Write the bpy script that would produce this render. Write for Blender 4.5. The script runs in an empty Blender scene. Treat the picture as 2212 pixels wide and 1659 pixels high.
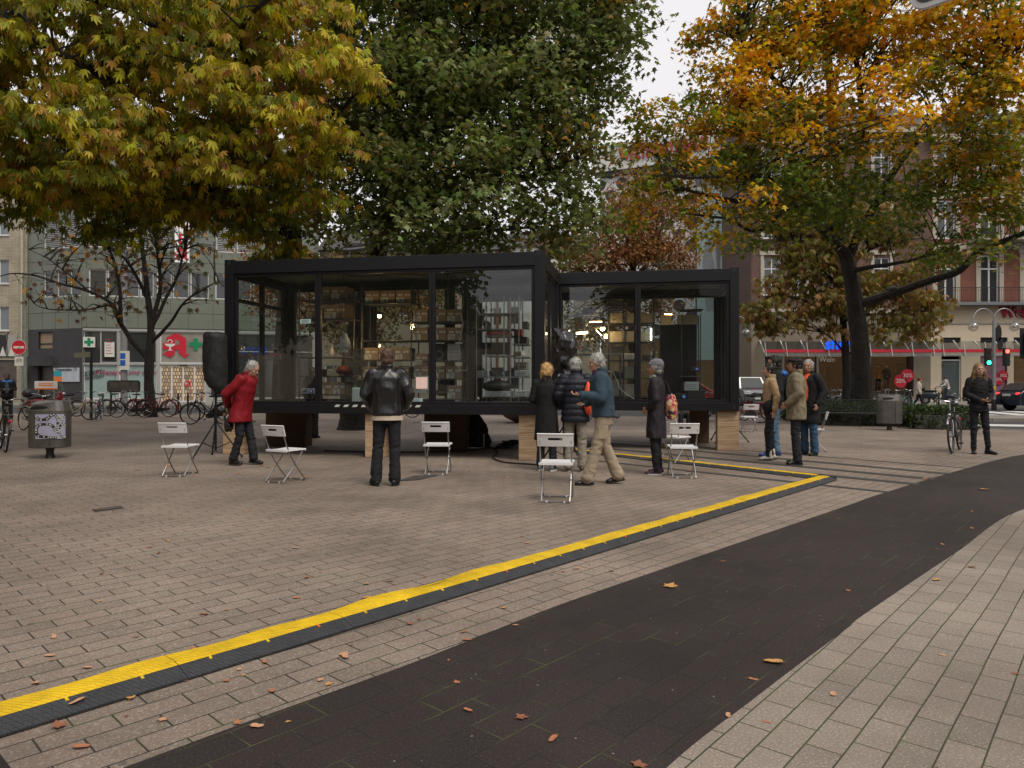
import bpy, bmesh, math, random
import numpy as np
from mathutils import Vector, Matrix, noise
random.seed(7); RNG = np.random.default_rng(7)
R = math.radians
S = bpy.context.scene
COL = S.collection
# ------------------------------------------------------------ camera
CAMH = 1.34; FPX = 1534.0; CX = 1106.0; CY = 829.5      # measured on a 2212 px wide view of the photo
cd = bpy.data.cameras.new('camera'); cam = bpy.data.objects.new('camera', cd); COL.objects.link(cam)
cam.location = (0, 0, CAMH); cam.rotation_euler = (R(90), 0, 0)
cd.sensor_width = 36; cd.lens = 36*FPX/2212; cd.clip_start = .05; cd.clip_end = 2000
S.camera = cam
# ------------------------------------------------------------ world + sun (overcast)
w = bpy.data.worlds.new('World'); S.world = w; w.use_nodes = True
nt = w.node_tree; nt.nodes.clear()
out = nt.nodes.new('ShaderNodeOutputWorld'); bg = nt.nodes.new('ShaderNodeBackground')
sky = nt.nodes.new('ShaderNodeTexSky'); sky.sky_type = 'NISHITA'; sky.sun_disc = False
sky.sun_elevation = R(54); sky.sun_rotation = R(142); sky.air_density = 1.0; sky.dust_density = 4.0
mx = nt.nodes.new('ShaderNodeMixRGB'); mx.inputs[0].default_value = .93      # thick even cloud over the blue
nz = nt.nodes.new('ShaderNodeTexNoise'); nz.inputs['Scale'].default_value = 1.6; nz.inputs['Detail'].default_value = 4
rp = nt.nodes.new('ShaderNodeValToRGB')
rp.color_ramp.elements[0].position = .3; rp.color_ramp.elements[0].color = (5.6, 5.45, 5.5, 1)
rp.color_ramp.elements[1].position = .75; rp.color_ramp.elements[1].color = (6.5, 6.3, 6.35, 1)
tc = nt.nodes.new('ShaderNodeTexCoord')
nt.links.new(tc.outputs['Generated'], nz.inputs['Vector']); nt.links.new(nz.outputs['Fac'], rp.inputs[0])
nt.links.new(sky.outputs[0], mx.inputs[1]); nt.links.new(rp.outputs[0], mx.inputs[2])
nt.links.new(mx.outputs[0], bg.inputs[0]); bg.inputs[1].default_value = .110
nt.links.new(bg.outputs[0], out.inputs[0])
sd = bpy.data.lights.new('sun', 'SUN'); sd.energy = 1.5; sd.angle = R(28); sd.color = (1, .93, .82)
sun = bpy.data.objects.new('sun', sd); COL.objects.link(sun); sun.rotation_euler = (R(36), 0, R(38))
S.view_settings.view_transform = 'Standard'; S.view_settings.look = 'None'
S.view_settings.exposure = 0.47; S.view_settings.gamma = 1.0
S.render.engine = 'CYCLES'
S.cycles.max_bounces = 8; S.cycles.transparent_max_bounces = 24; S.cycles.diffuse_bounces = 3
S.cycles.glossy_bounces = 4; S.cycles.transmission_bounces = 4; S.cycles.caustics_reflective = False
S.cycles.caustics_refractive = False; S.cycles.sample_clamp_indirect = 4
S.cycles.use_denoising = True

# ------------------------------------------------------------ projection helpers
def G(x, y, z=0.0):
    Y = (CAMH-z)*FPX/(y-CY); return Vector(((x-CX)/FPX*Y, Y, z))
def P(x, y, Y): return Vector(((x-CX)/FPX*Y, Y, CAMH-(y-CY)/FPX*Y))

# ------------------------------------------------------------ materials
MATS = {}
def _nodes(name):
    m = bpy.data.materials.new(name); m.use_nodes = True
    return m, m.node_tree, m.node_tree.nodes['Principled BSDF']
def mat(name, col, rough=.6, metal=0., spec=.5, var=.0, vscale=6., bump=0., bscale=60., emit=None, estr=0., coord='Object', grime=0.):
    """principled surface with noise variation of its own colour and an optional bump"""
    if name in MATS: return MATS[name]
    m, t, b = _nodes(name); n = t.nodes; L = t.links
    c = tuple(col[:3])+(1,)
    b.inputs['Base Color'].default_value = c; b.inputs['Roughness'].default_value = rough
    b.inputs['Metallic'].default_value = metal; b.inputs['Specular IOR Level'].default_value = spec
    tcn = n.new('ShaderNodeTexCoord')
    if var > 0:
        z = n.new('ShaderNodeTexNoise'); z.inputs['Scale'].default_value = vscale; z.inputs['Detail'].default_value = 5; z.inputs['Roughness'].default_value = .65
        L.new(tcn.outputs[coord], z.inputs['Vector'])
        r = n.new('ShaderNodeValToRGB'); r.color_ramp.elements[0].position = .3; r.color_ramp.elements[1].position = .72
        r.color_ramp.elements[0].color = tuple(x*(1-var) for x in c[:3])+(1,)
        r.color_ramp.elements[1].color = tuple(min(1, x*(1+var)) for x in c[:3])+(1,)
        L.new(z.outputs['Fac'], r.inputs[0]); L.new(r.outputs[0], b.inputs['Base Color'])
    if bump > 0:
        z2 = n.new('ShaderNodeTexNoise'); z2.inputs['Scale'].default_value = bscale; z2.inputs['Detail'].default_value = 4
        L.new(tcn.outputs[coord], z2.inputs['Vector'])
        bp = n.new('ShaderNodeBump'); bp.inputs['Strength'].default_value = bump; bp.inputs['Distance'].default_value = .01
        L.new(z2.outputs['Fac'], bp.inputs['Height']); L.new(bp.outputs[0], b.inputs['Normal'])
    if emit:
        b.inputs['Emission Color'].default_value = tuple(emit)+(1,); b.inputs['Emission Strength'].default_value = estr
    MATS[name] = m; return m
def glass_mat(name, tint=(.93, .96, .95), refl=.06, rough=.0, dirt=0.):
    if name in MATS: return MATS[name]
    m = bpy.data.materials.new(name); m.use_nodes = True; t = m.node_tree; n = t.nodes; n.clear(); L = t.links
    o = n.new('ShaderNodeOutputMaterial'); tr = n.new('ShaderNodeBsdfTransparent'); gl = n.new('ShaderNodeBsdfGlossy')
    tr.inputs[0].default_value = tint+(1,); gl.inputs['Roughness'].default_value = rough; gl.inputs[0].default_value = (.95, .97, 1, 1)
    fr = n.new('ShaderNodeFresnel'); fr.inputs[0].default_value = 1.5; ge = n.new('ShaderNodeNewGeometry')
    ad = n.new('ShaderNodeMath'); ad.operation = 'MULTIPLY_ADD'; ad.inputs[1].default_value = 1.7; ad.inputs[2].default_value = refl
    inv = n.new('ShaderNodeMath'); inv.operation = 'SUBTRACT'; inv.inputs[0].default_value = 1; L.new(ge.outputs['Backfacing'], inv.inputs[1])   # both faces' mirror image from the front one
    mf = n.new('ShaderNodeMath'); mf.operation = 'MULTIPLY'; mf.use_clamp = True; L.new(inv.outputs[0], mf.inputs[1])
    mxs = n.new('ShaderNodeMixShader'); L.new(fr.outputs[0], ad.inputs[0]); L.new(ad.outputs[0], mf.inputs[0]); L.new(mf.outputs[0], mxs.inputs[0])
    L.new(tr.outputs[0], mxs.inputs[1]); L.new(gl.outputs[0], mxs.inputs[2])
    last = mxs.outputs[0]
    if dirt > 0:
        df = n.new('ShaderNodeBsdfDiffuse'); df.inputs[0].default_value = (.5, .5, .48, 1)
        m2 = n.new('ShaderNodeMixShader'); tcn = n.new('ShaderNodeTexCoord'); z = n.new('ShaderNodeTexNoise')
        z.inputs['Scale'].default_value = 1.3; z.inputs['Detail'].default_value = 6; L.new(tcn.outputs['Object'], z.inputs['Vector'])
        mm = n.new('ShaderNodeMath'); mm.operation = 'MULTIPLY'; mm.inputs[1].default_value = dirt; L.new(z.outputs['Fac'], mm.inputs[0])
        L.new(mm.outputs[0], m2.inputs[0]); L.new(last, m2.inputs[1]); L.new(df.outputs[0], m2.inputs[2]); last = m2.outputs[0]
    L.new(last, o.inputs[0]); MATS[name] = m; return m
def leaf_mat(name):
    """each leaf carries its own colour in the face attribute 'leafcol'"""
    if name in MATS: return MATS[name]
    m, t, b = _nodes(name); n = t.nodes; L = t.links
    a = n.new('ShaderNodeAttribute'); a.attribute_name = 'leafcol'
    L.new(a.outputs['Color'], b.inputs['Base Color']); b.inputs['Roughness'].default_value = .5; b.inputs['Specular IOR Level'].default_value = .35
    tl = n.new('ShaderNodeBsdfTranslucent'); hs = n.new('ShaderNodeHueSaturation'); hs.inputs['Saturation'].default_value = 1.15; hs.inputs['Value'].default_value = 1.25
    L.new(a.outputs['Color'], hs.inputs['Color']); L.new(hs.outputs[0], tl.inputs[0])
    ms = n.new('ShaderNodeMixShader'); ms.inputs[0].default_value = .42
    L.new(b.outputs[0], ms.inputs[1]); L.new(tl.outputs[0], ms.inputs[2]); L.new(ms.outputs[0], n['Material Output'].inputs[0])
    MATS[name] = m; return m
def paving_mat(name, base, joint, moss, mossamt, ang, bw=.275, rh=.138, speck=.5, mort=.012, light=(.62, .58, .50), warm=(.26, .225, .195), grit=.0):
    if name in MATS: return MATS[name]
    m, t, b = _nodes(name); n = t.nodes; L = t.links
    g = n.new('ShaderNodeNewGeometry'); mp = n.new('ShaderNodeMapping'); mp.inputs['Rotation'].default_value = (0, 0, -ang)
    # slight unevenness of the laying
    zw = n.new('ShaderNodeTexNoise'); zw.inputs['Scale'].default_value = .8; zw.inputs['Detail'].default_value = 2
    vm = n.new('ShaderNodeVectorMath'); vm.operation = 'MULTIPLY_ADD'; vm.inputs[1].default_value = (.02, .02, 0)
    L.new(g.outputs['Position'], zw.inputs['Vector']); L.new(zw.outputs['Color'], vm.inputs[0]); L.new(g.outputs['Position'], vm.inputs[2])
    L.new(vm.outputs[0], mp.inputs['Vector'])
    br = n.new('ShaderNodeTexBrick'); br.offset = .5; br.inputs['Scale'].default_value = 1
    br.inputs['Brick Width'].default_value = bw; br.inputs['Row Height'].default_value = rh
    br.inputs['Mortar Size'].default_value = mort*.3; br.inputs['Mortar Smooth'].default_value = .25; br.inputs['Bias'].default_value = 0
    br.inputs['Color1'].default_value = (0, 0, 0, 1); br.inputs['Color2'].default_value = (1, 1, 1, 1); br.inputs['Mortar'].default_value = (.5, .5, .5, 1)
    L.new(mp.outputs[0], br.inputs['Vector'])
    r1 = n.new('ShaderNodeValToRGB'); e = r1.color_ramp.elements
    e[0].color = tuple(x*.90 for x in base)+(1,); e[1].color = tuple(x*1.08 for x in base)+(1,)
    k = e.new(.55); k.color = tuple(warm)+(1,)
    k2 = e.new(.4); k2.color = tuple(base)+(1,)
    L.new(br.outputs['Color'], r1.inputs[0])
    # aggregate specks
    sp = n.new('ShaderNodeTexNoise'); sp.inputs['Scale'].default_value = 95; sp.inputs['Detail'].default_value = 3; sp.inputs['Roughness'].default_value = .8
    L.new(g.outputs['Position'], sp.inputs['Vector'])
    rs = n.new('ShaderNodeValToRGB'); rs.color_ramp.elements[0].position = .55; rs.color_ramp.elements[1].position = .64
    L.new(sp.outputs['Fac'], rs.inputs[0])
    m1 = n.new('ShaderNodeMixRGB'); m1.inputs[2].default_value = light+(1,)
    mu = n.new('ShaderNodeMath'); mu.operation = 'MULTIPLY'; mu.inputs[1].default_value = speck; L.new(rs.outputs[0], mu.inputs[0]); L.new(mu.outputs[0], m1.inputs[0])
    L.new(r1.outputs[0], m1.inputs[1])
    rd = n.new('ShaderNodeValToRGB'); rd.color_ramp.elements[0].position = .30; rd.color_ramp.elements[0].color = (.55, .54, .53, 1); rd.color_ramp.elements[1].position = .44
    L.new(sp.outputs['Fac'], rd.inputs[0])
    m2 = n.new('ShaderNodeMixRGB'); m2.blend_type = 'MULTIPLY'; m2.inputs[0].default_value = .8; L.new(m1.outputs[0], m2.inputs[1]); L.new(rd.outputs[0], m2.inputs[2])
    # broad stains
    st = n.new('ShaderNodeTexNoise'); st.inputs['Scale'].default_value = .55; st.inputs['Detail'].default_value = 7; st.inputs['Roughness'].default_value = .62
    L.new(g.outputs['Position'], st.inputs['Vector'])
    rt = n.new('ShaderNodeValToRGB'); rt.color_ramp.elements[0].position = .36; rt.color_ramp.elements[0].color = (.66, .64, .62, 1); rt.color_ramp.elements[1].position = .62; rt.color_ramp.elements[1].color = (1.05, 1.04, 1.02, 1)
    L.new(st.outputs['Fac'], rt.inputs[0])
    m3 = n.new('ShaderNodeMixRGB'); m3.blend_type = 'MULTIPLY'; m3.inputs[0].default_value = 1; L.new(m2.outputs[0], m3.inputs[1]); L.new(rt.outputs[0], m3.inputs[2])
    # chewing gum and grease spots
    vo = n.new('ShaderNodeTexVoronoi'); vo.inputs['Scale'].default_value = 3.1; vo.inputs['Randomness'].default_value = 1
    L.new(g.outputs['Position'], vo.inputs['Vector'])
    rv = n.new('ShaderNodeValToRGB'); rv.color_ramp.elements[0].position = .045; rv.color_ramp.elements[0].color = (1, 1, 1, 1); rv.color_ramp.elements[1].position = .065; rv.color_ramp.elements[1].color = (0, 0, 0, 1)
    L.new(vo.outputs['Distance'], rv.inputs[0])
    sx = n.new('ShaderNodeSeparateColor'); L.new(vo.outputs['Color'], sx.inputs[0])
    gt = n.new('ShaderNodeMath'); gt.operation = 'GREATER_THAN'; gt.inputs[1].default_value = .45; L.new(sx.outputs[0], gt.inputs[0])
    mg = n.new('ShaderNodeMath'); mg.operation = 'MULTIPLY'; L.new(rv.outputs[0], mg.inputs[0]); L.new(gt.outputs[0], mg.inputs[1])
    mg2 = n.new('ShaderNodeMath'); mg2.operation = 'MULTIPLY'; mg2.inputs[1].default_value = .75; L.new(mg.outputs[0], mg2.inputs[0])
    m4 = n.new('ShaderNodeMixRGB'); m4.inputs[2].default_value = (.07, .065, .07, 1); L.new(mg2.outputs[0], m4.inputs[0]); L.new(m3.outputs[0], m4.inputs[1])
    # pale grit lying on the surface
    vg = n.new('ShaderNodeTexVoronoi'); vg.inputs['Scale'].default_value = 17; L.new(g.outputs['Position'], vg.inputs['Vector'])
    vr = n.new('ShaderNodeValToRGB'); vr.color_ramp.elements[0].position = .055; vr.color_ramp.elements[0].color = (1, 1, 1, 1); vr.color_ramp.elements[1].position = .085; vr.color_ramp.elements[1].color = (0, 0, 0, 1)
    L.new(vg.outputs['Distance'], vr.inputs[0]); s2 = n.new('ShaderNodeSeparateColor'); L.new(vg.outputs['Color'], s2.inputs[0])
    zg = n.new('ShaderNodeTexNoise'); zg.inputs['Scale'].default_value = 1.1; zg.inputs['Detail'].default_value = 3; L.new(g.outputs['Position'], zg.inputs['Vector'])
    g1 = n.new('ShaderNodeMath'); g1.operation = 'MULTIPLY'; L.new(s2.outputs[1], g1.inputs[0]); L.new(zg.outputs['Fac'], g1.inputs[1]); g2 = n.new('ShaderNodeMath'); g2.operation = 'GREATER_THAN'; g2.inputs[1].default_value = .38; L.new(g1.outputs[0], g2.inputs[0])
    g3 = n.new('ShaderNodeMath'); g3.operation = 'MULTIPLY'; L.new(g2.outputs[0], g3.inputs[0]); L.new(vr.outputs[0], g3.inputs[1]); g4 = n.new('ShaderNodeMath'); g4.operation = 'MULTIPLY'; g4.inputs[1].default_value = grit; L.new(g3.outputs[0], g4.inputs[0])
    m6 = n.new('ShaderNodeMixRGB'); m6.inputs[2].default_value = (.36, .32, .28, 1); L.new(g4.outputs[0], m6.inputs[0]); L.new(m4.outputs[0], m6.inputs[1]); m4 = m6
    # joints, mossy in places
    mz = n.new('ShaderNodeTexNoise'); mz.inputs['Scale'].default_value = 2.3; mz.inputs['Detail'].default_value = 5; L.new(g.outputs['Position'], mz.inputs['Vector'])
    rm = n.new('ShaderNodeValToRGB'); rm.color_ramp.elements[0].position = max(.02, .62-mossamt*.4); rm.color_ramp.elements[1].position = .75-mossamt*.4
    rm.color_ramp.elements[0].color = joint+(1,); rm.color_ramp.elements[1].color = moss+(1,)
    L.new(mz.outputs['Fac'], rm.inputs[0])
    m5 = n.new('ShaderNodeMixRGB'); L.new(br.outputs['Fac'], m5.inputs[0]); L.new(m4.outputs[0], m5.inputs[1]); L.new(rm.outputs[0], m5.inputs[2])
    L.new(m5.outputs[0], b.inputs['Base Color'])
    b.inputs['Roughness'].default_value = .72; b.inputs['Specular IOR Level'].default_value = .35
    su = n.new('ShaderNodeMath'); su.operation = 'MULTIPLY_ADD'; su.inputs[1].default_value = -1.; L.new(br.outputs['Fac'], su.inputs[0])
    s3 = n.new('ShaderNodeMath'); s3.operation = 'MULTIPLY'; s3.inputs[1].default_value = .35; L.new(sp.outputs['Fac'], s3.inputs[0]); L.new(s3.outputs[0], su.inputs[2])
    bp = n.new('ShaderNodeBump'); bp.inputs['Strength'].default_value = .5; bp.inputs['Distance'].default_value = .004
    L.new(su.outputs[0], bp.inputs['Height']); L.new(bp.outputs[0], b.inputs['Normal'])
    MATS[name] = m; return m
def brick_mat(name, c1, c2, mortar, bw=.25, rh=.075, ms=.012):
    if name in MATS: return MATS[name]
    m, t, b = _nodes(name); n = t.nodes; L = t.links
    tcn = n.new('ShaderNodeTexCoord'); mp = n.new('ShaderNodeMapping'); mp.inputs['Rotation'].default_value = (R(90), 0, 0)
    L.new(tcn.outputs['Object'], mp.inputs[0])
    br = n.new('ShaderNodeTexBrick'); br.inputs['Scale'].default_value = 1; br.inputs['Brick Width'].default_value = bw; br.inputs['Row Height'].default_value = rh
    br.inputs['Mortar Size'].default_value = ms; br.inputs['Color1'].default_value = c1+(1,); br.inputs['Color2'].default_value = c2+(1,); br.inputs['Mortar'].default_value = mortar+(1,)
    L.new(mp.outputs[0], br.inputs['Vector'])
    z = n.new('ShaderNodeTexNoise'); z.inputs['Scale'].default_value = 1.1; z.inputs['Detail'].default_value = 6; L.new(tcn.outputs['Object'], z.inputs['Vector'])
    r = n.new('ShaderNodeValToRGB'); r.color_ramp.elements[0].position = .3; r.color_ramp.elements[0].color = (.75, .74, .72, 1); r.color_ramp.elements[1].position = .65
    L.new(z.outputs['Fac'], r.inputs[0]); mm = n.new('ShaderNodeMixRGB'); mm.blend_type = 'MULTIPLY'; mm.inputs[0].default_value = 1
    L.new(br.outputs['Color'], mm.inputs[1]); L.new(r.outputs[0], mm.inputs[2]); L.new(mm.outputs[0], b.inputs['Base Color']); b.inputs['Roughness'].default_value = .85
    MATS[name] = m; return m

# ------------------------------------------------------------ mesh builder
def rotz(v, a):
    c, s = math.cos(a), math.sin(a); return Vector((v[0]*c-v[1]*s, v[0]*s+v[1]*c, v[2]))
class MB:
    def __init__(s): s.v = []; s.f = []; s.mi = []; s.cur = 0
    def add(s, vs, fs):
        o = len(s.v); s.v += [tuple(x) for x in vs]; s.f += [tuple(i+o for i in q) for q in fs]; s.mi += [s.cur]*len(fs); return s
    def box(s, c, d, rz=0., rot=None):
        hx, hy, hz = d[0]/2, d[1]/2, d[2]/2
        vs = [Vector((x, y, z)) for x in (-hx, hx) for y in (-hy, hy) for z in (-hz, hz)]
        if rot is not None: vs = [rot @ v for v in vs]
        if rz: vs = [rotz(v, rz) for v in vs]
        c = Vector(c); vs = [v+c for v in vs]
        return s.add(vs, [(0, 1, 3, 2), (4, 6, 7, 5), (0, 4, 5, 1), (2, 3, 7, 6), (0, 2, 6, 4), (1, 5, 7, 3)])
    def span(s, x0, x1, y0, y1, z0, z1):
        return s.box(((x0+x1)/2, (y0+y1)/2, (z0+z1)/2), (abs(x1-x0), abs(y1-y0), abs(z1-z0)))
    def beam(s, a, b, w_, h_, up=(0, 0, 1)):
        a = Vector(a); b = Vector(b); d = b-a; L_ = d.length
        if L_ < 1e-6: return s
        x = d/L_; u = Vector(up); y = u.cross(x)
        if y.length < 1e-4: y = Vector((0, 1, 0)).cross(x)
        y.normalize(); z = x.cross(y)
        m = Matrix((x, y, z)).transposed()
        return s.box((a+b)/2, (L_, w_, h_), rot=m)
    def cyl(s, a, b, r0, r1=None, n=10, cap=True):
        if r1 is None: r1 = r0
        a = Vector(a); b = Vector(b); d = (b-a)
        if d.length < 1e-7: return s
        d.normalize(); u = d.orthogonal().normalized(); w_ = d.cross(u)
        vs = []
        for p, r in ((a, r0), (b, r1)):
            for i in range(n):
                t = 2*math.pi*i/n; vs.append(p+(u*math.cos(t)+w_*math.sin(t))*r)
        fs = [(i, (i+1) % n, n+(i+1) % n, n+i) for i in range(n)]
        if cap: fs += [tuple(range(n-1, -1, -1)), tuple(range(n, 2*n))]
        return s.add(vs, fs)
    def tube(s, pts, r, n=8, closed=False, cap=True):
        pts = [Vector(p) for p in pts]; k = len(pts)
        rs = r if hasattr(r, '__len__') else [r]*k
        vs = []; prev = None
        for i, p in enumerate(pts):
            if closed: d = pts[(i+1) % k]-pts[i-1]
            else: d = pts[min(i+1, k-1)]-pts[max(i-1, 0)]
            if d.length < 1e-9: d = Vector((0, 0, 1))
            d.normalize()
            u = d.orthogonal().normalized() if prev is None else (prev-d*prev.dot(d)).normalized()
            prev = u; w_ = d.cross(u)
            for j in range(n):
                t = 2*math.pi*j/n; vs.append(p+(u*math.cos(t)+w_*math.sin(t))*rs[i])
        fs = []
        for i in range(k if closed else k-1):
            a = i*n; b = ((i+1) % k)*n
            for j in range(n): fs.append((a+j, a+(j+1) % n, b+(j+1) % n, b+j))
        if cap and not closed: fs += [tuple(range(n-1, -1, -1)), tuple(range((k-1)*n, k*n))]
        return s.add(vs, fs)
    def ring(s, c, r, rr, axis=(0, 1, 0), n=28, m=6, a0=0., a1=2*math.pi):
        ax = Vector(axis).normalized(); u = ax.orthogonal().normalized()
        if abs(ax.y) > .9: u = Vector((1, 0, 0))
        w_ = ax.cross(u); c = Vector(c); full = abs(a1-a0-2*math.pi) < 1e-6
        k = n if full else n+1
        pts = [c+(u*math.cos(a0+(a1-a0)*i/n)+w_*math.sin(a0+(a1-a0)*i/n))*r for i in range(k)]
        return s.tube(pts, rr, m, closed=full)
    def ball(s, c, r, n=12, m=8, sc=(1, 1, 1)):
        c = Vector(c); vs = [c+Vector((0, 0, r*sc[2]))]
        for i in range(1, m):
            ph = math.pi*i/m
            for j in range(n):
                t = 2*math.pi*j/n; vs.append(c+Vector((r*sc[0]*math.sin(ph)*math.cos(t), r*sc[1]*math.sin(ph)*math.sin(t), r*sc[2]*math.cos(ph))))
        vs.append(c-Vector((0, 0, r*sc[2]))); e = len(vs)-1
        fs = [(0, 1+j, 1+(j+1) % n) for j in range(n)]
        for i in range(m-2):
            a = 1+i*n; b = a+n
            for j in range(n): fs.append((a+j, b+j, b+(j+1) % n, a+(j+1) % n))
        a = 1+(m-2)*n
        fs += [(e, a+(j+1) % n, a+j) for j in range(n)]
        return s.add(vs, fs)
    def caps(s, a, b, r0, r1, n=12):
        """tapered limb with round ends"""
        a = Vector(a); b = Vector(b); s.cyl(a, b, r0, r1, n); s.ball(a, r0, n, 8); s.ball(b, r1, n, 8); return s
    def loft(s, rings, n=20):
        """rings: (centre, rx, ry) or (centre, rx, ry, rotz); closed elliptical loft"""
        vs = []
        for q in rings:
            c = Vector(q[0]); rz_ = q[3] if len(q) > 3 else 0
            for j in range(n):
                t = 2*math.pi*j/n; vs.append(c+rotz(Vector((q[1]*math.cos(t), q[2]*math.sin(t), 0)), rz_))
        k = len(rings); fs = []
        for i in range(k-1):
            a = i*n; b = a+n
            for j in range(n): fs.append((a+j, a+(j+1) % n, b+(j+1) % n, b+j))
        fs += [tuple(range(n-1, -1, -1)), tuple(range((k-1)*n, k*n))]
        return s.add(vs, fs)
    def prism(s, poly, z0, z1):
        n = len(poly); vs = [(p[0], p[1], z0) for p in poly]+[(p[0], p[1], z1) for p in poly]
        fs = [tuple(range(n-1, -1, -1)), tuple(range(n, 2*n))]+[(i, (i+1) % n, n+(i+1) % n, n+i) for i in range(n)]
        return s.add(vs, fs)
    def extr(s, poly, off):
        """polygon of 3D points extruded by vector off"""
        n = len(poly); off = Vector(off); vs = [Vector(p) for p in poly]+[Vector(p)+off for p in poly]
        fs = [tuple(range(n-1, -1, -1)), tuple(range(n, 2*n))]+[(i, (i+1) % n, n+(i+1) % n, n+i) for i in range(n)]
        return s.add(vs, fs)
    def lathe(s, c, prof, n=16):
        c = Vector(c); vs = []
        for r, z in prof:
            for j in range(n):
                t = 2*math.pi*j/n; vs.append(c+Vector((r*math.cos(t), r*math.sin(t), z)))
        k = len(prof); fs = []
        for i in range(k-1):
            a = i*n; b = a+n
            for j in range(n): fs.append((a+j, a+(j+1) % n, b+(j+1) % n, b+j))
        fs += [tuple(range(n-1, -1, -1)), tuple(range((k-1)*n, k*n))]
        return s.add(vs, fs)
    def xf(s, fn): s.v = [tuple(fn(Vector(p))) for p in s.v]; return s
    def mesh(s, name):
        me = bpy.data.meshes.new(name); me.from_pydata(s.v, [], s.f); me.validate()
        return me
    def build(s, name, m, parent=None, smooth=False, loc=None, bevel=0., fix=True):
        me = s.mesh(name)
        if fix:
            b = bmesh.new(); b.from_mesh(me); bmesh.ops.recalc_face_normals(b, faces=b.faces); b.to_mesh(me); b.free()
        ms = m if isinstance(m, (list, tuple)) else [m]
        for q in ms: me.materials.append(q)
        if len(ms) > 1 and len(me.polygons) == len(s.mi): me.polygons.foreach_set('material_index', s.mi)
        if smooth:
            me.polygons.foreach_set('use_smooth', [True]*len(me.polygons))
            try: me.set_sharp_from_angle(angle=R(38))
            except Exception: pass
        o = bpy.data.objects.new(name, me); COL.objects.link(o)
        if parent is not None: o.parent = parent
        if loc is not None: o.location = loc
        if bevel > 0:
            bv = o.modifiers.new('bevel', 'BEVEL'); bv.width = bevel; bv.segments = 2; bv.limit_method = 'ANGLE'
        return o
def tag(o, label, cat, group=None, kind=None):
    if label: o['label'] = label
    if cat: o['category'] = cat
    if group: o['group'] = group
    if kind: o['kind'] = kind
    return o
def thing(name, label, cat, loc=(0, 0, 0), rz=0., group=None):
    o = bpy.data.objects.new(name, None); COL.objects.link(o); o.empty_display_size = .1
    o.location = loc; o.rotation_euler = (0, 0, rz); return tag(o, label, cat, group)
def struct(o, label=None):
    o['kind'] = 'structure'
    if label: o['label'] = label
    return o
def kids(o): return [c for c in bpy.data.objects if c.parent == o]
def dup(root, loc, rz, label=None, group=None, cat=None, scale=None, tilt=None):
    m = {}
    def cp(o, par):
        c = o.copy(); COL.objects.link(c); c.parent = par
        for k in childmap.get(o.name, []): cp(k, c)
        return c
    childmap = {}
    for q in bpy.data.objects:
        if q.parent: childmap.setdefault(q.parent.name, []).append(q)
    r = cp(root, None); r.location = loc; r.rotation_euler = (tilt[0] if tilt else 0, tilt[1] if tilt else 0, rz)
    if label: r['label'] = label
    if group: r['group'] = group
    if cat: r['category'] = cat
    if scale: r.scale = (scale,)*3
    return r
def text_part(txt, size, m, parent, loc, rot=(R(90), 0, 0), depth=.01, name='lettering', align='CENTER', shear=0., bold=0., sx=1.):
    cu = bpy.data.curves.new(name, 'FONT'); cu.body = txt; cu.size = size; cu.extrude = depth; cu.align_x = align; cu.align_y = 'CENTER'; cu.shear = shear; cu.offset = bold
    t = bpy.data.objects.new(name, cu); COL.objects.link(t)
    bpy.context.view_layer.update(); dg = bpy.context.evaluated_depsgraph_get()
    me = bpy.data.meshes.new_from_object(t.evaluated_get(dg)); bpy.data.objects.remove(t); bpy.data.curves.remove(cu)
    me.name = name; me.materials.clear(); me.materials.append(m)
    o = bpy.data.objects.new(name, me); COL.objects.link(o); o.parent = parent; o.location = loc; o.rotation_euler = rot; o.scale = (sx, 1, 1)
    return o
def grid_wall(mb, W, H, ops, depth=.25, x0=0., z0=0.):
    """front face at y=0 from (x0,z0) to (W,H) with openings ops=(xa,xb,za,zb); reveals go to +depth"""
    xs = sorted({x0, W}|{o[0] for o in ops}|{o[1] for o in ops}); zs = sorted({z0, H}|{o[2] for o in ops}|{o[3] for o in ops})
    for i in range(len(xs)-1):
        for j in range(len(zs)-1):
            cx, cz = (xs[i]+xs[i+1])/2, (zs[j]+zs[j+1])/2
            if any(o[0] < cx < o[1] and o[2] < cz < o[3] for o in ops): continue
            mb.add([(xs[i], 0, zs[j]), (xs[i+1], 0, zs[j]), (xs[i+1], 0, zs[j+1]), (xs[i], 0, zs[j+1])], [(0, 1, 2, 3)])
    for a, b, c, d in ops:
        mb.add([(a, 0, c), (b, 0, c), (b, 0, d), (a, 0, d), (a, depth, c), (b, depth, c), (b, depth, d), (a, depth, d)],
               [(0, 4, 5, 1), (1, 5, 6, 2), (2, 6, 7, 3), (3, 7, 4, 0)])
# common materials
M_black = mat('black_powder_coat', (.0075, .0075, .0095), .45, spec=.35, var=.12, vscale=3, bump=.08, bscale=120)
M_whiteplast = mat('white_plastic', (.78, .78, .79), .35)
M_chrome = mat('steel_tube', (.42, .42, .43), .28, metal=1.)
M_darkmetal = mat('dark_metal', (.03, .03, .032), .45, metal=.3)
M_rubber = mat('rubber', (.012, .012, .013), .75)
M_steel = mat('galvanised_steel', (.33, .34, .35), .45, metal=.7, var=.12)
M_bark = mat('bark', (.024, .020, .017), .9, var=.35, vscale=9, bump=1., bscale=14)
for _n in M_bark.node_tree.nodes:
    if _n.type == 'BUMP': _n.inputs['Distance'].default_value = .06
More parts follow.
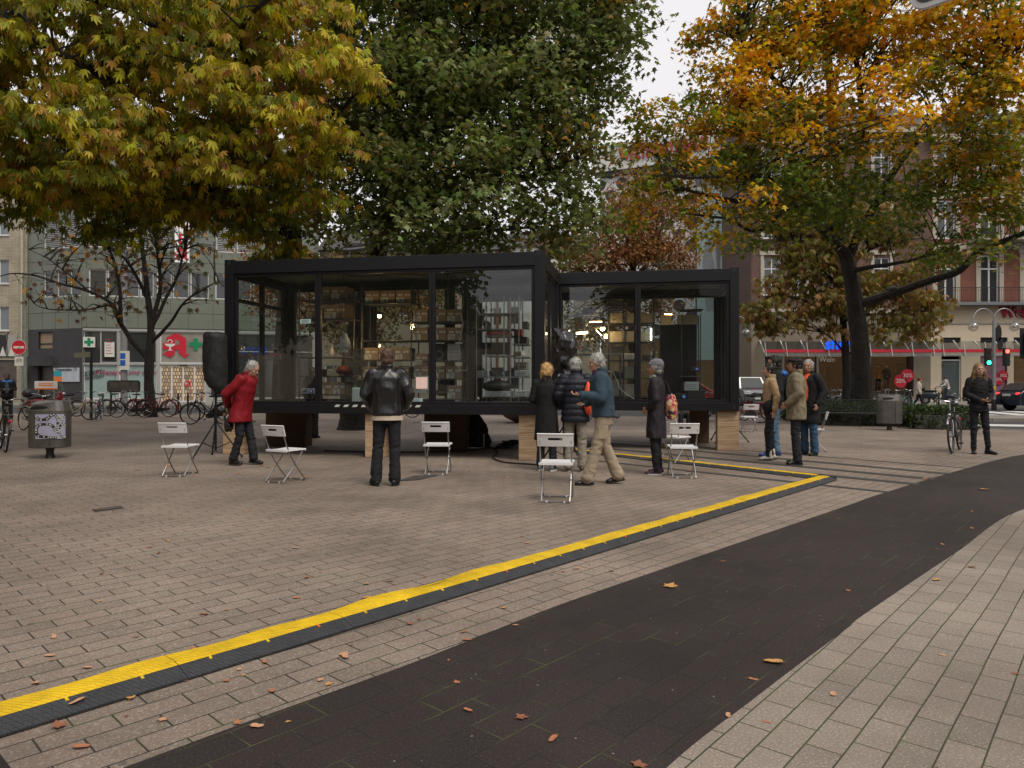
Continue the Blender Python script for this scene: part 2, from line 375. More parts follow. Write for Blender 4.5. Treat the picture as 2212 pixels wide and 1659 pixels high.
# ------------------------------------------------------------ ground, paving, paths
ANG = R(46)
M_pave = paving_mat('plaza_paving', (.238, .192, .158), (.034, .030, .026), (.045, .07, .018), .26, ANG, mort=.015, warm=(.258, .20, .165), grit=.35)
M_pave2 = paving_mat('footway_paving', (.262, .222, .188), (.045, .042, .03), (.055, .07, .022), .45, R(49), mort=.0125, speck=.6, warm=(.285, .24, .20), bw=.26, rh=.13, grit=.25)
M_path = paving_mat('dark_path_paving', (.028, .0205, .0195), (.011, .010, .009), (.085, .09, .03), .33, R(48), bw=.33, rh=.165, mort=.0085, grit=.7, speck=.5, light=(.105, .088, .08), warm=(.031, .022, .0205))
M_asph = mat('asphalt', (.05, .05, .053), .85, var=.25, vscale=2.5, bump=.4, bscale=150, coord='Generated')
M_kerb = mat('kerb_stone', (.24, .235, .225), .8, var=.2)
M_paint = mat('road_paint', (.6, .6, .58), .7, var=.12, vscale=5)
def sheet(name, pts, z, m, label=None):
    mb = MB(); mb.add([(p[0], p[1], z) for p in pts], [tuple(range(len(pts)))])
    o = mb.build(name, m); o.data.polygons.foreach_set('use_smooth', [False]*len(o.data.polygons))
    if o.data.polygons[0].normal.z < 0: o.data.flip_normals()
    return struct(o, label)
def gp(*pts): return [G(x, y) for x, y in pts]
sheet('ground', [(-600, -300), (600, -300), (600, 900), (-600, 900)], -.012, M_asph)
# plaza: everything paved around the cabin
sheet('plaza', [(-60, -60), (40, -60), (40, 14.0), (16.5, 17.6), (14.2, 21.6), (11.8, 27.2), (2, 30.0), (-8, 31.6), (-60, 33.5)], -.004, M_pave, 'paving of the open square')
def smooth_curve(pts, n=10):
    P_ = [Vector((p[0], p[1], 0)) for p in pts]; P_ = [P_[0]*2-P_[1]]+P_+[P_[-1]*2-P_[-2]]; o = []
    for i in range(1, len(P_)-2):
        for k in range(n):
            t = k/n; a, b, c, d = P_[i-1:i+3]
            o.append(.5*((2*b)+(c-a)*t+(2*a-5*b+4*c-d)*t*t+(3*b-a-3*c+d)*t**3))
    o.append(P_[-2]); return o
up = gp((264, 1659), (540, 1557), (900, 1428), (1188, 1314), (1404, 1238), (1640, 1157), (1836, 1090), (1911, 1064), (2086, 1012), (2212, 981.6))
up = [up[0]+(up[0]-up[1])*3]+up+[Vector((13.2, 15.6, 0)), Vector((17.5, 17.9, 0))]
lo = gp((1440, 1659), (1628, 1510), (1730, 1432), (1836, 1353), (1863, 1330), (2065, 1194), (2212, 1100))
lo = [lo[0]+Vector((-1.3, -1.7, 0)), lo[0]+Vector((-.5, -.7, 0))]+lo+[Vector((8.2, 9.4, 0)), Vector((14, 13.4, 0)), Vector((19, 15.5, 0))]
upc = smooth_curve(up); loc_ = smooth_curve(lo)
sheet('bike_path', upc+loc_[::-1], 0.0, M_path, 'dark paved path curving across the square')
sheet('footway', loc_+[Vector((25, 12, 0)), Vector((25, -25, 0)), Vector((-6, -25, 0))], 0.0005, M_pave2, 'pale mossy paving right of the dark path')
sheet('dark_paving_corner', gp((-60, 1620), (0, 1628), (24, 1659), (40, 1700), (-60, 1700)), 0.0, M_path)
# dark inlaid strips right of the cabin
M_strip = mat('dark_strip', (.045, .043, .04), .8, var=.3, vscale=20, bump=.3)
def strip(a, b, w_):
    a = G(*a); b = G(*b); d = (b-a).normalized(); nn = Vector((-d.y, d.x, 0))*w_/2
    sheet('paving_strip', [a-nn, b-nn, b+nn, a+nn], 0.0008, M_strip, None)
strip((1240, 944), (2088, 1011), .06)
strip((1240, 950), (2050, 1023.5), .20)
strip((1240, 962), (2020, 1035), .20)
strip((1240, 974), (1985, 1046), .20)
strip((1230, 989), (1918, 1063), .13)
# service cover plates set into the paving
M_cover = mat('cover_plate', (.075, .065, .058), .7, metal=.2, var=.3, vscale=14, bump=.4)
mb = MB(); mb.add([G(*p, .004) for p in ((856, 1039), (896, 1028), (948, 1026), (905, 1036))], [(0, 1, 2, 3)])
mb.v = [(v[0], v[1], .006) for v in mb.v]
tag(MB().add([(v[0], v[1], .002) for v in mb.v]+[(v[0], v[1], .008) for v in mb.v], [(4, 5, 6, 7), (0, 1, 5, 4), (1, 2, 6, 5), (2, 3, 7, 6), (3, 0, 4, 7)]).build('service_cover', M_cover),
    'brown metal cover plate in the paving beside the man in the black leather jacket', 'cover plate')
mb = MB(); q = [G(*p, .004) for p in ((366, 2045/1.8517+1), (410, 2029/1.8517), (494, 2026/1.8517), (430, 2045/1.8517))]
q = [G(199, 1101), G(260, 1093.5), G(266.5, 1097.5), G(207, 1105)]
tag(MB().add([(v[0], v[1], .002) for v in q]+[(v[0], v[1], .007) for v in q], [(4, 5, 6, 7), (0, 1, 5, 4), (1, 2, 6, 5), (2, 3, 7, 6), (3, 0, 4, 7)]).build('drain_cover', M_cover),
    'small dark rectangular drain plate alone in the paving at left', 'drain cover')
# far streets
M_side = paving_mat('far_pavement', (.25, .24, .225), (.12, .11, .1), (.1, .1, .06), .1, 0., bw=.5, rh=.5, mort=.012)
def raised(name, pts, z0, z1, m, km=None):
    mb = MB(); mb.prism([(p[0], p[1]) for p in pts], z0, z1); return struct(mb.build(name, m))
raised('pharmacy_pavement', [(-80, 40.5), (-8, 40.5), (1, 43), (1, 70), (-80, 70)], -.01, .12, M_side)
raised('kerb', [(-80, 40.3), (-8, 40.3), (1.2, 42.8), (1.2, 43), (-8, 40.5), (-80, 40.5)], -.011, .13, M_kerb)
raised('shop_pavement', [(16.5, 41.5), (80, 38.2), (80, 62), (16.5, 62)], -.01, .12, M_side)
raised('kerb', [(16.5, 41.3), (80, 38.0), (80, 38.2), (16.5, 41.5)], -.011, .13, M_kerb)
raised('traffic_island', [(16.6, 25.6), (40, 21.6), (40, 24.2), (17.5, 28.4)], -.011, .11, M_side)
raised('kerb', [(14.2, 21.6), (16.5, 17.6), (40, 14.0), (40, 14.12), (16.6, 17.72), (14.33, 21.66), (11.95, 27.26), (11.8, 27.2)], -.0115, .012, M_kerb)
raised('plaza_edge', [(-60, 33.5), (-8, 31.6), (2, 30.0), (11.8, 27.2), (11.85, 27.4), (2, 30.2), (-8, 31.8), (-60, 33.7)], -.0115, .015, M_kerb)
def mark(pts): sheet('road_marking', pts, -.0075, M_paint)
mark([(14.9, 20.6), (40, 14.9), (40, 15.1), (14.9, 20.85)])
mark([(14.6, 23.0), (17.0, 22.2), (17.3, 23.4), (14.6, 24.4)])
for k in range(6): mark([(18.2+k*2.6, 22.2-k*.45), (19.6+k*2.6, 21.95-k*.45), (19.6+k*2.6, 22.1-k*.45), (18.2+k*2.6, 22.35-k*.45)])
for k in range(7): mark([(17+k*1.5, 30.2-k*.3), (17.9+k*1.5, 30.0-k*.3), (19.2+k*1.5, 36.5-k*.3), (18.3+k*1.5, 36.7-k*.3)])
# ------------------------------------------------------------ the two glazed cabins
CA = R(9.6); CC = Vector((.564, 12.35, 0)); E1 = Vector((math.cos(CA), -math.sin(CA), 0)); E2 = Vector((math.sin(CA), math.cos(CA), 0))
ZB, ZT = .797, 3.67
def LW(u, w_, z): return CC+E1*u+E2*w_+Vector((0, 0, z))
def KU(x, y, w_):
    """point seen at (x,y) of the photo on the plane w = const: returns (u, z)"""
    d = Vector(((x-CX)/FPX, 1, -(y-CY)/FPX)); o = Vector((0, 0, CAMH)); t = ((CC+E2*w_-o).dot(E2))/d.dot(E2)
    p = o+d*t; return ((p-CC).dot(E1), p.z)
M_pane = glass_mat('cabin_glass', (.90, .93, .92), .0, 0., .012)
M_ceil = mat('cabin_ceiling', (.12, .122, .118), .6, var=.1)
M_cfloor = mat('cabin_floor', (.06, .058, .055), .7)
M_ply = None
def plywood():
    global M_ply
    m, t, b = _nodes('stacked_plywood'); n = t.nodes; L = t.links
    tcn = n.new('ShaderNodeTexCoord'); mp = n.new('ShaderNodeMapping'); mp.inputs['Scale'].default_value = (3, 3, 70)
    L.new(tcn.outputs['Object'], mp.inputs[0]); z = n.new('ShaderNodeTexNoise'); z.inputs['Scale'].default_value = 1; z.inputs['Detail'].default_value = 5
    L.new(mp.outputs[0], z.inputs['Vector']); r = n.new('ShaderNodeValToRGB')
    r.color_ramp.elements[0].position = .35; r.color_ramp.elements[0].color = (.36, .23, .13, 1); r.color_ramp.elements[1].position = .65; r.color_ramp.elements[1].color = (.62, .45, .29, 1)
    L.new(z.outputs['Fac'], r.inputs[0]); L.new(r.outputs[0], b.inputs['Base Color']); b.inputs['Roughness'].default_value = .75
    bp = n.new('ShaderNodeBump'); bp.inputs['Strength'].default_value = .4; bp.inputs['Distance'].default_value = .004; L.new(z.outputs['Fac'], bp.inputs['Height']); L.new(bp.outputs[0], b.inputs['Normal'])
    return m
M_ply = plywood()
def win(par, u0, u1, w_, z0, z1, axis='u', transom=None, name='window', fr=.055):
    """framed pane, in plane w=w_ (axis u) or plane u=w_ (axis w)"""
    f = MB(); g = MB(); T = .07
    def bx(a, b, c, d, th, m):
        if axis == 'u': m.span(a, b, w_-th/2, w_+th/2, c, d)
        else: m.span(w_-th/2, w_+th/2, a, b, c, d)
    bx(u0, u0+fr, z0, z1, T, f); bx(u1-fr, u1, z0, z1, T, f); bx(u0+fr, u1-fr, z0, z0+fr, T*.98, f); bx(u0+fr, u1-fr, z1-fr, z1, T*.98, f)
    if transom: bx(u0+fr, u1-fr, transom-.035, transom+.035, T*.96, f)
    bx(u0+fr-.004, u1-fr+.004, z0+fr-.004, z1-fr+.004, .012, g)
    fo = f.build(name, M_black, par, bevel=.004); g.build('pane', M_pane, fo); return fo
def castings(par, pts):
    for (u, w_, z, su, sw) in pts:
        c = MB(); c.box((u, w_, z), (.19, .19, .14))
        o = c.build('corner_casting', M_black, par, bevel=.006)
        h = MB(); sgn = -1
        h.cyl((u, w_-.099*1, z-.0), (u, w_-.0975, z-.0), .034, n=14); h.box((u, w_-.0983, z+.02), (.05, .0016, .05))
        h.build('slot', M_rubber, o)
def cabin(name, label, u0, u1, w0, mull, backs, sides):
    t = thing(name, label, 'cabin', LW(0, 0, 0), -CA)
    w1 = w0+2.44; PW = .175; TB = .26; BB = .17
    f = MB()
    f.span(u0+PW, u1-PW, w0, w0+.14, ZT-TB, ZT-.02); f.span(u0+PW, u1-PW, w1-.14, w1, ZT-TB, ZT-.02)
    f.span(u0, u0+.14, w0+PW, w1-PW, ZT-TB, ZT-.021); f.span(u1-.14, u1, w0+PW, w1-PW, ZT-TB, ZT-.021)
    f.build('roof_beam', M_black, t, bevel=.006)
    f = MB()
    f.span(u0+PW, u1-PW, w0, w0+.14, ZB, ZB+BB); f.span(u0+PW, u1-PW, w1-.14, w1, ZB, ZB+BB)
    f.span(u0, u0+.14, w0+PW, w1-PW, ZB, ZB+BB); f.span(u1-.14, u1, w0+PW, w1-PW, ZB, ZB+BB)
    f.build('floor_beam', M_black, t, bevel=.006)
    for uu in (u0, u1-PW):
        for ww in (w0, w1-PW): MB().span(uu, uu+PW, ww, ww+PW, ZB+.07, ZT-.07).build('corner_post', M_black, t, bevel=.006)
    castings(t, [(uu, ww, zz, 0, 0) for uu in (u0+.096, u1-.096) for ww in (w0+.094, w1-.094) for zz in (ZB+.07, ZT-.065)])
    MB().span(u0+.14, u1-.14, w0+.14, w1-.14, ZT-.13, ZT-.05).build('roof', M_ceil, t)
    MB().span(u0+.14, u1-.14, w0+.14, w1-.14, ZB+.03, ZB+.12).build('floor', M_cfloor, t)
    zs, ze = ZB+BB, ZT-TB
    for a, b in zip(mull[:-1], mull[1:]): win(t, a+.003, b-.003, w0+.07, zs, ze)
    for a, b, tr in backs: win(t, a+.003, b-.003, w1-.07, zs, ze, transom=tr)
    for uu, a, b, tr in sides: win(t, a, b, uu, zs, ze, axis='w', transom=tr, name='side_window')
    return t
# window divisions read from the photo
m1 = KU(688, 750, .07)[0]; m2 = KU(934, 750, .07)[0]
A = cabin('glass_cabin', 'longer black steel cabin with three tall glass panes, raised on wooden blocks nearer the viewer', -6.06, 0, 0,
          [-6.06+.175, m1, m2, -.175], [(-6.06+.175, -4.0, None), (-4.0, -2.2, None)], [(-6.06+.07, .175, 1.25, 2.95), (-6.06+.07, 1.25, 2.44-.175, 2.95), (-.07, .175, 1.3, None), (-.07, 1.3, 2.265, None)])
m3 = KU(1378, 750, 2.51)[0]
B = cabin('glass_cabin', 'shorter set-back black steel cabin with two glass panes, on blocks at right', 3.61-6.06, 3.61, 2.445,
          [-.0, m3, 3.61-.175], [(-2.2, -.2, None), (-.2, 1.6, None), (1.6, 3.435, None)], [(3.54, 2.62, 3.75, None), (3.54, 3.75, 4.7, None)])
MB().span(-.02, .03, 2.50, 2.56, ZB+.18, ZT-.27).build('corner_post', M_black, B)
# black and white hazard tape under the left cabin
tp = MB(); ta = KU(722, 884, -.004)[0]; tb = KU(905, 884, -.004)[0]; k = 0
while ta+.17*k < tb:
    u = ta+.17*k; tp.extr([(u, -.003, ZB+.125), (u+.085, -.003, ZB+.125), (u+.12, -.003, ZB+.165), (u+.035, -.003, ZB+.165)], (0, .002, 0)); k += 1
tag(tp.build('hazard_tape', mat('tape_white', (.62, .62, .58), .5), A), None, None)
# wooden blocks
def block(u, w_, su, sw, label, z1=ZB-.004, mt=None):
    o = MB().box((0, 0, z1/2), (su, sw, z1)).build('wooden_block', mt or M_ply, None, bevel=.004)
    o.location = LW(u, w_, 0); o.rotation_euler = (0, 0, -CA)
    tag(o, label, 'block', 'plywood blocks carrying the cabins')
M_plyshade = mat('shaded_plywood', (.12, .075, .045), .8, var=.25, vscale=30)  # darker copy of the plywood, the rear blocks' shade put into its colour
block(KU(1143, 960, .2)[0], .28, .34, .36, 'tall plywood block at the right front corner of the left cabin, beside the blonde woman')
block(KU(812, 960, .2)[0], .28, .34, .36, 'tall plywood block half hidden behind the legs of the man in black leather')
block(KU(503, 960, .2)[0], .32, .34, .36, 'plywood block behind the legs of the person in the red coat')
block(KU(1571, 950, 2.7)[0], 2.72, .42, .36, 'broad pale plywood block under the right front corner of the set-back cabin')
block(KU(1510, 930, 4.5)[0], 4.55, .42, .36, 'shaded plywood block under the rear right corner of the set-back cabin', mt=M_plyshade)
block(KU(622, 930, 2.1)[0], 2.15, .9, .36, 'wide shaded block under the rear left part of the left cabin', mt=M_plyshade)
block(KU(965, 930, 2.1)[0], 2.15, .9, .36, 'wide dark block under the rear middle of the left cabin', mt=M_plyshade)
block(KU(1235, 930, 4.5)[0], 4.5, .4, .36, 'shaded block behind the group of three visitors', mt=M_plyshade)
# ------------------------------------------------------------ what stands inside
M_card = mat('cardboard', (.30, .215, .15), .8, var=.12, vscale=9)
M_cardg = mat('grey_board', (.34, .30, .24), .8, var=.1, vscale=7)
M_paper = mat('paper', (.62, .62, .58), .7); M_ink = mat('ink', (.02, .02, .02), .6)
M_rod = mat('shelf_tube', (.10, .10, .105), .35, metal=.8)
M_wood = mat('shelf_board', (.10, .085, .07), .6, var=.2)
def z5(x, y): return ((1300+x/2.764)/1.8517, (1050+y/2.764)/1.8517)
def z6(x, y): return ((1750+x/2.764)/1.8517, (1050+y/2.764)/1.8517)
def z7(x, y): return ((2200+x/2.765)/1.8517, (1050+y/2.765)/1.8517)
def z8(x, y): return ((2560+x/2.766)/1.8517, (1050+y/2.766)/1.8517)
def z4(x, y): return ((900+x/2.764)/1.8517, (1050+y/2.764)/1.8517)
def carton(zf, x0, x1, y0, y1, num, where, w_=1.72, plain=False, depth=.36, grp='numbered cartons on the shelves'):
    a = KU(*zf(x0, y1), w_); b = KU(*zf(x1, y0), w_); W = b[0]-a[0]; H = b[1]-a[1]
    t = thing('archive_box', where, 'box', LW((a[0]+b[0])/2, w_, a[1]), -CA, grp)
    m = M_cardg if plain else M_card
    MB().box((0, depth/2, H/2-.002), (W-.01, depth, H-.004)).build('carton', m, t, bevel=.003)
    if not plain:
        MB().box((0, depth/2, H-.035), (W-.002, depth+.012, .066)).build('lid', m, t, bevel=.003)
        l = MB(); s = .5*W
        l.span(-W*.46, -W*.46+s*.98, -.006, -.004, .006, H*.47); l.span(-W*.36, -W*.06, -.0075, -.0065, H*.56, H*.72); l.span(W*.08, W*.42, -.0075, -.0065, H*.55, H*.71)
        lb = l.build('paper_label', M_paper, t)
        sc = MB()
        for q in range(3): sc.span(-W*.42, -W*.42+s*.7, -.0076, -.0066, H*(.42-.05*q), H*(.425-.05*q)+.002)
        sc.span(W*.13, W*.36, -.0086, -.0076, H*.60, H*.63); sc.build('written_lines', M_ink, lb)
        if num: text_part(num, H*.36, M_ink, lb, (-W*.17, -.008, H*.16), depth=.0005, name='handwritten_number')
    return t
def shelf(zf, x0, x1, y, w0=1.55, w1=2.1, lab='shelf', mt=None, th=.03):
    a = KU(*zf(x0, y), w0); b = KU(*zf(x1, y), w0); return (a[0], b[0], a[1], w0, w1, th)
def rack(name, label, us, ws, ztop, shelves, mtube=None, grp='tube shelving in the cabins'):
    c = LW(us[0], ws[0], ZB+.12); t = thing(name, label, 'shelving', c, -CA, grp)
    for u in us:
        for w_ in ws: MB().cyl((u-us[0], w_-ws[0], 0), (u-us[0], w_-ws[0], ztop-ZB-.12), .014).build('upright', mtube or M_rod, t, smooth=True)
    for (u0, u1, z) in shelves:
        m = MB(); m.box(((u0+u1)/2-us[0], (ws[1]-ws[0])/2, z-ZB-.12), (u1-u0, ws[1]-ws[0], .022)); b = m.build('shelf', M_wood, t)
        e = MB(); e.cyl((u0-us[0], -.012, z-ZB-.125), (u1-us[0], -.012, z-ZB-.125), .012); e.build('edge_tube', mtube or M_rod, b, smooth=True)
    return t
sh = lambda zf, x0, x1, y, w_=1.66: (KU(*zf(x0, y), w_)[0], KU(*zf(x1, y), w_)[0], KU(*zf(x0, y), w_)[1])
uu = lambda zf, x, w_=1.66: KU(*zf(x, 800), w_)[0]
rack('shelf_rack', 'tube shelving behind the left half of the left cabin, holding boxes and jars', [uu(z4, 820), uu(z5, 225), uu(z5, 320)], [1.66, 2.15], 3.3,
     [sh(z4, 820, 1382, 1460), sh(z4, 820, 1382, 1255), sh(z4, 820, 1382, 1050), sh(z4, 820, 1382, 628), sh(z4, 860, 1382, 425)]+
     [sh(z5, 0, 320, 1050), sh(z5, 0, 320, 1260), sh(z5, 0, 320, 1462), sh(z5, 0, 320, 630), sh(z5, 0, 320, 415)])
rack('shelf_rack', 'tall tube shelving in the middle of the left cabin, stacked with numbered cartons', [uu(z5, 405), uu(z5, 955), uu(z6, 275), uu(z6, 335)], [1.66, 2.15], 3.35,
     [sh(z5, 430, 955, 455), sh(z5, 405, 955, 1080), sh(z5, 405, 955, 1275), sh(z5, 405, 955, 870)]+[sh(z5, 960, 1382, 660), sh(z5, 960, 1382, 865)]+
     [sh(z6, -160, 335, 662), sh(z6, -160, 335, 865), sh(z6, -160, 335, 1090), sh(z6, -160, 335, 1290), sh(z6, -160, 335, 1512)])
for i, (zf, x0, x1, y0, y1, nn, w) in enumerate([
    (z5, 60, 240, 265, 412, '2', 'carton numbered 2 on the top shelf near the left post, second from left'), (z5, -110, 52, 265, 412, '1', 'carton numbered 1 at the left end of the top shelf'),
    (z5, -15, 240, 462, 628, '4', 'long carton numbered 4 on the second shelf from the top'), (z4, 895, 1010, 465, 622, '3', 'carton numbered 3 left of the window bar, below the top shelf'),
    (z5, 440, 603, 310, 450, '7', 'carton numbered 7, left of three on the top shelf in the middle pane'), (z5, 607, 777, 308, 450, '8', 'carton numbered 8, middle of three on the top shelf in the middle pane'),
    (z5, 781, 955, 304, 450, '9', 'carton numbered 9, right of three on the top shelf in the middle pane'),
    (z5, 425, 588, 940, 1075, '10', 'carton numbered 10, left of the head of the man in leather'), (z5, 592, 750, 940, 1075, '11', 'carton numbered 11 hidden behind the head of the man in leather'),
    (z5, 755, 940, 940, 1075, '12', 'carton numbered 12, right of the head of the man in leather'), (z5, 415, 590, 1150, 1272, '13', 'carton just above the left shoulder of the man in leather'),
    (z5, 760, 935, 1150, 1272, '15', 'carton just above the right shoulder of the man in leather'), (z5, 80, 240, 1322, 1458, '6', 'carton numbered 6 on the lowest shelf left of the man in leather'),
    (z5, -90, 75, 1322, 1458, '5', 'carton numbered 5 on the lowest shelf beside the projector'), (z5, 975, 1140, 515, 656, '18', 'carton numbered 18 at the left of the upper right row'),
    (z6, -95, 98, 515, 656, '19', 'carton numbered 19 behind the bar between the middle and right panes'), (z6, 101, 270, 515, 656, '20', 'carton numbered 20 at the right of the upper right row'),
    (z5, 972, 1140, 717, 860, '21', 'carton numbered 21 at the left of the second right row'), (z6, -95, 103, 717, 860, '22', 'carton numbered 22 behind the window bar in the second right row'),
    (z6, 106, 270, 717, 860, '23', 'carton numbered 23 at the right of the second right row'), (z5, 985, 1140, 1005, 1138, '24', 'carton numbered 24 stacked on top of another beside the window bar'),
    (z5, 975, 1140, 1142, 1272, '25', 'lower of two stacked cartons beside the window bar'), (z6, -80, 86, 1145, 1284, '26', 'carton numbered 26 at the left of the third right row'),
    (z6, 90, 270, 1145, 1284, '27', 'carton numbered 27 at the right of the third right row'), (z6, 105, 270, 1360, 1506, '28', 'carton numbered 28 alone on the lowest right shelf')]):
    carton(zf, x0, x1, y0, y1, nn, w)
# right pane: open grid shelving with equipment
rack('shelf_rack', 'open grid shelving in the right pane of the left cabin, full of equipment', [uu(z6, 440), uu(z6, 527, 1.5), uu(z6, 725, 1.5), uu(z6, 835, 1.9), uu(z6, 925, 1.9)], [1.6, 2.1], 3.1,
     [sh(z6, 440, 835, 572), sh(z6, 440, 835, 742), sh(z6, 527, 835, 1035), sh(z6, 440, 990, 1268), sh(z6, 500, 1000, 1490), sh(z6, 530, 830, 815), sh(z6, 835, 1000, 1050), sh(z6, 835, 1000, 905)], M_steel)
def lump(name, label, cat, zf, cx, cy, w_, d, m, seed=0, grp=None, n=16, amp=.12):
    """soft irregular object such as cloth or a bag"""
    u, z = KU(*zf(cx, cy), w_); mb = MB(); mb.ball((0, 0, 0), 1, n, 12)
    mb.v = [tuple(Vector(p)*(1+amp*noise.noise(Vector(p)*2.3+Vector((seed, 0, 0))))) for p in mb.v]; mb.v = [(p[0]*d[0], p[1]*d[1], max(-.8, p[2])*d[2]) for p in mb.v]
    o = mb.build(name, m, smooth=True); o.location = LW(u, w_, z); o.rotation_euler = (0, 0, -CA); return tag(o, label, cat, grp)
def gear(name, label, cat, zf, x0, x1, y0, y1, w_, depth, m, extra=None, grp=None):
    a = KU(*zf(x0, y1), w_); b = KU(*zf(x1, y0), w_); W = b[0]-a[0]; H = b[1]-a[1]
    t = thing(name, label, cat, LW((a[0]+b[0])/2, w_, a[1]), -CA, grp)
    MB().box((0, depth/2, H/2), (W, depth, H)).build('body', m, t, bevel=min(.012, H*.12))
    if extra: extra(t, W, H, depth)
    return t
M_dk = mat('dark_plastic', (.018, .018, .02), .5); M_red = mat('red_tray', (.32, .018, .02), .5); M_lg = mat('light_grey_plastic', (.42, .43, .44), .5)
M_lens = mat('lens', (.02, .03, .06), .08, emit=(.2, .35, 1.), estr=.25)
def lensx(t, W, H, D):
    MB().cyl((W*.25, -.03, H*.5), (W*.25, .002, H*.5), H*.36, n=20).build('lens_ring', M_dk, t, smooth=True)
    MB().cyl((W*.25, -.033, H*.5), (W*.25, -.0305, H*.5), H*.24, n=20).build('lens', M_lens, t)
    v = MB()
    for k in range(4): v.box((-W*.25, -.002, H*(.3+.13*k)), (W*.3, .004, .006))
    v.build('vent', M_dk, t)
gear('projector', 'white projector with blue lens on the low shelf near the person in the red coat', 'projector', z4, 845, 995, 1392, 1450, 1.4, .25, M_lg, lensx)
gear('projector', 'black projector on the grid shelf in the right pane', 'projector', z6, 572, 785, 1196, 1258, 1.65, .3, M_dk, lensx)
def trayx(t, W, H, D): MB().box((0, D/2, H+.004), (W*.94, D*.9, .006)).build('rim', M_dk, t)
gear('tray', 'flat red tray on the grid shelving', 'tray', z6, 540, 790, 762, 800, 1.62, .4, M_red, trayx)
def bezel(t, W, H, D):
    MB().box((0, -.004, H/2), (W*.93, .006, H*.88)).build('screen', mat('screen_off', (.006, .006, .008), .1), t)
    MB().box((0, D/2, -.03), (W*.3, .2, .02)).build('stand', M_dk, t)
gear('monitor', 'large dark monitor seen from behind on the grid shelving', 'monitor', z6, 480, 810, 880, 1020, 1.75, .05, M_dk, bezel)
def slots(t, W, H, D):
    v = MB()
    for k in range(3): v.box((0, -.002, H*(.25+.22*k)), (W*.7, .004, .005))
    v.build('slot', M_ink, t)
gear('storage_bin', 'pale grey plastic bin on the right end of the grid shelf', 'bin', z6, 850, 990, 1190, 1258, 1.6, .35, M_lg, slots)
gear('storage_bin', 'long pale bin on the floor shelf under the black cloth', 'bin', z6, 530, 800, 1422, 1486, 1.5, .4, M_lg, slots)
gear('storage_bin', 'small pale bin on the floor shelf at the right post', 'bin', z6, 850, 990, 1415, 1486, 1.5, .4, M_lg, slots)
lump('black_cloth', 'crumpled black cloth lying over the long pale bin', 'cloth', z6, 665, 1370, 1.65, (.30, .22, .13), M_dk, 3)
lump('cable_bundle', 'coiled cables on the lowest shelf beside the carton numbered 28', 'cables', z6, 40, 1440, 1.8, (.12, .1, .08), M_dk, 5)
lump('plastic_bag', 'crumpled white plastic bag hanging below the left lamp', 'bag', z5, 215, 905, 1.2, (.11, .08, .20), mat('bag_white', (.42, .43, .42), .4), 9, amp=.6)
lump('red_bag', 'dark red bag on the shelf left of the man in leather', 'bag', z5, 205, 1195, 1.6, (.16, .14, .10), mat('dark_red', (.10, .012, .015), .6), 11)
lump('camera_case', 'black lumpy camera bag on the upper grid shelf', 'camera bag', z6, 550, 700, 1.8, (.075, .1, .10), M_dk, 13, amp=.5)
for zf, x0, x1, y0, y1, w_, dp, mm, nm, cat, lab in [
    (z6, 440, 520, 1195, 1262, 1.7, .3, M_lg, 'switch_box', 'box', 'pale electrical box at the left end of the grid shelf'), (z6, 600, 720, 1160, 1195, 1.7, .25, M_dk, 'media_player', 'player', 'flat black device lying on the black projector'),
    (z6, 850, 930, 735, 815, 1.75, .3, M_red, 'red_box', 'box', 'bright red box on the right upper grid shelf'), (z6, 935, 995, 650, 730, 1.9, .3, M_dk, 'spot_lamp', 'lamp', 'black unlit lamp housing near the right post of the left cabin'),
    (z6, 850, 985, 820, 900, 1.8, .35, M_dk, 'case', 'case', 'black case below the red box at the right post'), (z6, 860, 990, 1100, 1185, 1.9, .3, M_cardg, 'cardboard_tray', 'tray', 'grey cardboard tray between tube and pale bin'),
    (z5, 330, 400, 1250, 1300, 1.9, .3, M_paper, 'white_sign', 'sign', 'white printed panel behind the left shoulder of the man in leather'), (z5, 20, 150, 1180, 1255, 1.8, .3, M_lg, 'meter', 'device', 'pale measuring device on the shelf below the jug'),
    (z4, 1000, 1130, 1180, 1250, 1.8, .3, M_dk, 'amplifier', 'amplifier', 'black amplifier with tangled leads beside the left window bar'), (z4, 880, 990, 1265, 1385, 1.9, .3, mat('patterned_grey', (.10, .10, .11), .6, var=.7, vscale=26), 'patterned_case', 'case', 'grey patterned case above the white projector'),
    (z6, -80, 60, 895, 1080, 1.8, .4, M_dk, 'equipment_rack', 'rack', 'black equipment rack left below carton 22'), (z6, 110, 250, 895, 1085, 1.8, .4, M_cladg if 'M_cladg' in globals() else M_lg, 'green_panel', 'panel', 'dull green panel standing below carton 23'),
    (z6, 0, 90, 1300, 1440, 1.8, .35, M_dk, 'equipment_case', 'case', 'black case left of carton 28'), (z7, 680, 800, 930, 1005, 4.2, .3, M_dk, 'hanging_bag', 'bag', 'dark bag on the shelf between blank cartons and work table'),
    (z7, 690, 815, 1205, 1280, 4.1, .3, M_dk, 'toolbox', 'toolbox', 'black toolbox behind the head of the denim jacket man'), (z8, 20, 140, 1020, 1085, 4.1, .3, M_dk, 'photo_camera', 'camera', 'dark camera gear on the shelf just right of the window bar'), (z8, 490, 650, 1320, 1420, 3.9, .35, M_lg, 'white_carton', 'box', 'pale box above the black printer'),
    (z8, 420, 640, 575, 690, 4.2, .3, M_cardg, 'long_carton', 'box', 'long pale carton on top of the tall blackish cabinet')]:
    gear(nm, lab, cat, zf, x0, x1, y0, y1, w_, dp, mm, slots)
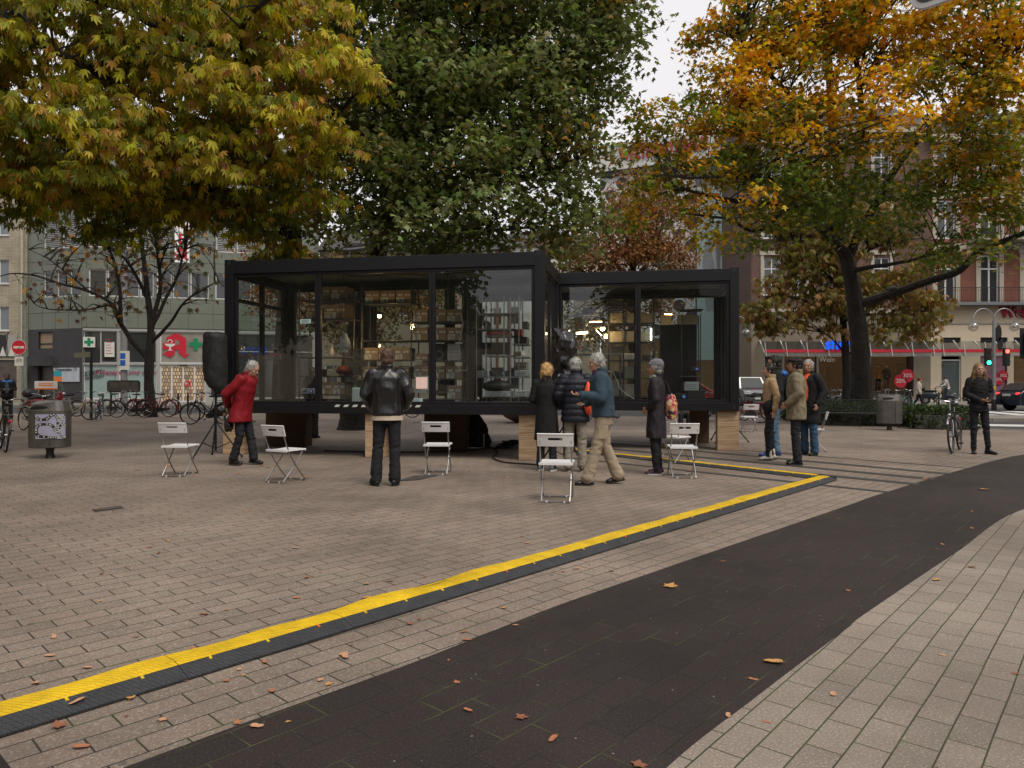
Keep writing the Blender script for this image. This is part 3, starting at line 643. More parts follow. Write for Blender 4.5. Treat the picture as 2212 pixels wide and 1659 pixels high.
# tube roll
a = KU(*z6(860, 1010), 1.7)
t = thing('poster_tube', 'long cardboard tube with a white end cap on the right end of the grid shelving', 'tube', LW(a[0], 1.7, a[1]), -CA)
MB().cyl((0, 0, 0), (.20, -.28, .0), .047, n=20).build('tube', M_card, t, smooth=True); MB().cyl((.2, -.28, 0), (.206, -.289, 0), .05, n=20).build('end_cap', M_paper, t)
# canister
a = KU(*z5(355, 1550), 1.0)
t = thing('canister', 'translucent white water canister with a green cap on the floor', 'canister', LW(a[0], 1.0, max(a[1], ZB+.121)), -CA)
MB().box((0, 0, .15), (.17, .17, .30)).build('body', mat('canister_plastic', (.42, .48, .46), .4), t, bevel=.03)
MB().cyl((-.03, 0, .295), (-.03, 0, .345), .028, n=14).build('cap', mat('green_cap', (.02, .25, .12), .4), t, smooth=True)
# bottles
for i, (x, y, hgt, r, lab) in enumerate([(95, 1235, .24, .032, 'tall clear bottle on the shelf beside the dark red bag'), (128, 1235, .16, .026, 'smaller clear bottle right of the tall one'), (75, 1025, .2, .05, 'white plastic jug on the shelf under the left lamp')]):
    a = KU(*z5(x, y), 1.8)
    m = glass_mat('bottle_glass', (.75, .82, .78), .1) if i < 2 else M_lg
    MB().lathe((0, 0, 0), [(r*.9, 0), (r, .01), (r, hgt*.6), (r*.4, hgt*.8), (r*.35, hgt)], 14).build('bottle', m, smooth=True)
    o = bpy.data.objects[[q.name for q in bpy.data.objects if q.name.startswith('bottle')][-1]]; o.location = LW(a[0], 1.8, a[1]); tag(o, lab, 'bottle')
# black rear partition between cabins (dark vertical wall seen behind the right pane)
a = KU(*z6(345, 1500), 1.95); b = KU(*z6(428, 500), 1.95)
t = MB().box((0, 0, (3.5-ZB-.13)/2), (.30, .5, 3.2-ZB-.13)).build('equipment_cabinet', M_black, bevel=.01); t.location = LW((a[0]+b[0])/2, 2.0, ZB+.13); t.rotation_euler = (0, 0, -CA)
MB().box((0, -.253, 1.1), (.26, .006, 2.0)).build('door', M_black, t, bevel=.002); tag(t, 'narrow tall black cabinet between the cartons and the grid shelving', 'cabinet')
# --- right cabin
WR = 4.1
for i, (zf, x0, x1, y0, y1, lab) in enumerate([
    (z7, 648, 803, 555, 683, 'blank carton, upper row left of the window bar, leftmost'), (z7, 808, 932, 555, 683, 'blank carton, upper row touching the window bar'), (z8, 5, 147, 560, 686, 'blank carton, upper row just right of the window bar'),
    (z7, 648, 803, 757, 878, 'blank carton, second row left of the window bar, leftmost'), (z7, 808, 932, 757, 878, 'blank carton, second row touching the window bar'), (z8, 5, 112, 757, 880, 'blank carton, second row beside the glowing tube'),
    (z7, 822, 932, 1152, 1280, 'blank carton above the lowest shelf, left of the woman with the grey cap'), (z7, 648, 803, 1342, 1474, 'blank carton on the lowest shelf behind the denim jacket'), (z7, 830, 932, 1342, 1474, 'blank carton on the lowest shelf at the window bar'),
    (z8, 228, 352, 576, 690, 'carton under the small warm strip lamp'), (z7, 648, 803, 400, 480, 'blank carton on the topmost shelf of the right cabin')]):
    carton(zf, x0, x1, y0, y1, None, lab, WR, True, grp='blank cartons in the right cabin')
s2 = lambda zf, x0, x1, y: sh(zf, x0, x1, y, WR-.03)
rack('shelf_rack', 'dark tube shelving with blank cartons in the set-back cabin', [uu(z7, 645, WR), uu(z7, 812, WR), uu(z8, 155, WR)], [WR-.03, WR+.45], 3.3,
     [s2(z7, 645, 960, 484)]+[(uu(z7, 645, WR), uu(z8, 155, WR), s2(z7, 640, 900, y)[2]) for y in (686, 882, 1085, 1284, 1476)])
rack('shelf_rack', 'low dark shelving at the right end of the set-back cabin', [uu(z8, 455, WR), uu(z8, 660, WR)], [WR-.2, WR+.3], 2.9,
     [(uu(z8, 440, WR), uu(z8, 690, WR), s2(z8, 440, 690, y)[2]) for y in (530, 1262)])
a = KU(*z8(215, 1500), 4.3); b = KU(*z8(625, 690), 4.3)
t = MB().box(((b[0]-a[0])/2, 0, (b[1]-ZB-.13)/2), (b[0]-a[0], .3, b[1]-ZB-.13)).build('tall_cabinet', mat('navy_black', (.012, .012, .018), .35), bevel=.01); t.location = LW(a[0], 4.35, ZB+.13); t.rotation_euler = (0, 0, -CA)
MB().box(((b[0]-a[0])/2, -.153, (b[1]-ZB)/2), (b[0]-a[0]-.06, .006, b[1]-ZB-.25)).build('door', M_black, t, bevel=.002); tag(t, 'tall blackish cabinet inside the right cabin left of the grey banner view', 'cabinet')
gear('printer', 'black printer on the floor at the right of the set-back cabin', 'printer', z8, 520, 722, 1415, 1535, 3.6, .35, M_dk, slots)
gear('loudspeaker', 'black box loudspeaker beside the printer', 'speaker', z8, 392, 515, 1445, 1520, 3.6, .3, M_dk, lensx)
gear('video_camera', 'small camera with round lens on the shelf at right of the set-back cabin', 'camera', z8, 560, 650, 1150, 1205, 3.9, .14, M_dk, lensx)
gear('white_box', 'small white box on the shelf at the window bar of the set-back cabin', 'box', z7, 820, 932, 1005, 1070, 3.9, .2, M_paper, slots)
# work table with lamps and a metal arm
a = KU(*z7(130, 1015), 3.7); b = KU(*z7(800, 1015), 3.7)
t = thing('work_table', 'long steel work table behind the wrapped speaker in the set-back cabin', 'table', LW(a[0], 3.7, ZB+.12), -CA)
MB().box(((b[0]-a[0])/2, .25, a[1]-ZB-.12), (b[0]-a[0], .6, .03)).build('tabletop', M_steel, t)
for x in (.05, b[0]-a[0]-.05):
    for y in (0, .5): MB().cyl((x, y, 0), (x, y, a[1]-ZB-.14), .02).build('leg', M_rod, t, smooth=True)
a0 = KU(*z7(385, 985), 3.8); a1 = KU(*z7(395, 690), 3.8)
t = thing('steel_column', 'pale steel column with a grey cover standing on the work table', 'column', LW(a0[0], 3.8, a0[1]), -CA)
MB().box((0, 0, (a1[1]-a0[1])/2), (.055, .055, a1[1]-a0[1])).build('post', M_steel, t); MB().ball((0, 0, a1[1]-a0[1]), .07, 12, 8, (1, 1, .7)).build('cover', M_lg, t, smooth=True)
MB().extr([(-.14, 0, 0.0), (.18, 0, 0), (.03, 0, .12)], (0, .02, 0)).build('bracket', M_steel, t)
lump('black_bag', 'black bag with cables hanging high before the green view', 'bag', z7, 430, 545, 3.6, (.17, .1, .09), M_dk, 21, amp=.4)
# lamps that are on
def bulb(zf, x, y, w_, lab, power=6, r=.035, col=(1., .62, .25)):
    u, z = KU(*zf(x, y), w_); t = thing('clamp_lamp', lab, 'lamp', LW(u, w_, z), -CA)
    MB().ball((0, 0, 0), r, 12, 8).build('bulb', mat('bulb_glow', (1, .8, .5), .3, emit=(1, .66, .30), estr=38), t, smooth=True)
    MB().lathe((0, 0, .02), [(.02, .07), (.03, .06), (.055, 0)], 14).build('shade', M_dk, t, smooth=True)
    MB().cyl((0, 0, .08), (.02, .02, ZT-.13-z), .004, n=6).build('cord', M_dk, t)
    ld = bpy.data.lights.new('lamp_light', 'POINT'); ld.energy = power; ld.color = col; ld.shadow_soft_size = .05
    lo_ = bpy.data.objects.new('lamp_light', ld); COL.objects.link(lo_); lo_.parent = t; lo_.location = (0, -.02, -.06)
bulb(z5, 190, 845, 1.3, 'glowing bulb at the left, over the white plastic bag')
bulb(z5, 602, 592, 1.3, 'glowing bulb above the head of the man in leather')
bulb(z7, 582, 730, 3.8, 'bright warm spot lamp over the work table', 9, .05)
def strip_lamp(zf, x0, y0, x1, y1, w_, lab, col=(1, .6, .2), es=14, th=.022):
    a = KU(*zf(x0, y0), w_); b = KU(*zf(x1, y1), w_); t = thing('strip_lamp', lab, 'lamp', LW(a[0], w_, a[1]), -CA)
    mm = mat('glow_%d_%d' % (int(col[1]*100), int(es)), (1, .8, .5), .4, emit=col, estr=es)
    MB().beam((0, 0, 0), (b[0]-a[0], 0, b[1]-a[1]), .03, th).build('tube', mm, t)
    MB().beam((0, 0, .0), (b[0]-a[0], 0, b[1]-a[1]), .05, .02).xf(lambda p: p+Vector((0, .0, th/2+.014))).build('housing', M_dk, t)
strip_lamp(z7, 440, 657, 572, 656, 3.9, 'warm strip lamp hanging below the black bag')
strip_lamp(z7, 290, 785, 418, 772, 3.7, 'wide warm lamp head left of the steel column', (1, .72, .38), 8, .05)
strip_lamp(z8, 270, 571, 353, 573, 3.8, 'small warm strip lamp at the right of the set-back cabin')
strip_lamp(z8, 122, 728, 122, 858, 3.9, 'white vertical tube light beside the right window bar', (.9, 1, .85), 9, .03)
strip_lamp(z7, 175, 795, 218, 748, 3.8, 'slanting small lamp right of the wrapped speaker', (1, .85, .6), 6)
strip_lamp(z7, 510, 745, 572, 808, 3.75, 'slanting small lamp under the bright spot lamp', (1, .85, .6), 6)
# lit screen behind the man in leather
a = KU(*z5(1000, 1400), 1.3); b = KU(*z5(1137, 1262), 1.3)
t = thing('small_monitor', 'small bright screen at the lower right of the middle pane', 'monitor', LW(a[0], 1.3, a[1]), -CA)
W, H = b[0]-a[0], b[1]-a[1]
MB().box((W/2, .02, H/2), (W+.03, .03, H+.03)).build('casing', M_lg, t, bevel=.008); MB().box((W/2, .003, H/2), (W-.02, .004, H-.02)).build('screen', mat('screen_on', (.2, .2, .2), .3, emit=(1., .62, .52), estr=.55, var=.4, vscale=14), t)
MB().box((W/2, .04, -.05), (W*.8, .14, .05)).build('base', M_lg, t)
# paper notes on the glass
for zf, x0, x1, y0, y1, w_, lab in [(z5, 943, 1080, 1500, 1550, .05, 'small bluish note stuck low on the middle pane'), (z4, 830, 950, 625, 675, .05, 'faint bluish note high on the left pane')]:
    a = KU(*zf(x0, y1), w_); b = KU(*zf(x1, y0), w_)
    t = MB().box(((b[0]-a[0])/2, 0, (b[1]-a[1])/2), (b[0]-a[0], .002, b[1]-a[1])).build('paper_note', mat('note_blue', (.36, .50, .50), .6)); t.location = LW(a[0], w_, a[1]); t.rotation_euler = (0, 0, -CA); tag(t, lab, 'note')
    s_ = MB()
    for k in range(3): s_.box(((b[0]-a[0])*.45, -.0015, (b[1]-a[1])*(.25+.24*k)), ((b[0]-a[0])*.6, .001, .006))
    s_.build('writing', M_ink, t)
# ceiling cables
for k, (u0, u1, w_) in enumerate([(-4.2, -1.9, .5), (-4.0, -.6, .9), (-2.5, -.4, 1.4)]):
    pts = [(u0, w_, ZT-.2)]+[(u0+(u1-u0)*i/8, w_+.03*math.sin(i*2), ZT-.19-.05*abs(math.sin(i*.9+k))) for i in range(1, 8)]+[(u1, w_, ZT-.2), (u1+.05, w_, ZT-.5), (u1+.04, w_+.02, ZT-.95)]
    o = MB().tube(pts, .012, 6).build('ceiling_cable', M_dk, smooth=True); o.location = LW(0, 0, 0); o.rotation_euler = (0, 0, -CA)
    tag(o, ['cable bundle along the ceiling above the left cartons', 'long cable sagging under the ceiling of the left cabin', 'cable dropping from the ceiling in the right pane'][k], 'cable')
for k, (u0, u1, w_) in enumerate([(.2, 2.2, 3.2), (.4, 2.5, 3.8)]):
    pts = [(u0+(u1-u0)*i/10, w_, ZT-.22-.28*math.sin(math.pi*i/10)*(.5+.5*k)) for i in range(11)]
    o = MB().tube(pts, .012, 6).build('ceiling_cable', M_dk, smooth=True); o.location = LW(0, 0, 0); o.rotation_euler = (0, 0, -CA)
    tag(o, ['front cable loop under the ceiling of the set-back cabin', 'deep cable loop under the ceiling of the set-back cabin'][k], 'cable')
a = [KU(*z6(x, y), 1.5) for x, y in ((262, 560), (285, 690), (240, 900), (262, 1050), (215, 1120), (250, 1190), (320, 1195), (330, 1150))]
o = MB().tube([(p[0], 1.5, p[1]) for p in a], .007, 6).build('white_cable', M_paper, smooth=True); o.location = LW(0, 0, 0); o.rotation_euler = (0, 0, -CA); tag(o, 'thin white cable hanging down beside cartons 20 to 27', 'cable')
a = [KU(*z7(x, y), 3.4) for x, y in ((640, 1200), (700, 1215), (740, 1310), (780, 1400), (850, 1460), (930, 1505))]
o = MB().tube([(p[0], 3.4, p[1]) for p in a], .007, 6).build('white_cable', M_paper, smooth=True); o.location = LW(0, 0, 0); o.rotation_euler = (0, 0, -CA); tag(o, 'thin white cable curving down behind the denim jacket', 'cable')
# ------------------------------------------------------------ trees
def leaf_shapes(kind):
    """leaf outline as triangles in unit space, stalk at origin, tip along +x; returns (verts, faces)"""
    if kind == 'maple':      # five pointed lobes
        a = [(0, 0), (.15, -.32), (.30, -.22), (.52, -.5), (.55, -.18), (1.0, 0), (.55, .18), (.52, .5), (.30, .22), (.15, .32)]
        v = [(x, y, -.16*abs(y)-.10*x*x) for x, y in a]+[(.38, 0, .03)]
        return v, [(10, i, (i+1) % 10) for i in range(10)]
    if kind == 'chestnut':   # five fingered leaflets
        v = []; f = []
        for ang, l in ((-66, .66), (-32, .9), (0, 1.0), (32, .9), (66, .66)):
            c, s = math.cos(R(ang)), math.sin(R(ang)); o = len(v); wd = .15*l
            for x, y in ((0, 0), (.55*l, -wd), (l, 0), (.55*l, wd)):
                v.append((x*c-y*s, x*s+y*c, -.62*(x**1.7)))
            f += [(o, o+1, o+2), (o, o+2, o+3)]
        return v, f
    if kind == 'simple':
        v = [(0, 0, 0), (.5, -.36, -.05), (1, 0, -.2), (.5, .36, -.05)]
        return v, [(0, 1, 2), (0, 2, 3)]
def make_leaves(name, centers, size, cols, kind, parent, droop=.5, spread=.75, sizevar=.3, mat_=None):
    """one crown mesh of leaves at the given points; cols (n,3)"""
    n = len(centers); v, f = leaf_shapes(kind); v = np.array(v, float); f = np.array(f, int)
    az = RNG.uniform(0, 2*np.pi, n); pitch = droop+RNG.normal(0, .35, n); roll = RNG.normal(0, spread*.6, n)
    s = size*(1+RNG.uniform(-sizevar, sizevar, n))
    # axes
    x = np.stack([np.cos(az)*np.cos(pitch), np.sin(az)*np.cos(pitch), -np.sin(pitch)], 1)
    y = np.stack([-np.sin(az), np.cos(az), np.zeros(n)], 1); z = np.cross(x, y)
    y2 = y*np.cos(roll)[:, None]+z*np.sin(roll)[:, None]; z2 = np.cross(x, y2)
    V = centers[:, None, :]+s[:, None, None]*(v[None, :, 0:1]*x[:, None, :]+v[None, :, 1:2]*y2[:, None, :]+v[None, :, 2:3]*z2[:, None, :])
    V = V.reshape(-1, 3); F = (f[None]+(np.arange(n)*len(v))[:, None, None]).reshape(-1, 3)
    me = bpy.data.meshes.new(name); me.vertices.add(len(V)); me.vertices.foreach_set('co', V.astype(np.float32).ravel())
    me.loops.add(len(F)*3); me.loops.foreach_set('vertex_index', F.astype(np.int32).ravel())
    me.polygons.add(len(F)); me.polygons.foreach_set('loop_start', np.arange(0, len(F)*3, 3, dtype=np.int32))
    me.update(calc_edges=True)
    c = np.ones((len(F), 4), np.float32); c[:, :3] = np.repeat(cols, len(f), 0)
    at = me.attributes.new('leafcol', 'FLOAT_COLOR', 'FACE'); at.data.foreach_set('color', c.ravel())
    me.materials.append(mat_ or leaf_mat('autumn_leaf'))
    o = bpy.data.objects.new(name, me); COL.objects.link(o); o.parent = parent; return o
def limb_tube(mb, pts, r0, r1, n=9, wob=.0, seed=0):
    pts = smooth_pts(pts, 5); k = len(pts)
    rs = [r0+(r1-r0)*(i/(k-1))**.8 for i in range(k)]
    pts = [p+Vector((noise.noise(p*1.3+Vector((seed, 0, 0))), noise.noise(p*1.3+Vector((0, seed, 9))), noise.noise(p*1.3+Vector((7, 0, seed)))))*wob for p in pts]
    mb.tube(pts, rs, n); return pts
def smooth_pts(pts, n=5):
    P_ = [Vector(p) for p in pts]; P_ = [P_[0]*2-P_[1]]+P_+[P_[-1]*2-P_[-2]]; o = []
    for i in range(1, len(P_)-2):
        a, b, c, d = P_[i-1:i+3]
        for k in range(n):
            t = k/n; o.append(.5*((2*b)+(c-a)*t+(2*a-5*b+4*c-d)*t*t+(3*b-a-3*c+d)*t**3))
    o.append(P_[-2]); return o
def blobs_to_clumps(blobs, dens):
    """blobs: (centre, rx, ry, rz, palette weight). scatter clump centres inside each"""
    out = []
    for b in blobs:
        c, rx, ry, rz_ = b[0], b[1], b[2], b[3]; pal = b[4] if len(b) > 4 else None
        n = max(3, int(dens*rx*ry*rz_*4.19))
        for _ in range(n):
            while True:
                p = RNG.uniform(-1, 1, 3)
                r = np.linalg.norm(p)
                if .25 < r < 1: break
            out.append((np.array(c)+p*np.array([rx, ry, rz_]), pal))
    return out
def pick_cols(n, base, var, accents=()):
    c = np.array(base)[None]*(1+RNG.normal(0, var, (n, 1)))
    c = c*(1+RNG.normal(0, .10, (n, 3)))
    for col, prob in accents:
        m = RNG.uniform(size=n) < prob; c[m] = np.array(col)*(1+RNG.normal(0, .15, (m.sum(), 1)))
    return np.clip(c, .004, .8)
def tree(name, label, trunk, limbs, blobs, dens, per, cl, size, kind, palettes, droop=.5, flat=.45, mbark=None, twigs=True, group=None, twr=.016, down=None, spread=.75):
    """trunk: (pts, r0, r1); limbs: list of (pts, r0, r1); clumps scattered in blobs; per leaves per clump of radius cl"""
    trunk = ([Vector(q) for q in trunk[0]],)+tuple(trunk[1:]); trunk[0][0].z = 0.; base = trunk[0][0]; t = thing(name, label, 'tree', (0, 0, 0), 0, group)
    mb = MB(); allp = []
    tp_ = smooth_pts(trunk[0], 14); o_ = len(mb.v); mb.tube(tp_, [trunk[1]+(trunk[2]-trunk[1])*(i/(len(tp_)-1))**.8 for i in range(len(tp_))], 26)
    for i in range(o_, len(mb.v)):
        v = Vector(mb.v[i]); c_ = tp_[min((i-o_)//26, len(tp_)-1)]; r_ = v-c_; k_ = noise.noise(Vector((r_.x*9/trunk[1]*.35, r_.y*9/trunk[1]*.35, v.z*1.1)))*.16+noise.noise(v*2.2)*.10; mb.v[i] = tuple(c_+r_*(1+k_))
    mb.tube([Vector(trunk[0][0])+Vector((0, 0, z_)) for z_ in (-.05, .1, .35)], [trunk[1]*1.3, trunk[1]*1.12, trunk[1]*1.0], 14)
    for i, (p, r0, r1) in enumerate(limbs): allp += limb_tube(mb, p, r0, r1, 8, .06, i*3.1)
    allp += [Vector(q) for q in trunk[0][1:]]
    clumps = blobs_to_clumps(blobs, dens)
    A_ = np.array([tuple(q) for q in allp])
    cen = []; cols = []
    for i, (c, pal) in enumerate(clumps):
        d = np.linalg.norm(A_-c, axis=1)+np.maximum(0, A_[:, 2]-c[2])*1.2; j = int(RNG.choice(np.argsort(d)[:7])); q = A_[j]
        if twigs:
            mid = (q+c)/2+np.array([0, 0, .10*d[j]]); pts = smooth_pts([q, mid, c], 3)
            L_ = float(np.linalg.norm(q-c)); mb.tube(pts, [twr*(.55+.5*L_)*(1-.7*k/(len(pts)-1)) for k in range(len(pts))], 4, cap=False)
            for _ in range(3):
                e = c+RNG.normal(0, cl*.5, 3)*np.array([1, 1, flat]); mb.tube([c, (np.array(c)+e)/2+np.array([0, 0, .03]), e], [twr*.35, twr*.25, twr*.1], 3, cap=False)
        n = int(per*RNG.uniform(.6, 1.4))
        p = RNG.normal(0, .5, (n, 3)); rr = np.linalg.norm(p, axis=1, keepdims=True); p = p/np.maximum(rr, 1e-3)*np.minimum(rr, 1.15)
        off = p*np.array([cl, cl, cl*flat]); off[:, 2] -= .35*(off[:, 0]**2+off[:, 1]**2)/cl    # pads droop at their rim
        cen.append(np.array(c)+off)
        pl = palettes[pal] if pal is not None else palettes[0]
        wt = np.array([x[0] for x in pl], float); k = RNG.choice(len(pl), p=wt/wt.sum()); _, b, v_, acc = pl[k]
        cols.append(pick_cols(n, b, v_, acc))
    mb.build('trunk', mbark or M_bark, t, smooth=True, fix=False)
    make_leaves('crown', np.concatenate(cen), size, np.concatenate(cols), kind, t, droop, spread); return t
def B_(x, y, Y, rx, ry, rz_, pal=0):
    """crown mass centred where the photo shows it, rx/rz in view px, ry in metres"""
    p = P(x, y, Y); k = Y/FPX; return (tuple(p), rx*k, ry, rz_*k, pal)
def PL(*q): return [P(*a) for a in q]
GR1 = (.050, .068, .012); YG = (.52, .48, .04); OC = (.50, .28, .06); BR = (.24, .11, .045)
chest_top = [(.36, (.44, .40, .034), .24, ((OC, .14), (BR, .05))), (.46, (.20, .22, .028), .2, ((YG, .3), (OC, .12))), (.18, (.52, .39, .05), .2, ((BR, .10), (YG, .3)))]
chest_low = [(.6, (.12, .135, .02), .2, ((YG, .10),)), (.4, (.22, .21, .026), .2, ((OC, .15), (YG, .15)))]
# big chestnut whose crown hangs towards the camera at upper left
tree('chestnut_tree', 'big yellowing horse chestnut whose drooping crown fills the upper left, in front of the cabin',
     (PL((612, 905, 18.4), (618, 700, 18.4), (632, 520, 18.2), (606, 380, 17.6), (560, 250, 17), (520, 60, 16.4), (470, -200, 16)), .30, .10),
     [(PL((630, 500, 18.2), (540, 440, 17.2), (430, 380, 16), (300, 330, 14.6), (150, 290, 13.6), (0, 240, 13), (-150, 240, 12.6)), .14, .03),
      (PL((606, 380, 17.6), (500, 300, 16.5), (380, 240, 14.8), (250, 180, 13.2), (80, 90, 12), (-60, 30, 11.4)), .14, .03),
      (PL((470, 130, 16.2), (590, 20, 15.5), (680, -80, 15)), .11, .03),
      (PL((632, 500, 18.2), (560, 505, 17), (480, 450, 16), (400, 420, 15)), .10, .03),
      (PL((606, 380, 17.6), (660, 300, 16.2), (730, 240, 15), (790, 190, 14.2)), .10, .02),
      (PL((590, 300, 17), (480, 150, 15), (350, 60, 13.6), (200, 0, 12.4)), .12, .03),
      (PL((560, 250, 17), (540, 150, 14.8), (520, 60, 13.4), (600, -20, 12.6)), .11, .03)],
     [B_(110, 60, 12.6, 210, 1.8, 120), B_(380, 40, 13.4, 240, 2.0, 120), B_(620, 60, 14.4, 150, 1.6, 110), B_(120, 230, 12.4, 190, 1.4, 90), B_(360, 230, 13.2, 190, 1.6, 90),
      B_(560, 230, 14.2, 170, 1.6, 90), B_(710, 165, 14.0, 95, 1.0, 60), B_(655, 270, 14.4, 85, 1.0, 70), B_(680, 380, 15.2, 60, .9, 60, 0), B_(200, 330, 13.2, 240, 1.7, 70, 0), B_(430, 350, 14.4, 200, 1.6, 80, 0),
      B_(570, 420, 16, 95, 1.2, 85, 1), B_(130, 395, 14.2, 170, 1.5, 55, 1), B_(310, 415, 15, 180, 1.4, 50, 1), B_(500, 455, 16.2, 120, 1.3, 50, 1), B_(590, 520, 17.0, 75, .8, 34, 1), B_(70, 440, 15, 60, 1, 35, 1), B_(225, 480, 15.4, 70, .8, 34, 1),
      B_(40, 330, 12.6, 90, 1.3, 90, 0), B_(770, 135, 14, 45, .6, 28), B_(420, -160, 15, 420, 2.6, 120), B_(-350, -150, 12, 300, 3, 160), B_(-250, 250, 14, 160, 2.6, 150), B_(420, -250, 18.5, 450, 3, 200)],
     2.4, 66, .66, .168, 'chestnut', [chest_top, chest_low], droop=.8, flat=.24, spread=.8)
# plane tree in the middle
pl_a = [(.38, (.175, .21, .060), .22, (((.24, .25, .12), .12), ((.26, .19, .07), .05))), (.34, (.125, .155, .045), .2, ()), (.2, (.27, .32, .13), .2, (((.15, .15, .06), .2),)), (.08, (.18, .16, .05), .2, ((OC, .1),))]
tree('plane_tree', 'large green plane tree rising behind the middle of the cabins',
     (PL((765, 905, 21), (768, 760, 21), (800, 600, 20.8), (850, 420, 20.5), (900, 240, 20), (930, 40, 20), (960, -200, 20)), .42, .12),
     [(PL((850, 420, 20.5), (920, 240, 19.8), (1004, 154, 19.4), (1090, 132, 19), (1215, 122, 18.6), (1330, 60, 18.6)), .16, .04),
      (PL((820, 520, 20.7), (930, 440, 19.8), (1050, 400, 19), (1180, 370, 18.5), (1280, 330, 18.5)), .15, .04),
      (PL((860, 400, 20.5), (790, 260, 20), (740, 120, 19.6), (720, -30, 19.4)), .14, .04),
      (PL((900, 240, 20), (1010, 60, 20), (1120, -40, 20)), .14, .04), (PL((820, 520, 20.7), (720, 440, 20), (680, 400, 19.6)), .1, .03),
      (PL((930, 440, 19.8), (960, 500, 18.6), (1040, 500, 18.0), (1150, 490, 18)), .09, .03), (PL((1180, 370, 18.5), (1250, 430, 18.6), (1290, 480, 18.8)), .07, .02)],
     [B_(820, 60, 19, 160, 2.6, 120), B_(1020, 50, 19, 180, 2.6, 120), B_(1210, 45, 19, 170, 2.4, 90), B_(1330, 50, 19, 95, 1.6, 65), B_(900, 220, 18.6, 170, 2.4, 110), B_(1090, 200, 18.6, 170, 2.4, 90),
      B_(1240, 190, 18.8, 95, 2, 90), B_(1265, 130, 18.8, 90, 1.6, 60), B_(770, 260, 19, 120, 1.8, 100), B_(850, 370, 18.2, 140, 2, 80), B_(1010, 340, 17.8, 150, 2, 80), B_(1160, 340, 18.4, 120, 1.8, 75), B_(1250, 320, 18.6, 70, 1.4, 60),
      B_(780, 470, 18.4, 120, 1.6, 65), B_(930, 470, 17.8, 130, 1.6, 60), B_(1070, 460, 17.8, 120, 1.6, 65), B_(1190, 450, 18.4, 95, 1.4, 80), B_(1250, 480, 18.8, 50, 1.0, 60), B_(720, 390, 18.6, 70, 1.4, 80), B_(1000, -140, 19, 420, 3, 100), B_(900, 525, 18.4, 200, 1.2, 24)],
     1.85, 88, .80, .18, 'maple', [pl_a], droop=.55, flat=.6)
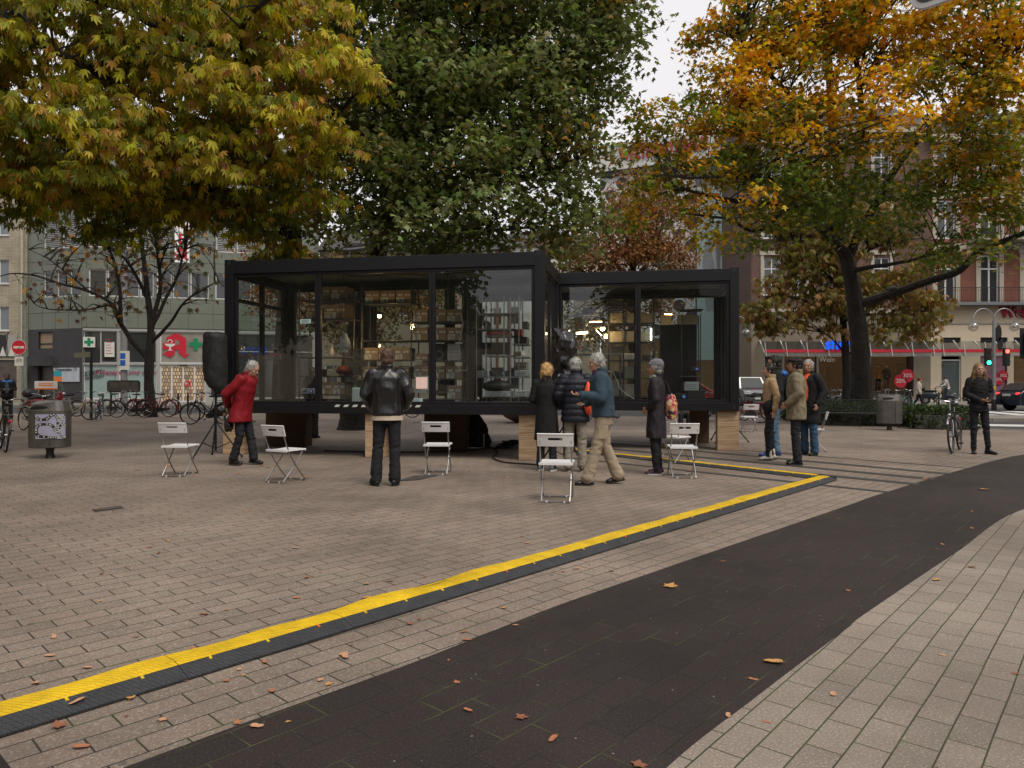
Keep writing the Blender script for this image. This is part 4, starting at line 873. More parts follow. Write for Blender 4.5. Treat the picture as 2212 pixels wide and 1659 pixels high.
# maple at right
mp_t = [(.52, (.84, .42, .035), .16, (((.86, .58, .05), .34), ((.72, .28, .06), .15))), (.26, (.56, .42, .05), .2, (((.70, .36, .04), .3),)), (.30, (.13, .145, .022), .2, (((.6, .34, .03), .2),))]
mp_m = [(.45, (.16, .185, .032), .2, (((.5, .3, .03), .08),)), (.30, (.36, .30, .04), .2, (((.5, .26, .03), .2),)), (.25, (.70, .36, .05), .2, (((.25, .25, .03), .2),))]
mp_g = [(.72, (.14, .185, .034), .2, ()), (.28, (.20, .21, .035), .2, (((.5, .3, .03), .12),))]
tree('maple_tree', 'broad maple with orange and green autumn leaves at the right behind the planter',
     (PL((1862, 905, 24.5), (1860, 800, 24.5), (1848, 660, 24.4), (1830, 560, 24.2), (1812, 520, 24.2), (1815, 420, 24.0), (1800, 300, 23.6), (1790, 120, 23), (1780, -100, 22.6)), .37, .07),
     [(PL((1825, 545, 24.2), (1770, 490, 23.2), (1700, 440, 22), (1610, 440, 20.6), (1520, 420, 19.4), (1440, 395, 18.6)), .17, .03),
      (PL((1812, 520, 24.2), (1760, 420, 22.6), (1690, 320, 21.4), (1600, 290, 20.4), (1500, 290, 19.6)), .15, .03),
      (PL((1815, 480, 24), (1850, 380, 23), (1862, 250, 22), (1850, 100, 21.4), (1860, -60, 21)), .17, .05),
      (PL((1830, 560, 24.2), (1890, 440, 23.4), (1960, 330, 22.4), (2040, 250, 21.4), (2120, 180, 20.6), (2200, 130, 20)), .17, .03),
      (PL((1848, 660, 24.4), (1910, 640, 24), (1980, 615, 23.4), (2060, 588, 22.6), (2110, 548, 22), (2180, 515, 21.4), (2260, 480, 21)), .17, .07),
      (PL((1835, 585, 24.2), (1900, 575, 23.4), (1980, 560, 22), (2040, 540, 21)), .10, .03),
      (PL((1890, 430, 23.4), (1980, 425, 22.2), (2100, 410, 21.4), (2200, 415, 21)), .10, .03),
      (PL((1800, 440, 23.8), (1720, 400, 21.6), (1640, 385, 20), (1540, 385, 19), (1440, 380, 18.4)), .10, .02),
      (PL((1700, 440, 22), (1640, 500, 21), (1560, 470, 20), (1480, 460, 19.4)), .08, .02),
      (PL((1790, 300, 23.4), (1700, 200, 21.4), (1620, 120, 20.4), (1560, 60, 20)), .11, .03)],
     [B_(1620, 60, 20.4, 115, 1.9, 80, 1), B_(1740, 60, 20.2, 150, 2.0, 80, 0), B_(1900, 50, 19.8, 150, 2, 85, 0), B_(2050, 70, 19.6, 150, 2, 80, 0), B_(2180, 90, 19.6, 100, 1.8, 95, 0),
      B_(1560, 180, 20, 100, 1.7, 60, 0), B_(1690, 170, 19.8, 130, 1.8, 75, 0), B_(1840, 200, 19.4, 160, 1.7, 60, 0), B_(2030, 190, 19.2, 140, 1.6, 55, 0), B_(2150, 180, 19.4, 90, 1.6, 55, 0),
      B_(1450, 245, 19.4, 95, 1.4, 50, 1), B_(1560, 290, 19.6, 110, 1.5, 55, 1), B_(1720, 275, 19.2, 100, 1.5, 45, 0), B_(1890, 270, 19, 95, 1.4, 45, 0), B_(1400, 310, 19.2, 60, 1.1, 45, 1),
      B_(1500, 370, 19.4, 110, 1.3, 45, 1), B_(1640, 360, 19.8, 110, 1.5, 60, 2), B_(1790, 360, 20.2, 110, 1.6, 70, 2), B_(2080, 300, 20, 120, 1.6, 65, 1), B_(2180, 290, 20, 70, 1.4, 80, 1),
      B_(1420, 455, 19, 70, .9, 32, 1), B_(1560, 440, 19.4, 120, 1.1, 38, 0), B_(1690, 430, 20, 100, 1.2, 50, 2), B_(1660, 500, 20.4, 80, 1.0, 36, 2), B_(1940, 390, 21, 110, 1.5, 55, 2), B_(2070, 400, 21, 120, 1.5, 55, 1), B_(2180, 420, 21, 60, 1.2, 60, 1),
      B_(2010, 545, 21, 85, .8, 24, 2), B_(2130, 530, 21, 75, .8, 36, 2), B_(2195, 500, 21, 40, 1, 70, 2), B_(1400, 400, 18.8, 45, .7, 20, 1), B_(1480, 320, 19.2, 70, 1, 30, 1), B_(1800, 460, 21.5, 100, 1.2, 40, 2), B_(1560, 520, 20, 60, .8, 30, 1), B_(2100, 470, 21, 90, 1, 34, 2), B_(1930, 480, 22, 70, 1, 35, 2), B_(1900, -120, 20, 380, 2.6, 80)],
     2.1, 74, .66, .16, 'maple', [mp_t, mp_m, mp_g], droop=.5, flat=.42)
# nearly bare young chestnut in front of the pharmacy
bare_l = [(.7, (.13, .06, .028), .25, ((OC, .3),)), (.3, (.09, .10, .02), .2, ())]
tree('bare_tree', 'nearly bare young tree with a few brown leaves in front of the pharmacy',
     (PL((325, 900, 29), (323, 850, 29), (322, 780, 29), (325, 700, 29), (315, 600, 29), (300, 480, 29), (290, 380, 29)), .24, .05),
     [(PL((318, 770, 29), (285, 735, 28.8), (262, 700, 28.6), (245, 660, 28.2), (190, 630, 27.8), (110, 605, 27), (40, 590, 26.6), (-10, 600, 26.4)), .13, .015),
      (PL((262, 700, 28.6), (255, 600, 28.6), (225, 500, 28.4), (200, 400, 28.2)), .09, .02), (PL((325, 720, 29), (345, 620, 29), (340, 520, 29), (350, 400, 29)), .11, .03),
      (PL((325, 740, 29), (365, 700, 28.8), (400, 650, 28.4), (450, 620, 28.2), (475, 610, 28)), .09, .012), (PL((315, 640, 29), (270, 560, 28.2), (200, 520, 27.4), (120, 480, 26.8)), .08, .015),
      (PL((330, 700, 29), (380, 600, 29.4), (410, 500, 29.8), (440, 420, 30)), .08, .02), (PL((245, 660, 28.2), (170, 670, 27.6), (90, 665, 27), (60, 640, 26.8)), .045, .01), (PL((190, 630, 27.8), (120, 570, 27), (60, 540, 26.8)), .04, .01)],
     [B_(90, 610, 26.8, 80, .8, 45), B_(180, 660, 27.4, 90, .8, 26), B_(190, 540, 27.6, 120, 1.1, 50), B_(330, 520, 28.6, 140, 1.3, 80), B_(430, 620, 28.4, 50, .8, 40), B_(290, 620, 28.8, 90, 1, 50), B_(330, 420, 28.6, 160, 1.5, 60, 0)],
     4.5, 2.6, .6, .2, 'chestnut', [bare_l], droop=.8, flat=.6, twr=.03)
# brown tree behind the set-back cabin
brn = [(.6, (.27, .135, .06), .22, (((.40, .22, .09), .2),)), (.4, (.19, .13, .05), .2, (((.08, .08, .02), .2),))]
tree('brown_tree', 'brown leaved tree behind the set-back cabin, before the facade with round holes',
     (PL((1365, 880, 38), (1366, 720, 38), (1368, 600, 38), (1372, 480, 38)), .28, .08),
     [(PL((1366, 640, 38), (1320, 540, 37.6), (1300, 440, 37.6)), .1, .03), (PL((1368, 620, 38), (1420, 520, 37.6), (1440, 420, 37.4)), .1, .03), (PL((1368, 600, 38), (1350, 480, 38), (1360, 390, 38)), .1, .03), (PL((1366, 660, 38), (1250, 580, 37.6), (1200, 560, 37.5)), .08, .02), (PL((1366, 650, 38), (1460, 600, 37.4), (1490, 560, 37)), .08, .02)],
     [B_(1370, 420, 37.6, 70, 1.8, 45), B_(1340, 490, 37.4, 110, 2, 60), B_(1420, 480, 37.4, 70, 1.8, 60), B_(1270, 550, 37.4, 110, 1.8, 50), B_(1400, 560, 37.4, 110, 1.8, 50), B_(1340, 640, 37.6, 150, 1.8, 50), B_(1250, 700, 37.6, 80, 1.6, 50)],
     .75, 190, 1.05, .16, 'simple', [brn], droop=.5, flat=.6, twr=.025)
# chestnut behind the maple trunk
bch = [(.55, (.27, .20, .06), .22, (((.36, .2, .08), .25),)), (.45, (.18, .165, .04), .2, (((.2, .1, .04), .2),))]
tree('chestnut_tree', 'browning horse chestnut behind the maple trunk, in front of the clothes shop',
     (PL((1832, 885, 33), (1829, 800, 33), (1822, 700, 33), (1812, 600, 33), (1800, 500, 33)), .24, .08),
     [(PL((1822, 720, 33), (1760, 660, 32.4), (1700, 640, 32), (1650, 640, 31.6)), .09, .02), (PL((1822, 700, 33), (1880, 650, 32.4), (1960, 640, 32), (2020, 660, 31.6)), .09, .02), (PL((1812, 620, 33), (1740, 540, 32.4), (1680, 520, 32)), .09, .02),
      (PL((1812, 600, 33), (1880, 540, 32.4), (1950, 520, 32)), .09, .02), (PL((1826, 780, 33), (1870, 730, 32.6), (1940, 710, 32.2)), .06, .02), (PL((1826, 760, 33), (1780, 720, 32.6), (1700, 710, 32)), .06, .02)],
     [B_(1690, 590, 32, 75, 1.4, 50), B_(1680, 660, 32, 75, 1.3, 30), B_(1730, 705, 32, 95, 1.2, 24), B_(1770, 640, 32.2, 80, 1.3, 40), B_(1800, 560, 32.2, 100, 1.5, 60), B_(1900, 600, 32, 90, 1.4, 50), B_(1960, 660, 31.8, 80, 1.3, 45), B_(1930, 715, 31.8, 80, 1.1, 26), B_(1990, 610, 31.8, 60, 1.2, 35), B_(2020, 650, 31.6, 40, .9, 30), B_(1740, 500, 32.2, 90, 1.4, 40), B_(1690, 440, 32.5, 80, 1.4, 55), B_(1930, 470, 32, 90, 1.4, 55), B_(1830, 430, 33, 100, 1.5, 50), B_(2020, 560, 32, 50, 1.2, 40), B_(1870, 660, 32.2, 80, 1.2, 40)],
     1.0, 60, .85, .235, 'chestnut', [bch], droop=.6, flat=.4, twr=.025)
# tree seen through the left pane
tree('brown_tree', 'small brown leaved tree seen through the left pane, before the pharmacy window',
     (PL((690, 885, 34), (688, 780, 34), (684, 640, 34)), .2, .08), [(PL((686, 720, 34), (630, 650, 33.6), (590, 640, 33)), .07, .02), (PL((684, 660, 34), (720, 560, 34), (760, 520, 34)), .08, .02)],
     [B_(600, 630, 33.4, 70, 1.3, 35), B_(650, 690, 33.6, 60, 1.2, 35), B_(690, 600, 34, 110, 1.6, 60), B_(800, 600, 34, 90, 1.6, 60), B_(620, 560, 34, 90, 1.6, 40), B_(850, 640, 34, 110, 1.8, 70), B_(940, 600, 34, 90, 1.8, 60), B_(760, 700, 34, 90, 1.5, 50)], .9, 130, .95, .17, 'simple', [brn], droop=.5, flat=.5, twr=.025)
# unseen trees, mirrored in the panes; the two at left added for shade
for i, (x, y, h, rx) in enumerate([(-20.5, -4.5, 5.2, 5.4), (-14.2, -9.5, 5.0, 4.2), (-19, 12, 5.0, 6.2), (.8, -12.5, 5.2, 4.6), (-13.2, 6.0, 6.0, 4.4)]):
    tree('unseen_tree', ['green tree standing behind the viewer, mirrored dark in the left pane', 'green tree behind the viewer, mirrored in the middle pane', 'unseen green tree added beyond the left edge to shade the square', 'green tree behind the viewer at right, mirrored in the set-back cabin', 'tall unseen tree added just beyond the left edge for shade, nearest the viewer'][i],
         ([(x, y, 0), (x+.1, y, 2), (x, y+.2, h), (x, y, h+3)], .3, .1), [([(x, y, h*.7), (x-2, y, h), (x-3, y+1, h+1.4)], .1, .03), ([(x, y, h*.7), (x+2, y+1, h), (x+3, y+1, h+1)], .1, .03), ([(x, y, h*.6), (x, y+2, h), (x+.5, y+3, h+1.5)], .1, .03)],
         [((x, y, h+1.6), rx, 3.6, 3.2, 0), ((x+1, y+1, h), rx*.9, 3, 1.6, 0)],   .6, 85, 1.3, .36, 'simple', [[(1, (.09, .11, .03), .2, ())]], flat=.6)
# ------------------------------------------------------------ buildings
class Fac:
    """a facade line on the ground; converts what the photo shows on it into metres along it and up it"""
    def __init__(s, a, b): s.a = Vector((a[0], a[1], 0)); d = Vector((b[0]-a[0], b[1]-a[1], 0)); s.len = d.length; s.d = d.normalized(); s.rz = math.atan2(s.d.y, s.d.x); s.n = Vector((-s.d.y, s.d.x, 0))
    def s(s_, x):
        k = (x-CX)/FPX; return (k*s_.a.y-s_.a.x)/(s_.d.x-k*s_.d.y)
    def z(s_, x, y):
        t = s_.s(x); Y = s_.a.y+s_.d.y*t; return CAMH-(y-CY)/FPX*Y
    def p(s_, x, y): return s_.s(x), s_.z(x, y)
M_pglass = mat('window_glass', (.035, .04, .042), .06, spec=.9)
M_wframe = mat('white_window_frame', (.62, .62, .62), .5)
M_sill = mat('stone_trim', (.42, .38, .31), .8, var=.15)
M_cladg = mat('green_grey_cladding', (.165, .183, .150), .45, var=.10, vscale=.8, metal=.1)
M_joint = mat('cladding_joint', (.05, .06, .05), .7)
M_anth = mat('anthracite_wall', (.05, .05, .055), .8, var=.15, vscale=1.5)
M_alu = mat('aluminium_frame', (.45, .46, .45), .4, metal=.4)
M_frost = mat('frosted_glass', (.27, .36, .36), .35, var=.12, vscale=.7)
M_creambr = brick_mat('cream_brick', (.48, .43, .33), (.40, .355, .27), (.26, .23, .18), .42, .1, .012)
M_redbr = brick_mat('red_brick', (.27, .085, .05), (.21, .065, .04), (.16, .09, .07))
M_brbr = brick_mat('brown_brick', (.17, .085, .065), (.125, .065, .052), (.11, .08, .07))
M_cream = mat('cream_render', (.62, .52, .38), .8, var=.07, vscale=.5)
M_taupe = mat('taupe_stone', (.20, .165, .12), .7, var=.12, vscale=.8)
M_white = mat('white_render', (.60, .60, .57), .8, var=.08, vscale=.6)
M_slate = mat('roof_tiles', (.055, .05, .05), .8, var=.25, vscale=5, bump=.6, bscale=9)
M_redp = mat('signal_red', (.50, .012, .035), .5); M_greenp = mat('pharmacy_green', (.0, .22, .09), .5)
def fwin(par, x0, x1, z0, z1, y=.12, fr=.07, mull=0, trans=None, fm=None, gm=None, name='window', sill=False):
    f = MB(); T = .08
    f.span(x0, x0+fr, y-T/2, y+T/2, z0, z1); f.span(x1-fr, x1, y-T/2, y+T/2, z0, z1)
    f.span(x0+fr, x1-fr, y-T/2+.002, y+T/2, z0, z0+fr); f.span(x0+fr, x1-fr, y-T/2+.002, y+T/2, z1-fr, z1)
    for k in range(mull):
        xm = x0+(x1-x0)*(k+1)/(mull+1); f.span(xm-fr*.55, xm+fr*.55, y-T/2+.004, y+T/2, z0+fr, z1-fr)
    if trans: f.span(x0+fr, x1-fr, y-T/2+.006, y+T/2, trans-fr*.5, trans+fr*.5)
    if sill: f.span(x0-.06, x1+.06, -.07, y-T/2-.001, z0-.07, z0-.002)
    o = f.build(name, fm or M_wframe, par)
    MB().span(x0+.01, x1-.01, y+.005, y+.02, z0+.01, z1-.01).build('pane', gm or M_pglass, o); return o
def body(par, F, H, depth, ops, m, name='wall', back=True, z0=0., L=None, x0=0., rev=.25):
    L = L or F.len; mb = MB(); grid_wall(mb, L, H, ops, rev, x0, z0)
    o = mb.build(name, m, par, fix=False)
    s = MB(); s.add([(x0, 0, z0), (x0, depth, z0), (x0, depth, H), (x0, 0, H)], [(0, 1, 2, 3)]); s.add([(L, 0, z0), (L, depth, z0), (L, depth, H), (L, 0, H)], [(0, 3, 2, 1)])
    s.add([(x0, depth, z0), (L, depth, z0), (L, depth, H), (x0, depth, H)], [(0, 3, 2, 1)]); s.add([(x0, 0, H), (L, 0, H), (L, depth, H), (x0, depth, H)], [(0, 1, 2, 3)])
    s.build('side_wall', m, par, fix=False); return o
def q1(x, y): return (x/1.3828/1.8517, (800+y/1.3828)/1.8517)
def q3(x, y): return ((400+x/3.318)/1.8517, (1250+y/3.318)/1.8517)
def q6(x, y): return ((3496+x/1.8433)/1.8517, (1000+y/1.8433)/1.8517)
def q5(x, y): return ((2900+x/1.7457)/1.8517, (1000+y/1.7457)/1.8517)
GZ = .12
# ---- pharmacy building, two wings meeting at a blunt corner
FL = Fac((-32.0, 47.0), (-27.5, 45.5)); FR = Fac((-27.5, 45.5), (-13.6, 48.93))
ph = thing('pharmacy_building', 'grey green panelled building with a pharmacy on its ground floor, left of the cabins', 'building')
pr = thing('x', '', '', FR.a, FR.rz); pl = thing('x', '', '', FL.a, FL.rz)
def ipart(o, fr):        # bake a wing's frame into the part, keep one building
    o.parent = ph; o.location = fr.location+rotz(o.location, fr.rotation_euler.z); o.rotation_euler.z = fr.rotation_euler.z+o.rotation_euler.z; return o
ZL = 4.93
def rng(F, q, x0, x1, y0, y1):
    a = q(x0, y1); b = q(x1, y0); xm = ((a[0]+b[0])/2)
    return F.s(a[0]), F.s(b[0]), F.z(xm, a[1]), F.z(xm, b[1])
g_l = rng(FR, q1, 460, 650, 905, 1120); g_m = rng(FR, q1, 657, 866, 905, 1120); g_d = rng(FR, q1, 884, 1138, 914, 1116); g_u = rng(FR, q1, 884, 1138, 722, 900)
lowz = GZ+.25; midz = g_u[2]-.05; DZ = GZ+.03
ops = [(g_l[0], g_l[1], lowz, midz-.1), (g_l[0], g_l[1], midz, ZL-.15), (g_m[0], g_m[1], lowz, midz-.1), (g_m[0], g_m[1], midz, ZL-.15), (g_d[0], g_d[1], DZ, midz-.1), (g_d[0], g_d[1], midz, ZL-.15)]
xr = g_d[1]+.25; extra = []
while xr+1.6 < FR.len: extra.append((xr, xr+1.55, lowz, ZL-.2)); xr += 1.7
wr = []
for a, b in ((490, 590), (594, 676), (694, 770), (774, 850), (866, 950), (955, 1046), (1052, 1155), (1190, 1290), (1295, 1390), (1400, 1500)):
    r = rng(FR, q1, a, b, 415, 562); wr.append((r[0], r[1], 7.0, 8.75))
bl = []
for a, b in ((484, 580), (586, 682), (700, 826), (850, 940), (1195, 1300), (1310, 1420)):
    r = rng(FR, q1, a, b, 120, 300); bl.append((r[0], r[1], 10.15, 12.1))
up = [(a, b, 13.6, 15.5) for a, b, _, _ in bl]
w1_ = body(ph, FR, ZL, 12, ops+extra, M_alu, L=FR.len); ipart(w1_, pr)
for o in [c for c in ph.children if c.name.startswith('side_wall')]: ipart(o, pr)
def wing(F, fr, H0, H1, ops, m, L):
    before = set(ph.children); body(ph, F, H1, 12, ops, m, z0=H0, L=L)
    for o in set(ph.children)-before: ipart(o, fr)
wing(FR, pr, ZL, 17.5, wr+bl+up, M_cladg, FR.len)
def pw(wing_, *a, **k): return ipart(fwin(ph, *a, **k), wing_)
for w_ in wr: pw(pr, *w_, fm=M_wframe)
M_blind = None
def blind_mat():
    m, t, b = _nodes('louvre_blind'); n = t.nodes; L = t.links; tcn = n.new('ShaderNodeTexCoord'); wv = n.new('ShaderNodeTexWave'); wv.bands_direction = 'Z'; wv.inputs['Scale'].default_value = 2.6
    L.new(tcn.outputs['Object'], wv.inputs['Vector']); r = n.new('ShaderNodeValToRGB'); r.color_ramp.elements[0].color = (.012, .012, .012, 1); r.color_ramp.elements[0].position = .45; r.color_ramp.elements[1].color = (.34, .35, .34, 1); r.color_ramp.elements[1].position = .6
    L.new(wv.outputs['Fac'], r.inputs[0]); L.new(r.outputs[0], b.inputs['Base Color']); return m
M_blind = blind_mat()
for w_ in bl: pw(pr, *w_, gm=M_blind)
for w_ in up: pw(pr, *w_, gm=M_blind)
j = MB()
for x in [wr[k][0]-.12 for k in range(len(wr))]+[wr[-1][1]+.1]: j.span(x-.012, x+.012, -.004, .02, ZL, 6.95); j.span(x-.012, x+.012, -.004, .02, 8.85, 10.0)
j.span(0, FR.len, -.006, .02, 5.98, 6.01); j.span(0, FR.len, -.006, .02, 9.35, 9.38); j.span(0, FR.len, -.012, .02, ZL, ZL+.07)
ipart(j.build('joint_lines', M_joint, ph), pr)
for w_ in extra: pw(pr, *w_, fm=M_alu, trans=ZL-1.4)
# interior wall glow behind the door, seen as shop light
def shelfy(name, cols, es):
    m, t, b = _nodes(name); n = t.nodes; L = t.links; tcn = n.new('ShaderNodeTexCoord'); mp = n.new('ShaderNodeMapping'); mp.inputs['Rotation'].default_value = (R(90), 0, 0); L.new(tcn.outputs['Object'], mp.inputs[0])
    br = n.new('ShaderNodeTexBrick'); br.inputs['Scale'].default_value = 1; br.inputs['Brick Width'].default_value = .16; br.inputs['Row Height'].default_value = .24; br.inputs['Mortar Size'].default_value = .025; br.inputs['Color1'].default_value = cols[0]+(1,); br.inputs['Color2'].default_value = cols[1]+(1,); br.inputs['Mortar'].default_value = cols[2]+(1,)
    L.new(mp.outputs[0], br.inputs['Vector']); L.new(br.outputs['Color'], b.inputs['Base Color']); L.new(br.outputs['Color'], b.inputs['Emission Color']); b.inputs['Emission Strength'].default_value = es; return m
M_shop = shelfy('shop_shelves', ((.42, .30, .18), (.14, .10, .07), (.06, .045, .03)), .55)
pd = pw(pr, g_d[0], g_d[1], DZ, midz-.1, fr=.09, mull=3, fm=M_wframe, gm=M_shop, name='sliding_door')
pu = pw(pr, g_u[0], g_u[1], midz, ZL-.15, fr=.07, fm=M_wframe, gm=mat('shop_dim', (.20, .19, .17), .15, var=.3, vscale=1.2, emit=(.5, .45, .35), estr=.06), name='shop_window')
fl1 = pw(pr, g_l[0], g_l[1], lowz, midz-.1, fm=M_wframe, gm=M_frost, name='shop_window'); fl2 = pw(pr, g_m[0], g_m[1], lowz, midz-.1, fm=M_wframe, gm=M_frost, name='shop_window')
pw(pr, g_l[0], g_l[1], midz, ZL-.15, mull=1, fm=M_alu); pw(pr, g_m[0], g_m[1], midz, ZL-.15, fm=M_alu)
MB().span((g_d[0]+g_d[1])/2-.25, (g_d[0]+g_d[1])/2+.25, .0, .08, midz-.16, midz-.06).build('door_sensor', M_dk, pd)
def apothecary(par, x, z, h, y):
    """red gothic letter with a white cup and snake"""
    k = h/10.
    pts = [(-3.6, 6.0), (-3.6, 8.2), (0, 10), (3.6, 8.0), (3.6, 1.6), (4.9, 1.5), (3.3, -.1), (1.2, 1.7), (.9, 1.7), (.9, 3.2), (-.6, 3.2), (-.6, 1.6), (-2.0, .0), (-5.2, 1.4), (-2.4, 3.3), (-5.0, 3.3), (-5.0, 6.0)]
    o = MB().extr([(x+a*k, y, z+b*k) for a, b in pts], (0, .02, 0)).build('apothecary_sign', M_redp, par); MB().extr([(x+a*k, y-.003, z+b*k) for a, b in ((-.5, 5.2), (-.5, 7.4), (1.1, 6.7), (1.1, 5.2))], (0, .002, 0)).build('letter_counter', M_taupe, o)
    c = MB(); c.extr([(x+a*k, y-.012, z+b*k) for a, b in ((-4.4, 5.6), (-.2, 5.6), (-.9, 4.7), (-2, 4.4), (-2, 3.3), (-1.2, 2.9), (-3.4, 2.9), (-2.6, 3.3), (-2.6, 4.4), (-3.7, 4.7))], (0, .01, 0))
    c.tube([(x+a*k, y-.012, z+b*k) for a, b in ((-3.2, 6.2), (-2.8, 7), (-2, 7.1), (-1.4, 6.5), (-1.9, 5.8))], .22*k, 5); c.build('cup_emblem', M_paper, o); return o
s0, z0 = FR.p(*q3(1010, 600)); s1, z1 = FR.p(*q3(1010, 270)); apothecary(pu, s0, z0, z1-z0, .06)
s0, z0 = FR.p(*q3(1165, 990)); s1, z1 = FR.p(*q3(1165, 900)); apothecary(pd, s0, z0, z1-z0, .06)
s0, z0 = FR.p(*q3(1267, 500)); s1, z1 = FR.p(*q3(1350, 345)); hh = (z1-z0); cx, cz = s0, (z0+z1)/2
MB().extr([(cx+a*hh/6, .06, cz+b*hh/6) for a, b in ((-1, 3), (1, 3), (1, 1), (3, 1), (3, -1), (1, -1), (1, -3), (-1, -3), (-1, -1), (-3, -1), (-3, 1), (-1, 1))], (0, .02, 0)).build('green_cross', M_greenp, pu)
M_pink = mat('pink_lettering', (.38, .03, .10), .6)
for qq, tx, par in ((q3(100, 795), 'E-Rezept', fl1), (q3(480, 795), 'wir sind dabei', fl2)):
    s0, z0 = FR.p(*qq); text_part(tx, .42, M_pink, par, (s0, .07, z0), shear=.25)
s0, z0 = FR.p(*q1(505, 958)); o = text_part('REZEPT', .38, M_ink, fl1, (s0, .07, z0)); o.rotation_euler = (R(90), R(-10), 0)
s0, z0 = FR.p(*q1(520, 980)); o = text_part('EINLOESEN', .22, M_ink, fl1, (s0, .068, z0)); o.rotation_euler = (R(90), R(-10), 0)
for qq in ((470, 505, 930, 950), ): pass
a = rng(FR, q1, 463, 528, 758, 815)       # lit white box with the green cross, dark box below
lb = MB().span(a[0], a[1], -.12, -.02, a[2], a[3]).build('light_box', M_paper, ph); ipart(lb, pr)
cx, cz, hh = (a[0]+a[1])/2, (a[2]+a[3])/2, .52; MB().extr([(cx+p*hh/6, -.135, cz+q*hh/6) for p, q in ((-1, 3), (1, 3), (1, 1), (3, 1), (3, -1), (1, -1), (1, -3), (-1, -3), (-1, -1), (-3, -1), (-3, 1), (-1, 1))], (0, .01, 0)).build('green_cross', M_greenp, lb)
a = rng(FR, q1, 468, 550, 818, 898); ipart(MB().span(a[0], a[1], .0, .06, a[2], a[3]).build('dark_panel', M_dk, ph), pr)
a = rng(FR, q1, 578, 632, 785, 868); o = ipart(MB().span(a[0], a[1], .0, .06, a[2], a[3]).build('poster', M_paper, ph), pr)
s_ = MB()
for k in range(6): s_.span(a[0]+.08, a[1]-.1-.1*(k % 2), -.004, -.001, a[2]+.2+.18*k, a[2]+.24+.18*k)
s_.build('poster_lines', M_pink, o)
# vertical sign sticking out with letters
a = rng(FR, q1, 985, 1062, 175, 358)
sg = ipart(MB().span(a[0], a[1], -1.0, -.75, a[2], a[3]+1.6).build('vertical_sign', mat('lit_white_panel', (.7, .7, .7), .4, emit=(1, 1, 1), estr=.12), ph), pr)
cx = (a[0]+a[1])/2; hh = (a[3]-a[2])
apothecary(sg, cx, a[2]+.12, hh*.4, -1.03)
text_part('E', hh*.42, M_redp, sg, (cx, -1.01, a[2]+hh*.67), bold=.03); text_part('K', hh*.42, M_redp, sg, (cx, -1.01, a[2]+hh*1.17), bold=.03)
# left wing
wl = []
for x0, x1 in ((240, 300), (314, 376), (386, 446)):
    r = rng(FL, q1, x0, x1, 410, 560); wl.append((r[0], r[1], 7.0, 8.75))
bl2 = []
for x0, x1 in ((240, 335), (342, 440)):
    r = rng(FL, q1, x0, x1, 110, 300); bl2.append((r[0], r[1], 10.15, 12.1))
wn = rng(FL, q1, 210, 291, 730, 826); dr = rng(FL, q1, 210, 291, 918, 1130)
wing(FL, pl, 0, ZL, [wn, (dr[0], dr[1], GZ, dr[3])], M_anth, FL.len)
wing(FL, pl, ZL, 17.5, wl+bl2, M_cladg, FL.len)
for w_ in wl: pw(pl, *w_)
for w_ in bl2: pw(pl, *w_, gm=M_blind)
pw(pl, *wn, fm=M_dk, gm=mat('beige_blind', (.30, .21, .13), .5, var=.1), trans=(wn[2]+wn[3])/2-.2)
pw(pl, dr[0], dr[1], GZ, dr[3], fm=M_dk, gm=mat('door_brown', (.05, .03, .02), .4), name='entrance_door', y=.2)
a = rng(FL, q1, 178, 290, 868, 918); ipart(MB().span(a[0], a[1], -.7, -.003, a[2], a[3]).build('canopy', M_anth, ph), pl)
a = rng(FL, q1, 300, 440, 928, 1005); bd = ipart(MB().span(a[0], a[1], -.05, -.004, a[2], a[3]).build('name_board', mat('board_white', (.50, .55, .62), .5), ph), pl)
hW, hH = a[1]-a[0], a[3]-a[2]
MB().span(a[0]+.01, a[0]+hW*.33, -.058, -.0505, a[2]+hH*.38, a[2]+hH*.76).build('teal_field', mat('teal', (.02, .35, .45), .5), bd)
MB().span(a[0]+.01, a[0]+hW*.33, -.059, -.0505, a[2]+.01, a[2]+hH*.37).build('orange_field', mat('orange', (.75, .20, .02), .5), bd)
text_part('Friesenplatz 13', .30, M_ink, bd, ((a[0]+a[1])/2, -.055, a[2]+hH*.87))
s_ = MB()
for k in range(5):
    for c in range(2): s_.span(a[0]+hW*(.40+.3*c), a[0]+hW*(.60+.3*c-.04*(k % 2)), -.054, -.0505, a[2]+hH*(.12+.13*k), a[2]+hH*(.135+.13*k))
s_.build('small_print', mat('grey_print', (.25, .3, .36), .6), bd)
j = MB()
for x in (wl[0][0]-.1, wl[1][0]-.1, wl[2][0]-.1, wl[2][1]+.1): j.span(x-.012, x+.012, -.004, .02, ZL, 6.95); j.span(x-.012, x+.012, -.004, .02, 8.85, 10.)
j.span(0, FL.len, -.006, .02, 5.98, 6.01); j.span(0, FL.len, -.006, .02, 9.35, 9.38); ipart(j.build('joint_lines', M_joint, ph), pl)
bpy.data.objects.remove(pr); bpy.data.objects.remove(pl)
